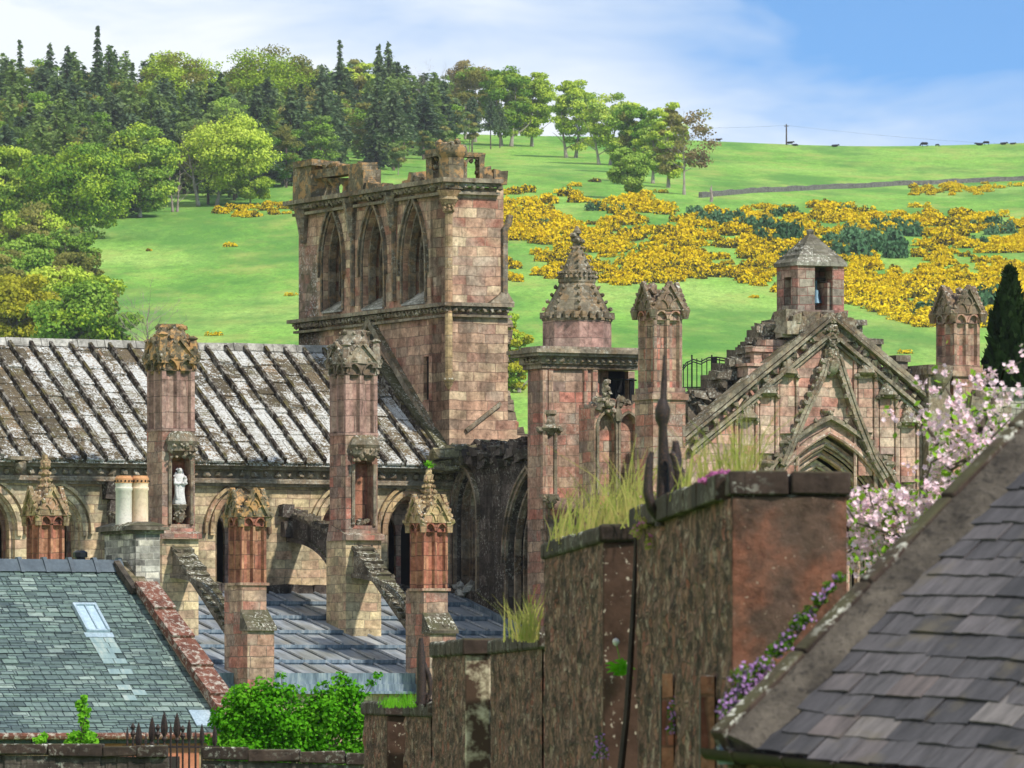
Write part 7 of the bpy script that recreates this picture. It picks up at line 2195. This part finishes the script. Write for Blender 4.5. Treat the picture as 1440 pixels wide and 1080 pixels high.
# ---- plants on the wall
def blades(name, label, cat, items, mat, kind=None, group=None):
    """tufts of grass: (px, py, Y, spread px, height px, n, lean)"""
    lm = LeafMesh(); q = np.random.RandomState(17); V = []
    b0 = P(items[0][0], items[0][1], items[0][2])
    for (px, py, Y, sp, hh, n, lean) in items:
        for _ in range(n):
            x = px + q.normal() * sp; p = P(x, py + q.rand() * 6, Y + q.normal() * .25); h = hh / F * Y * (.45 + .7 * q.rand()); w = .0035 + .004 * q.rand()
            l = (q.normal() * .34 + lean) * h; ly = q.normal() * .2 * h
            m = p + Vector((l * .35, ly * .35, h * .6)); t = p + Vector((l, ly, h))
            s = Vector((w, w * q.normal() * .3, 0)) 
            V += [p - s, p + s, m + s * .7, m - s * .7]; V += [m - s * .7, m + s * .7, t + s * .15, t - s * .15]
    lm.add(np.array([tuple(v - b0) for v in V]), 0)
    o = lm.build(name, M[mat]); o.location = b0; tag(o, label, cat, group, kind); return o
YG = 60.5
tufts = [(782, 770, YG + 4, 5, 55, 18, .15), (800, 760, YG + 3, 9, 75, 28, .2), (825, 752, YG + 1, 11, 75, 48, .2), (846, 745, YG, 12, 85, 55, .15), (868, 740, YG - 1, 9, 75, 45, .1), (884, 738, YG - 2, 8, 120, 45, .15),
         (905, 728, 56.5, 8, 60, 40, 0)]
blades('grass', 'long yellow green grass growing along the top of the rubble wall', 'grass', tufts, 'blade', 'stuff')
blades('grass', 'blurred tall grass growing behind the end pier coping', 'grass', [(965, 700, 53, 9, 45, 20, .1), (985, 694, 52.5, 12, 75, 26, .1), (1005, 690, 52, 12, 85, 26, .05), (1028, 684, 51.5, 12, 95, 30, .1), (1048, 680, 51, 8, 110, 26, .05)], 'blade', 'stuff')
blades('grass', 'tuft of grass in the angle of the third wall step', 'grass', [(748, 898, 66.5, 4, 70, 45, .05), (728, 898, 67.5, 6, 60, 25, -.15), (740, 898, 66, 6, 40, 30, 0)], 'blade', 'stuff')
blades('grass', 'short green moss and grass on the lowest wall step', 'grass', [(548, 990, 86.5, 6, 14, 60, .2), (575, 990, 85, 7, 20, 60, .1), (560, 990, 86, 8, 12, 60, 0)], 'creeper', 'stuff')
# dandelion in the quoin joint
dl = bpy.data.objects.new('dandelion', None); scene.collection.objects.link(dl); b0 = P(872, 942, 57.9); dl.location = b0
tag(dl, 'bright green dandelion with a white seed head rooted in the wall joint', 'plant')
lm = LeafMesh(); V = []
for i in range(26):
    a = rnd.uniform(0, 6.28); L = rnd.uniform(.07, .15); up = rnd.uniform(-.25, .9); dv = Vector((math.cos(a), -abs(math.sin(a)) * .6, up)).normalized(); s = dv.cross(Vector((0, 1, .2))).normalized() * .016
    p = Vector((rnd.uniform(-.03, .03), 0, rnd.uniform(-.05, .05))); m = p + dv * L * .6; t = p + dv * L - Vector((0, 0, .02))
    V += [p - s * .3, p + s * .3, m + s, m - s]; V += [m - s, m + s, t + s * .15, t - s * .15]
lm.add(np.array([tuple(v) for v in V])); lm.build('leaves', M['dandelion_leaf'], dl)
mb = MB(); c = P(866, 903, 57.85) - b0; mb.tube([(0, 0, 0), c * .5 + Vector((.01, 0, 0)), c], .004, 5); mb.build('stalk', M['creeper'], dl, uvs=False)
mb = MB(); mb.ngon(c.x, c.y, [(.008, c.z - .03), (.024, c.z - .015), (.03, c.z + .005), (.022, c.z + .024), (.005, c.z + .032)], 10, jit=.05); mb.build('seed_head', M['white_stone'], dl, uvs=False)

def flowers(name, label, cat, Y, blobs, n_leaf, n_fl, fmat, leaf_=.022, fl=.018, lmat='trail', base=None, ydep=.12):
    b0 = P(base[0], base[1], Y); o = bpy.data.objects.new(name, None); scene.collection.objects.link(o); o.location = b0; tag(o, label, cat)
    q = np.random.RandomState(len(label)); tot = sum(b[2] * b[3] for b in blobs); la, fa, ld, fd = [], [], [], []
    mb = MB()
    for (px, py, rx, ry) in blobs:
        c = P(px, py, Y) - b0; sx, sz = rx / F * Y, ry / F * Y
        for (arr, dr, nn) in ((la, ld, n_leaf), (fa, fd, n_fl)):
            m = max(2, int(nn * rx * ry / tot)); d = q.normal(size=(m, 3)); d /= np.linalg.norm(d, axis=1)[:, None]
            if arr is fa: d[:, 1] = -np.abs(d[:, 1])
            p = d * (q.rand(m) ** .4)[:, None] * np.array([sx, ydep, sz]) * (1.05 if arr is fa else 1) + np.array([c.x, c.y, c.z]); arr.append(p); dr.append(d)
        mb.tube([Vector((0, 0, 0)), c * .5 + Vector((0, .03, -.02)), c], .006, 4)
    lm = LeafMesh(); lm.add(quads(np.concatenate(la), leaf_, np.concatenate(ld))); lm.build('leaves', M[lmat], o)
    lm = LeafMesh()
    for k in range(3):
        p = np.concatenate(fa); lm.add(quads(p + q.normal(size=p.shape) * fl * .25, fl, np.concatenate(fd) + np.array([0, -.5, .4])))
    lm.build('blossoms', M[fmat], o); mb.build('stems', M['bark'], o, uvs=False); return o
flowers('trailing_plant', 'purple flowered trailing plant spilling over the eave corner beside the red pier', 'plant', 43.2, [(1050, 955, 26, 22), (1075, 935, 16, 14), (1058, 975, 24, 14), (1035, 985, 16, 20), (1020, 1000, 12, 22), (1026, 1018, 14, 10)], 1700, 420, 'purple', base=(1060, 985))
flowers('trailing_plant', 'thin line of purple flowers climbing the foot of the red pier along the verge', 'plant', 44.5, [(1090, 915, 14, 10), (1108, 896, 13, 10), (1122, 878, 13, 10), (1138, 860, 12, 10), (1152, 842, 12, 10), (1166, 826, 10, 9), (1180, 812, 10, 8), (1100, 908, 16, 8), (1130, 870, 16, 9)], 1500, 150, 'purple', base=(1120, 895))
flowers('trailing_plant', 'small purple flower tuft low on the rubble wall between the two slots', 'plant', 53.2, [(945, 1000, 7, 18), (950, 985, 6, 8), (943, 1025, 6, 10)], 120, 30, 'purple', base=(945, 1005))
flowers('trailing_plant', 'pinkish stonecrop clinging to the coping beside the iron finial', 'plant', 55.5, [(905, 735, 10, 8), (895, 748, 8, 10), (912, 760, 5, 14), (925, 700, 24, 9), (955, 695, 16, 7)], 500, 60, 'pinkfl', base=(905, 740), lmat='oliveleaf', leaf_=.03)
flowers('trailing_plant', 'magenta flower patch on top of the end pier coping', 'plant', 49.5, [(1005, 668, 12, 4), (1018, 664, 8, 3), (990, 676, 8, 4)], 60, 140, 'pinkfl', base=(1005, 672))
flowers('trailing_plant', 'sparse purple flowers on the second wall step below the dandelion', 'plant', 58.2, [(845, 1045, 9, 16), (838, 1060, 7, 14), (850, 1060, 6, 12)], 120, 40, 'purple', base=(845, 1050))

# ---- wrought iron finials standing on the wall
def finial(label, items, bpx, bpy_, Y, group=None):
    t = Thing('iron_finial', label, 'finial', P(bpx, bpy_, Y), abbey=False)
    for nm, paths in items:
        mb = MB()
        for pts, rad in paths:
            mb.tube([P(x, y, Y + dy) for x, y, dy in pts], [r / F * Y for r in rad], 8)
        t.part(nm, mb, M['iron'], smooth=60)
    return t
finial('tall blurred wrought iron finial with scrolls on the rubble wall in front of the gable',
       [('spike', [([(934, 500, 0), (934, 530, 0), (933, 560, 0), (932, 562, 0), (932, 575, 0), (931, 590, 0), (932, 600, 0), (933, 640, 0), (932, 690, 0), (931, 740, 0)], [1.5, 4, 5, 6, 11, 10, 6, 8, 9, 10])]),
        ('scroll', [([(931, 735, 0), (916, 715, -.1), (911, 690, -.1), (912, 665, -.1), (914, 645, -.1), (917, 635, -.1)], [6, 7, 7, 6, 5, 3])]),
        ('scroll', [([(933, 735, 0), (946, 712, -.1), (955, 690, -.1), (956, 665, -.1), (950, 645, -.1), (944, 636, -.1)], [6, 7, 7, 7, 6, 4])]),
        ('scroll', [([(933, 740, .1), (940, 700, .1), (942, 660, .1), (938, 640, .1), (935, 650, .1)], [5, 6, 7, 6, 3])]),
        ('bulb', [([(950, 620, .15), (951, 640, .15), (950, 665, .15), (947, 690, .15), (942, 715, .15)], [4, 8, 9, 8, 5])])], 932, 740, 54.5)
finial('small dark iron scroll finial on the lower wall step beside the grey lead roof',
       [('spike', [([(592, 897, 0), (592, 920, 0), (593, 950, 0), (592, 990, 0)], [3, 6, 7, 7])]),
        ('scroll', [([(600, 988, 0), (606, 970, 0), (603, 950, 0), (597, 935, 0), (595, 945, 0)], [3, 3.5, 4, 4, 3])]),
        ('scroll', [([(585, 990, 0), (600, 975, 0), (606, 985, 0), (596, 992, 0)], [3, 3, 3, 3])])], 592, 990, 83)

# ================================================================== foreground slate roof (right)
FR = Thing('slate_roof_house', 'near house corner with dark weathered slates, cement skew and iron gutter', 'house', P(1300, 1120, 40), abbey=False)
E0 = P(1034, 1044, 42.0); E1 = P(1440, 1078, 40.3)
ud = Vector((E1.x - E0.x, E1.y - E0.y, 0)).normalized(); vd = Vector((-ud.y, ud.x, 0)); 
if vd.y < 0: vd = -vd
V_ = None
k = (1440 - CXP) / F
t_v = (k * E0.y - E0.x) / (vd.x - k * vd.y)
zV = (HYP - 626) / F * (E0.y + vd.y * t_v)
tanp = (zV - E0.z) / t_v
nrm = Vector((-vd.x * tanp, -vd.y * tanp, 1)).normalized(); vs = Vector((vd.x, vd.y, tanp)).normalized()
def fp(u, v, h=0.0):
    p = E0 + ud * u + vs * v + nrm * h
    p.z -= u * (.074 - .020 * v) * (1 - .0 * u) + .012 * math.sin(u * 2.3 + v * 1.7)
    return p
mb = MB()
U0, U1, V1 = -.02, 6.5, 5.5
for i in range(26):
    for j in range(22):
        a, b, c, d_ = U0 + (U1 - U0) * i / 26, U0 + (U1 - U0) * (i + 1) / 26, V1 * j / 22, V1 * (j + 1) / 22
        mb.face([fp(a, c), fp(b, c), fp(b, d_), fp(a, d_)])
froof = FR.part('roof', mb, M['mortar'])
def slates():
    V, Fc, tone, uvs = [], [], [], []
    v = -.06; row = 0
    while v < V1 - .2:
        ex = .205 - .012 * v; u = .17 + rnd.uniform(-.06, .03) + (.10 if row % 2 else 0)
        wav = [rnd.uniform(-.012, .012) for _ in range(60)]
        j = 0
        while u < U1:
            w = rnd.uniform(.20, .36); g = rnd.uniform(.004, .012); tilt = rnd.uniform(-.006, .006); lift = rnd.uniform(.018, .030); th = rnd.uniform(.008, .014)
            dv = wav[j % 60] + rnd.uniform(-.01, .01)
            q = [(u + g / 2, v + dv + rnd.uniform(-.006, .006), lift + tilt), (u + w * .33, v + dv + rnd.uniform(-.008, .008), lift + tilt * .3), (u + w * .66, v + dv + rnd.uniform(-.008, .008), lift - tilt * .3), (u + w - g / 2, v + dv + rnd.uniform(-.006, .006), lift - tilt)]
            top = [(a, v + ex * 1.9, .004) for a, _, _ in q]
            i0 = len(V)
            for (a, b, h) in q: V.append(fp(a, b, h - th))
            for (a, b, h) in q: V.append(fp(a, b, h))
            for (a, b, h) in top: V.append(fp(a, b, h))
            for a in range(3):
                Fc.append((i0 + a, i0 + a + 1, i0 + 5 + a, i0 + 4 + a)); Fc.append((i0 + 4 + a, i0 + 5 + a, i0 + 9 + a, i0 + 8 + a))
            Fc.append((i0, i0 + 4, i0 + 8)); Fc.append((i0 + 3, i0 + 11, i0 + 7))
            tn = min(1, max(0, rnd.gauss(.42, .24))); tone += [tn] * 12
            so = rnd.uniform(0, 30)
            for (a, b, h) in q + q + top: uvs.append((a + so, b + so * .7))
            u += w; j += 1
        v += ex; row += 1
    me = bpy.data.meshes.new('slates'); me.from_pydata([tuple(p - Vector(FR.base)) for p in V], [], Fc); me.materials.append(M['fslate'])
    at = me.attributes.new('tone', 'FLOAT', 'POINT'); at.data.foreach_set('value', tone)
    ul = me.uv_layers.new(name='UVMap')
    ul.data.foreach_set('uv', np.array([uvs[l.vertex_index] for l in me.loops]).ravel())
    o = bpy.data.objects.new('slates', me); scene.collection.objects.link(o); o.parent = froof; return o
slates()
# cement skew fillet and dark stone edge along the verge
mb = MB(); n = 40
rings = []
for i in range(n + 1):
    v = -.05 + V1 * i / n
    r = lambda s=.012: rnd.uniform(-s, s)
    rings.append([fp(-.04, v, -.05), fp(.25 + r(.035), v, .012), fp(.20 + r(.03), v, .04 + r()), fp(.12 + r(), v, .065 + r()), fp(.04, v, .10 + r(.006)), fp(-.04, v, .11)])
mb.loft(rings)
FR.part('cement_fillet', mb, M['mortar'], froof, smooth=60)
mb = MB(); v = -.08
while v < V1:
    L = rnd.uniform(.7, 1.1); z = rnd.uniform(-.01, .01)
    mb.hexa([fp(-.09, v, -.30), fp(.03, v, -.30), fp(.03, v + L - .01, -.30), fp(-.09, v + L - .01, -.30), fp(-.09, v, .13 + z), fp(.03, v, .135 + z), fp(.03, v + L - .01, .135 - z), fp(-.09, v + L - .01, .13 - z)]); v += L
FR.part('skew_stones', mb, M['cope'], froof, bevel=.02)
mb = MB()
def fg(u, o, z): p = E0 + ud * u - vd * o; p.z = E0.z - u * .074 + z; return p
path = [fg(u, .075, -.05) for u in np.linspace(-.16, 4.5, 24)]
rings = []
for p in path:
    rings.append([p + vd * (-.065 * math.cos(a)) * 1.0 + Vector((0, 0, -.065 * math.sin(a))) for a in np.linspace(-.1, math.pi + .1, 9)] + [p + vd * (.05 * math.cos(a)) + Vector((0, 0, -.05 * math.sin(a))) for a in np.linspace(-.1, math.pi + .1, 9)])
mb.loft(rings)
for u in np.arange(.1, 4.5, .42): mb.tube([fg(u, .145, -.045), fg(u, .10, -.115), fg(u, .03, -.10)], .014, 5)
FR.part('gutter', mb, M['gutter'], smooth=50)
mb = MB()
W0 = E0 + vd * .10; 
pts = [(W0 + ud * .0), (W0 + ud * 6.5), (W0 + ud * 6.5 + vd * 4), (W0 + vd * 4)]
mb.loft([[(p.x, p.y, z) for p in pts] for z in (-6, E0.z - .6)]); 
pts = [(E0 + ud * .02 + vd * .06), (E0 + ud * 6.5 + vd * .06), (E0 + ud * 6.5 + vd * .4), (E0 + ud * .02 + vd * .4)]
mb.loft([[(p.x, p.y, E0.z - .62) for p in pts], [(p.x, p.y, E0.z - .12 - .074 * (6.5 if i in (1, 2) else 0)) for i, p in enumerate(pts)]])
# gable side up to the slope
g0, g1 = E0 - ud * .02, E0 - ud * .02 + vd * (t_v * 1.4)
mb.face([(g0.x, g0.y, -6), (g1.x, g1.y, -6), (g1.x, g1.y, E0.z + t_v * 1.4 * tanp - .1), (g0.x, g0.y, E0.z - .1)])
FR.part('wall', mb, M['rubblewall'])
mb = MB(); mb.box(*(lambda p: (p.x - .10, p.x + .10, p.y - .02, p.y + .1, p.z - .14, p.z - .02))(P(1035, 1040, 42.0)), j=.02); FR.part('lead_flashing', mb, M['lead_edge'], froof)

# ================================================================== apple tree in blossom
AT = bpy.data.objects.new('apple_tree', None); scene.collection.objects.link(AT)
YA = 62.0
b0 = P(1330, 1000, YA); b0.z = -6.5
AT.location = b0; tag(AT, 'apple tree covered in pale pink blossom between the gable and the near slate roof', 'tree')
mb = MB(); brs = []
q = random.Random(11)
def br(pts, r0, r1, dep=0.0):
    P3 = [P(x, y, YA + dy) - b0 for x, y, dy in pts]; n = len(P3)
    mb.tube(P3, [r0 + (r1 - r0) * i / (n - 1) for i in range(n)], 6); brs.append(P3)
mb.tube([Vector((0, 0, -.2)), P(1345, 900, YA) - b0 - Vector((.1, 0, 0)), P(1320, 760, YA) - b0], [.14, .11, .08], 8)
br([(1330, 800, 0), (1280, 760, -.3), (1240, 745, -.4), (1205, 735, -.5), (1190, 712, -.5)], .04, .008)
br([(1340, 840, 0), (1290, 800, .2), (1240, 790, .2), (1200, 770, .1), (1180, 790, .1)], .04, .008)
br([(1325, 770, 0), (1330, 700, .2), (1335, 660, .2), (1310, 610, .1), (1295, 590, .1)], .05, .008)
br([(1330, 720, .1), (1360, 660, .3), (1380, 600, .3), (1400, 560, .3), (1412, 520, .3), (1436, 508, .3)], .045, .007)
br([(1380, 600, .3), (1350, 580, .1), (1330, 545, .1), (1322, 548, .1)], .02, .005)
br([(1400, 545, .3), (1380, 530, .2), (1360, 540, .2), (1372, 520, .2)], .014, .004)
br([(1335, 660, .2), (1370, 640, -.2), (1400, 610, -.3), (1420, 590, -.3)], .025, .006)
br([(1330, 740, 0), (1300, 680, -.2), (1310, 650, -.3), (1345, 630, -.3)], .025, .006)
br([(1280, 760, -.3), (1260, 720, -.3), (1250, 705, -.3)], .016, .005); br([(1240, 745, -.4), (1225, 705, -.3), (1222, 690, -.3)], .014, .004)
br([(1330, 700, .2), (1300, 700, .3), (1292, 680, .3)], .016, .004)
cl = []
for P3 in brs:
    for a, b_ in zip(P3[:-1], P3[1:]):
        L = (b_ - a).length; m = max(1, int(L / .055))
        for i in range(m):
            if a is P3[0] and i < m * .3: continue
            c = a.lerp(b_, (i + q.random()) / m) + Vector((q.gauss(0, .05), q.gauss(0, .10), q.gauss(.01, .05))); cl.append(c)
for _ in range(300):   # the dense low masses
    x = q.uniform(1192, 1330); y = q.uniform(690, 800); 
    if y > 688 + (x - 1190) * .02: cl.append(P(x, y, YA + q.uniform(-.4, .4)) - b0)
for _ in range(150):
    x, y = q.gauss(1355, 32), q.gauss(625, 42); cl.append(P(x, y, YA + q.uniform(-.4, .4)) - b0)
mb.build('branches', M['bark'], AT, uvs=False)
for c in list(cl)[::3]:
    pass
pet, leafp = LeafMesh(), LeafMesh(); pq = []; lq = []; ldir = []
rs = np.random.RandomState(4)
for c in cl:
    if rs.rand() < .70:
        for f in range(rs.randint(5, 10)):
            o = np.array(c) + rs.normal(size=3) * .030; nrm_ = rs.normal(size=3) + np.array([0, -.8, .6]); nrm_ /= np.linalg.norm(nrm_)
            t1 = np.cross(nrm_, [0, 0, 1.0]); t1 /= np.linalg.norm(t1) + 1e-9; t2 = np.cross(nrm_, t1); R0 = .019 + .008 * rs.rand()
            for k in range(5):
                a = 2 * math.pi * k / 5 + rs.rand() * .3; dv = t1 * math.cos(a) + t2 * math.sin(a); sv = -t1 * math.sin(a) + t2 * math.cos(a)
                pq += [o, o + dv * R0 * .65 + sv * R0 * .5 + nrm_ * .004, o + dv * R0 * 1.15 + nrm_ * .010, o + dv * R0 * .65 - sv * R0 * .5 + nrm_ * .004]
    n = rs.randint(1, 4)
    for _ in range(n): lq.append(np.array(c) + rs.normal(size=3) * .05); ldir.append(rs.normal(size=3) + np.array([0, -.4, .8]))
pet.add(np.array(pq)); pet.build('blossom', M['blossom'], AT)
leafp.add(quads(np.array(lq), .045, np.array(ldir), stretch=1.5)); leafp.build('leaves', M['bleaf'], AT)

# ------------------------------------------------------------------ thin spring haze
mb = MB(); mb.box(-420, 420, -60, 2400, -12, 260)
hz = mb.build('haze', [], None, uvs=False, smooth=0); tag(hz, kind='stuff')
t = NT('thin_air'); pv = t.n('ShaderNodeVolumePrincipled'); pv.inputs['Color'].default_value = (.92, .95, 1.0, 1); pv.inputs['Density'].default_value = .00005; pv.inputs['Anisotropy'].default_value = .2
t.l(pv.outputs[0], t.out.inputs['Volume']); hz.data.materials.append(t.m)
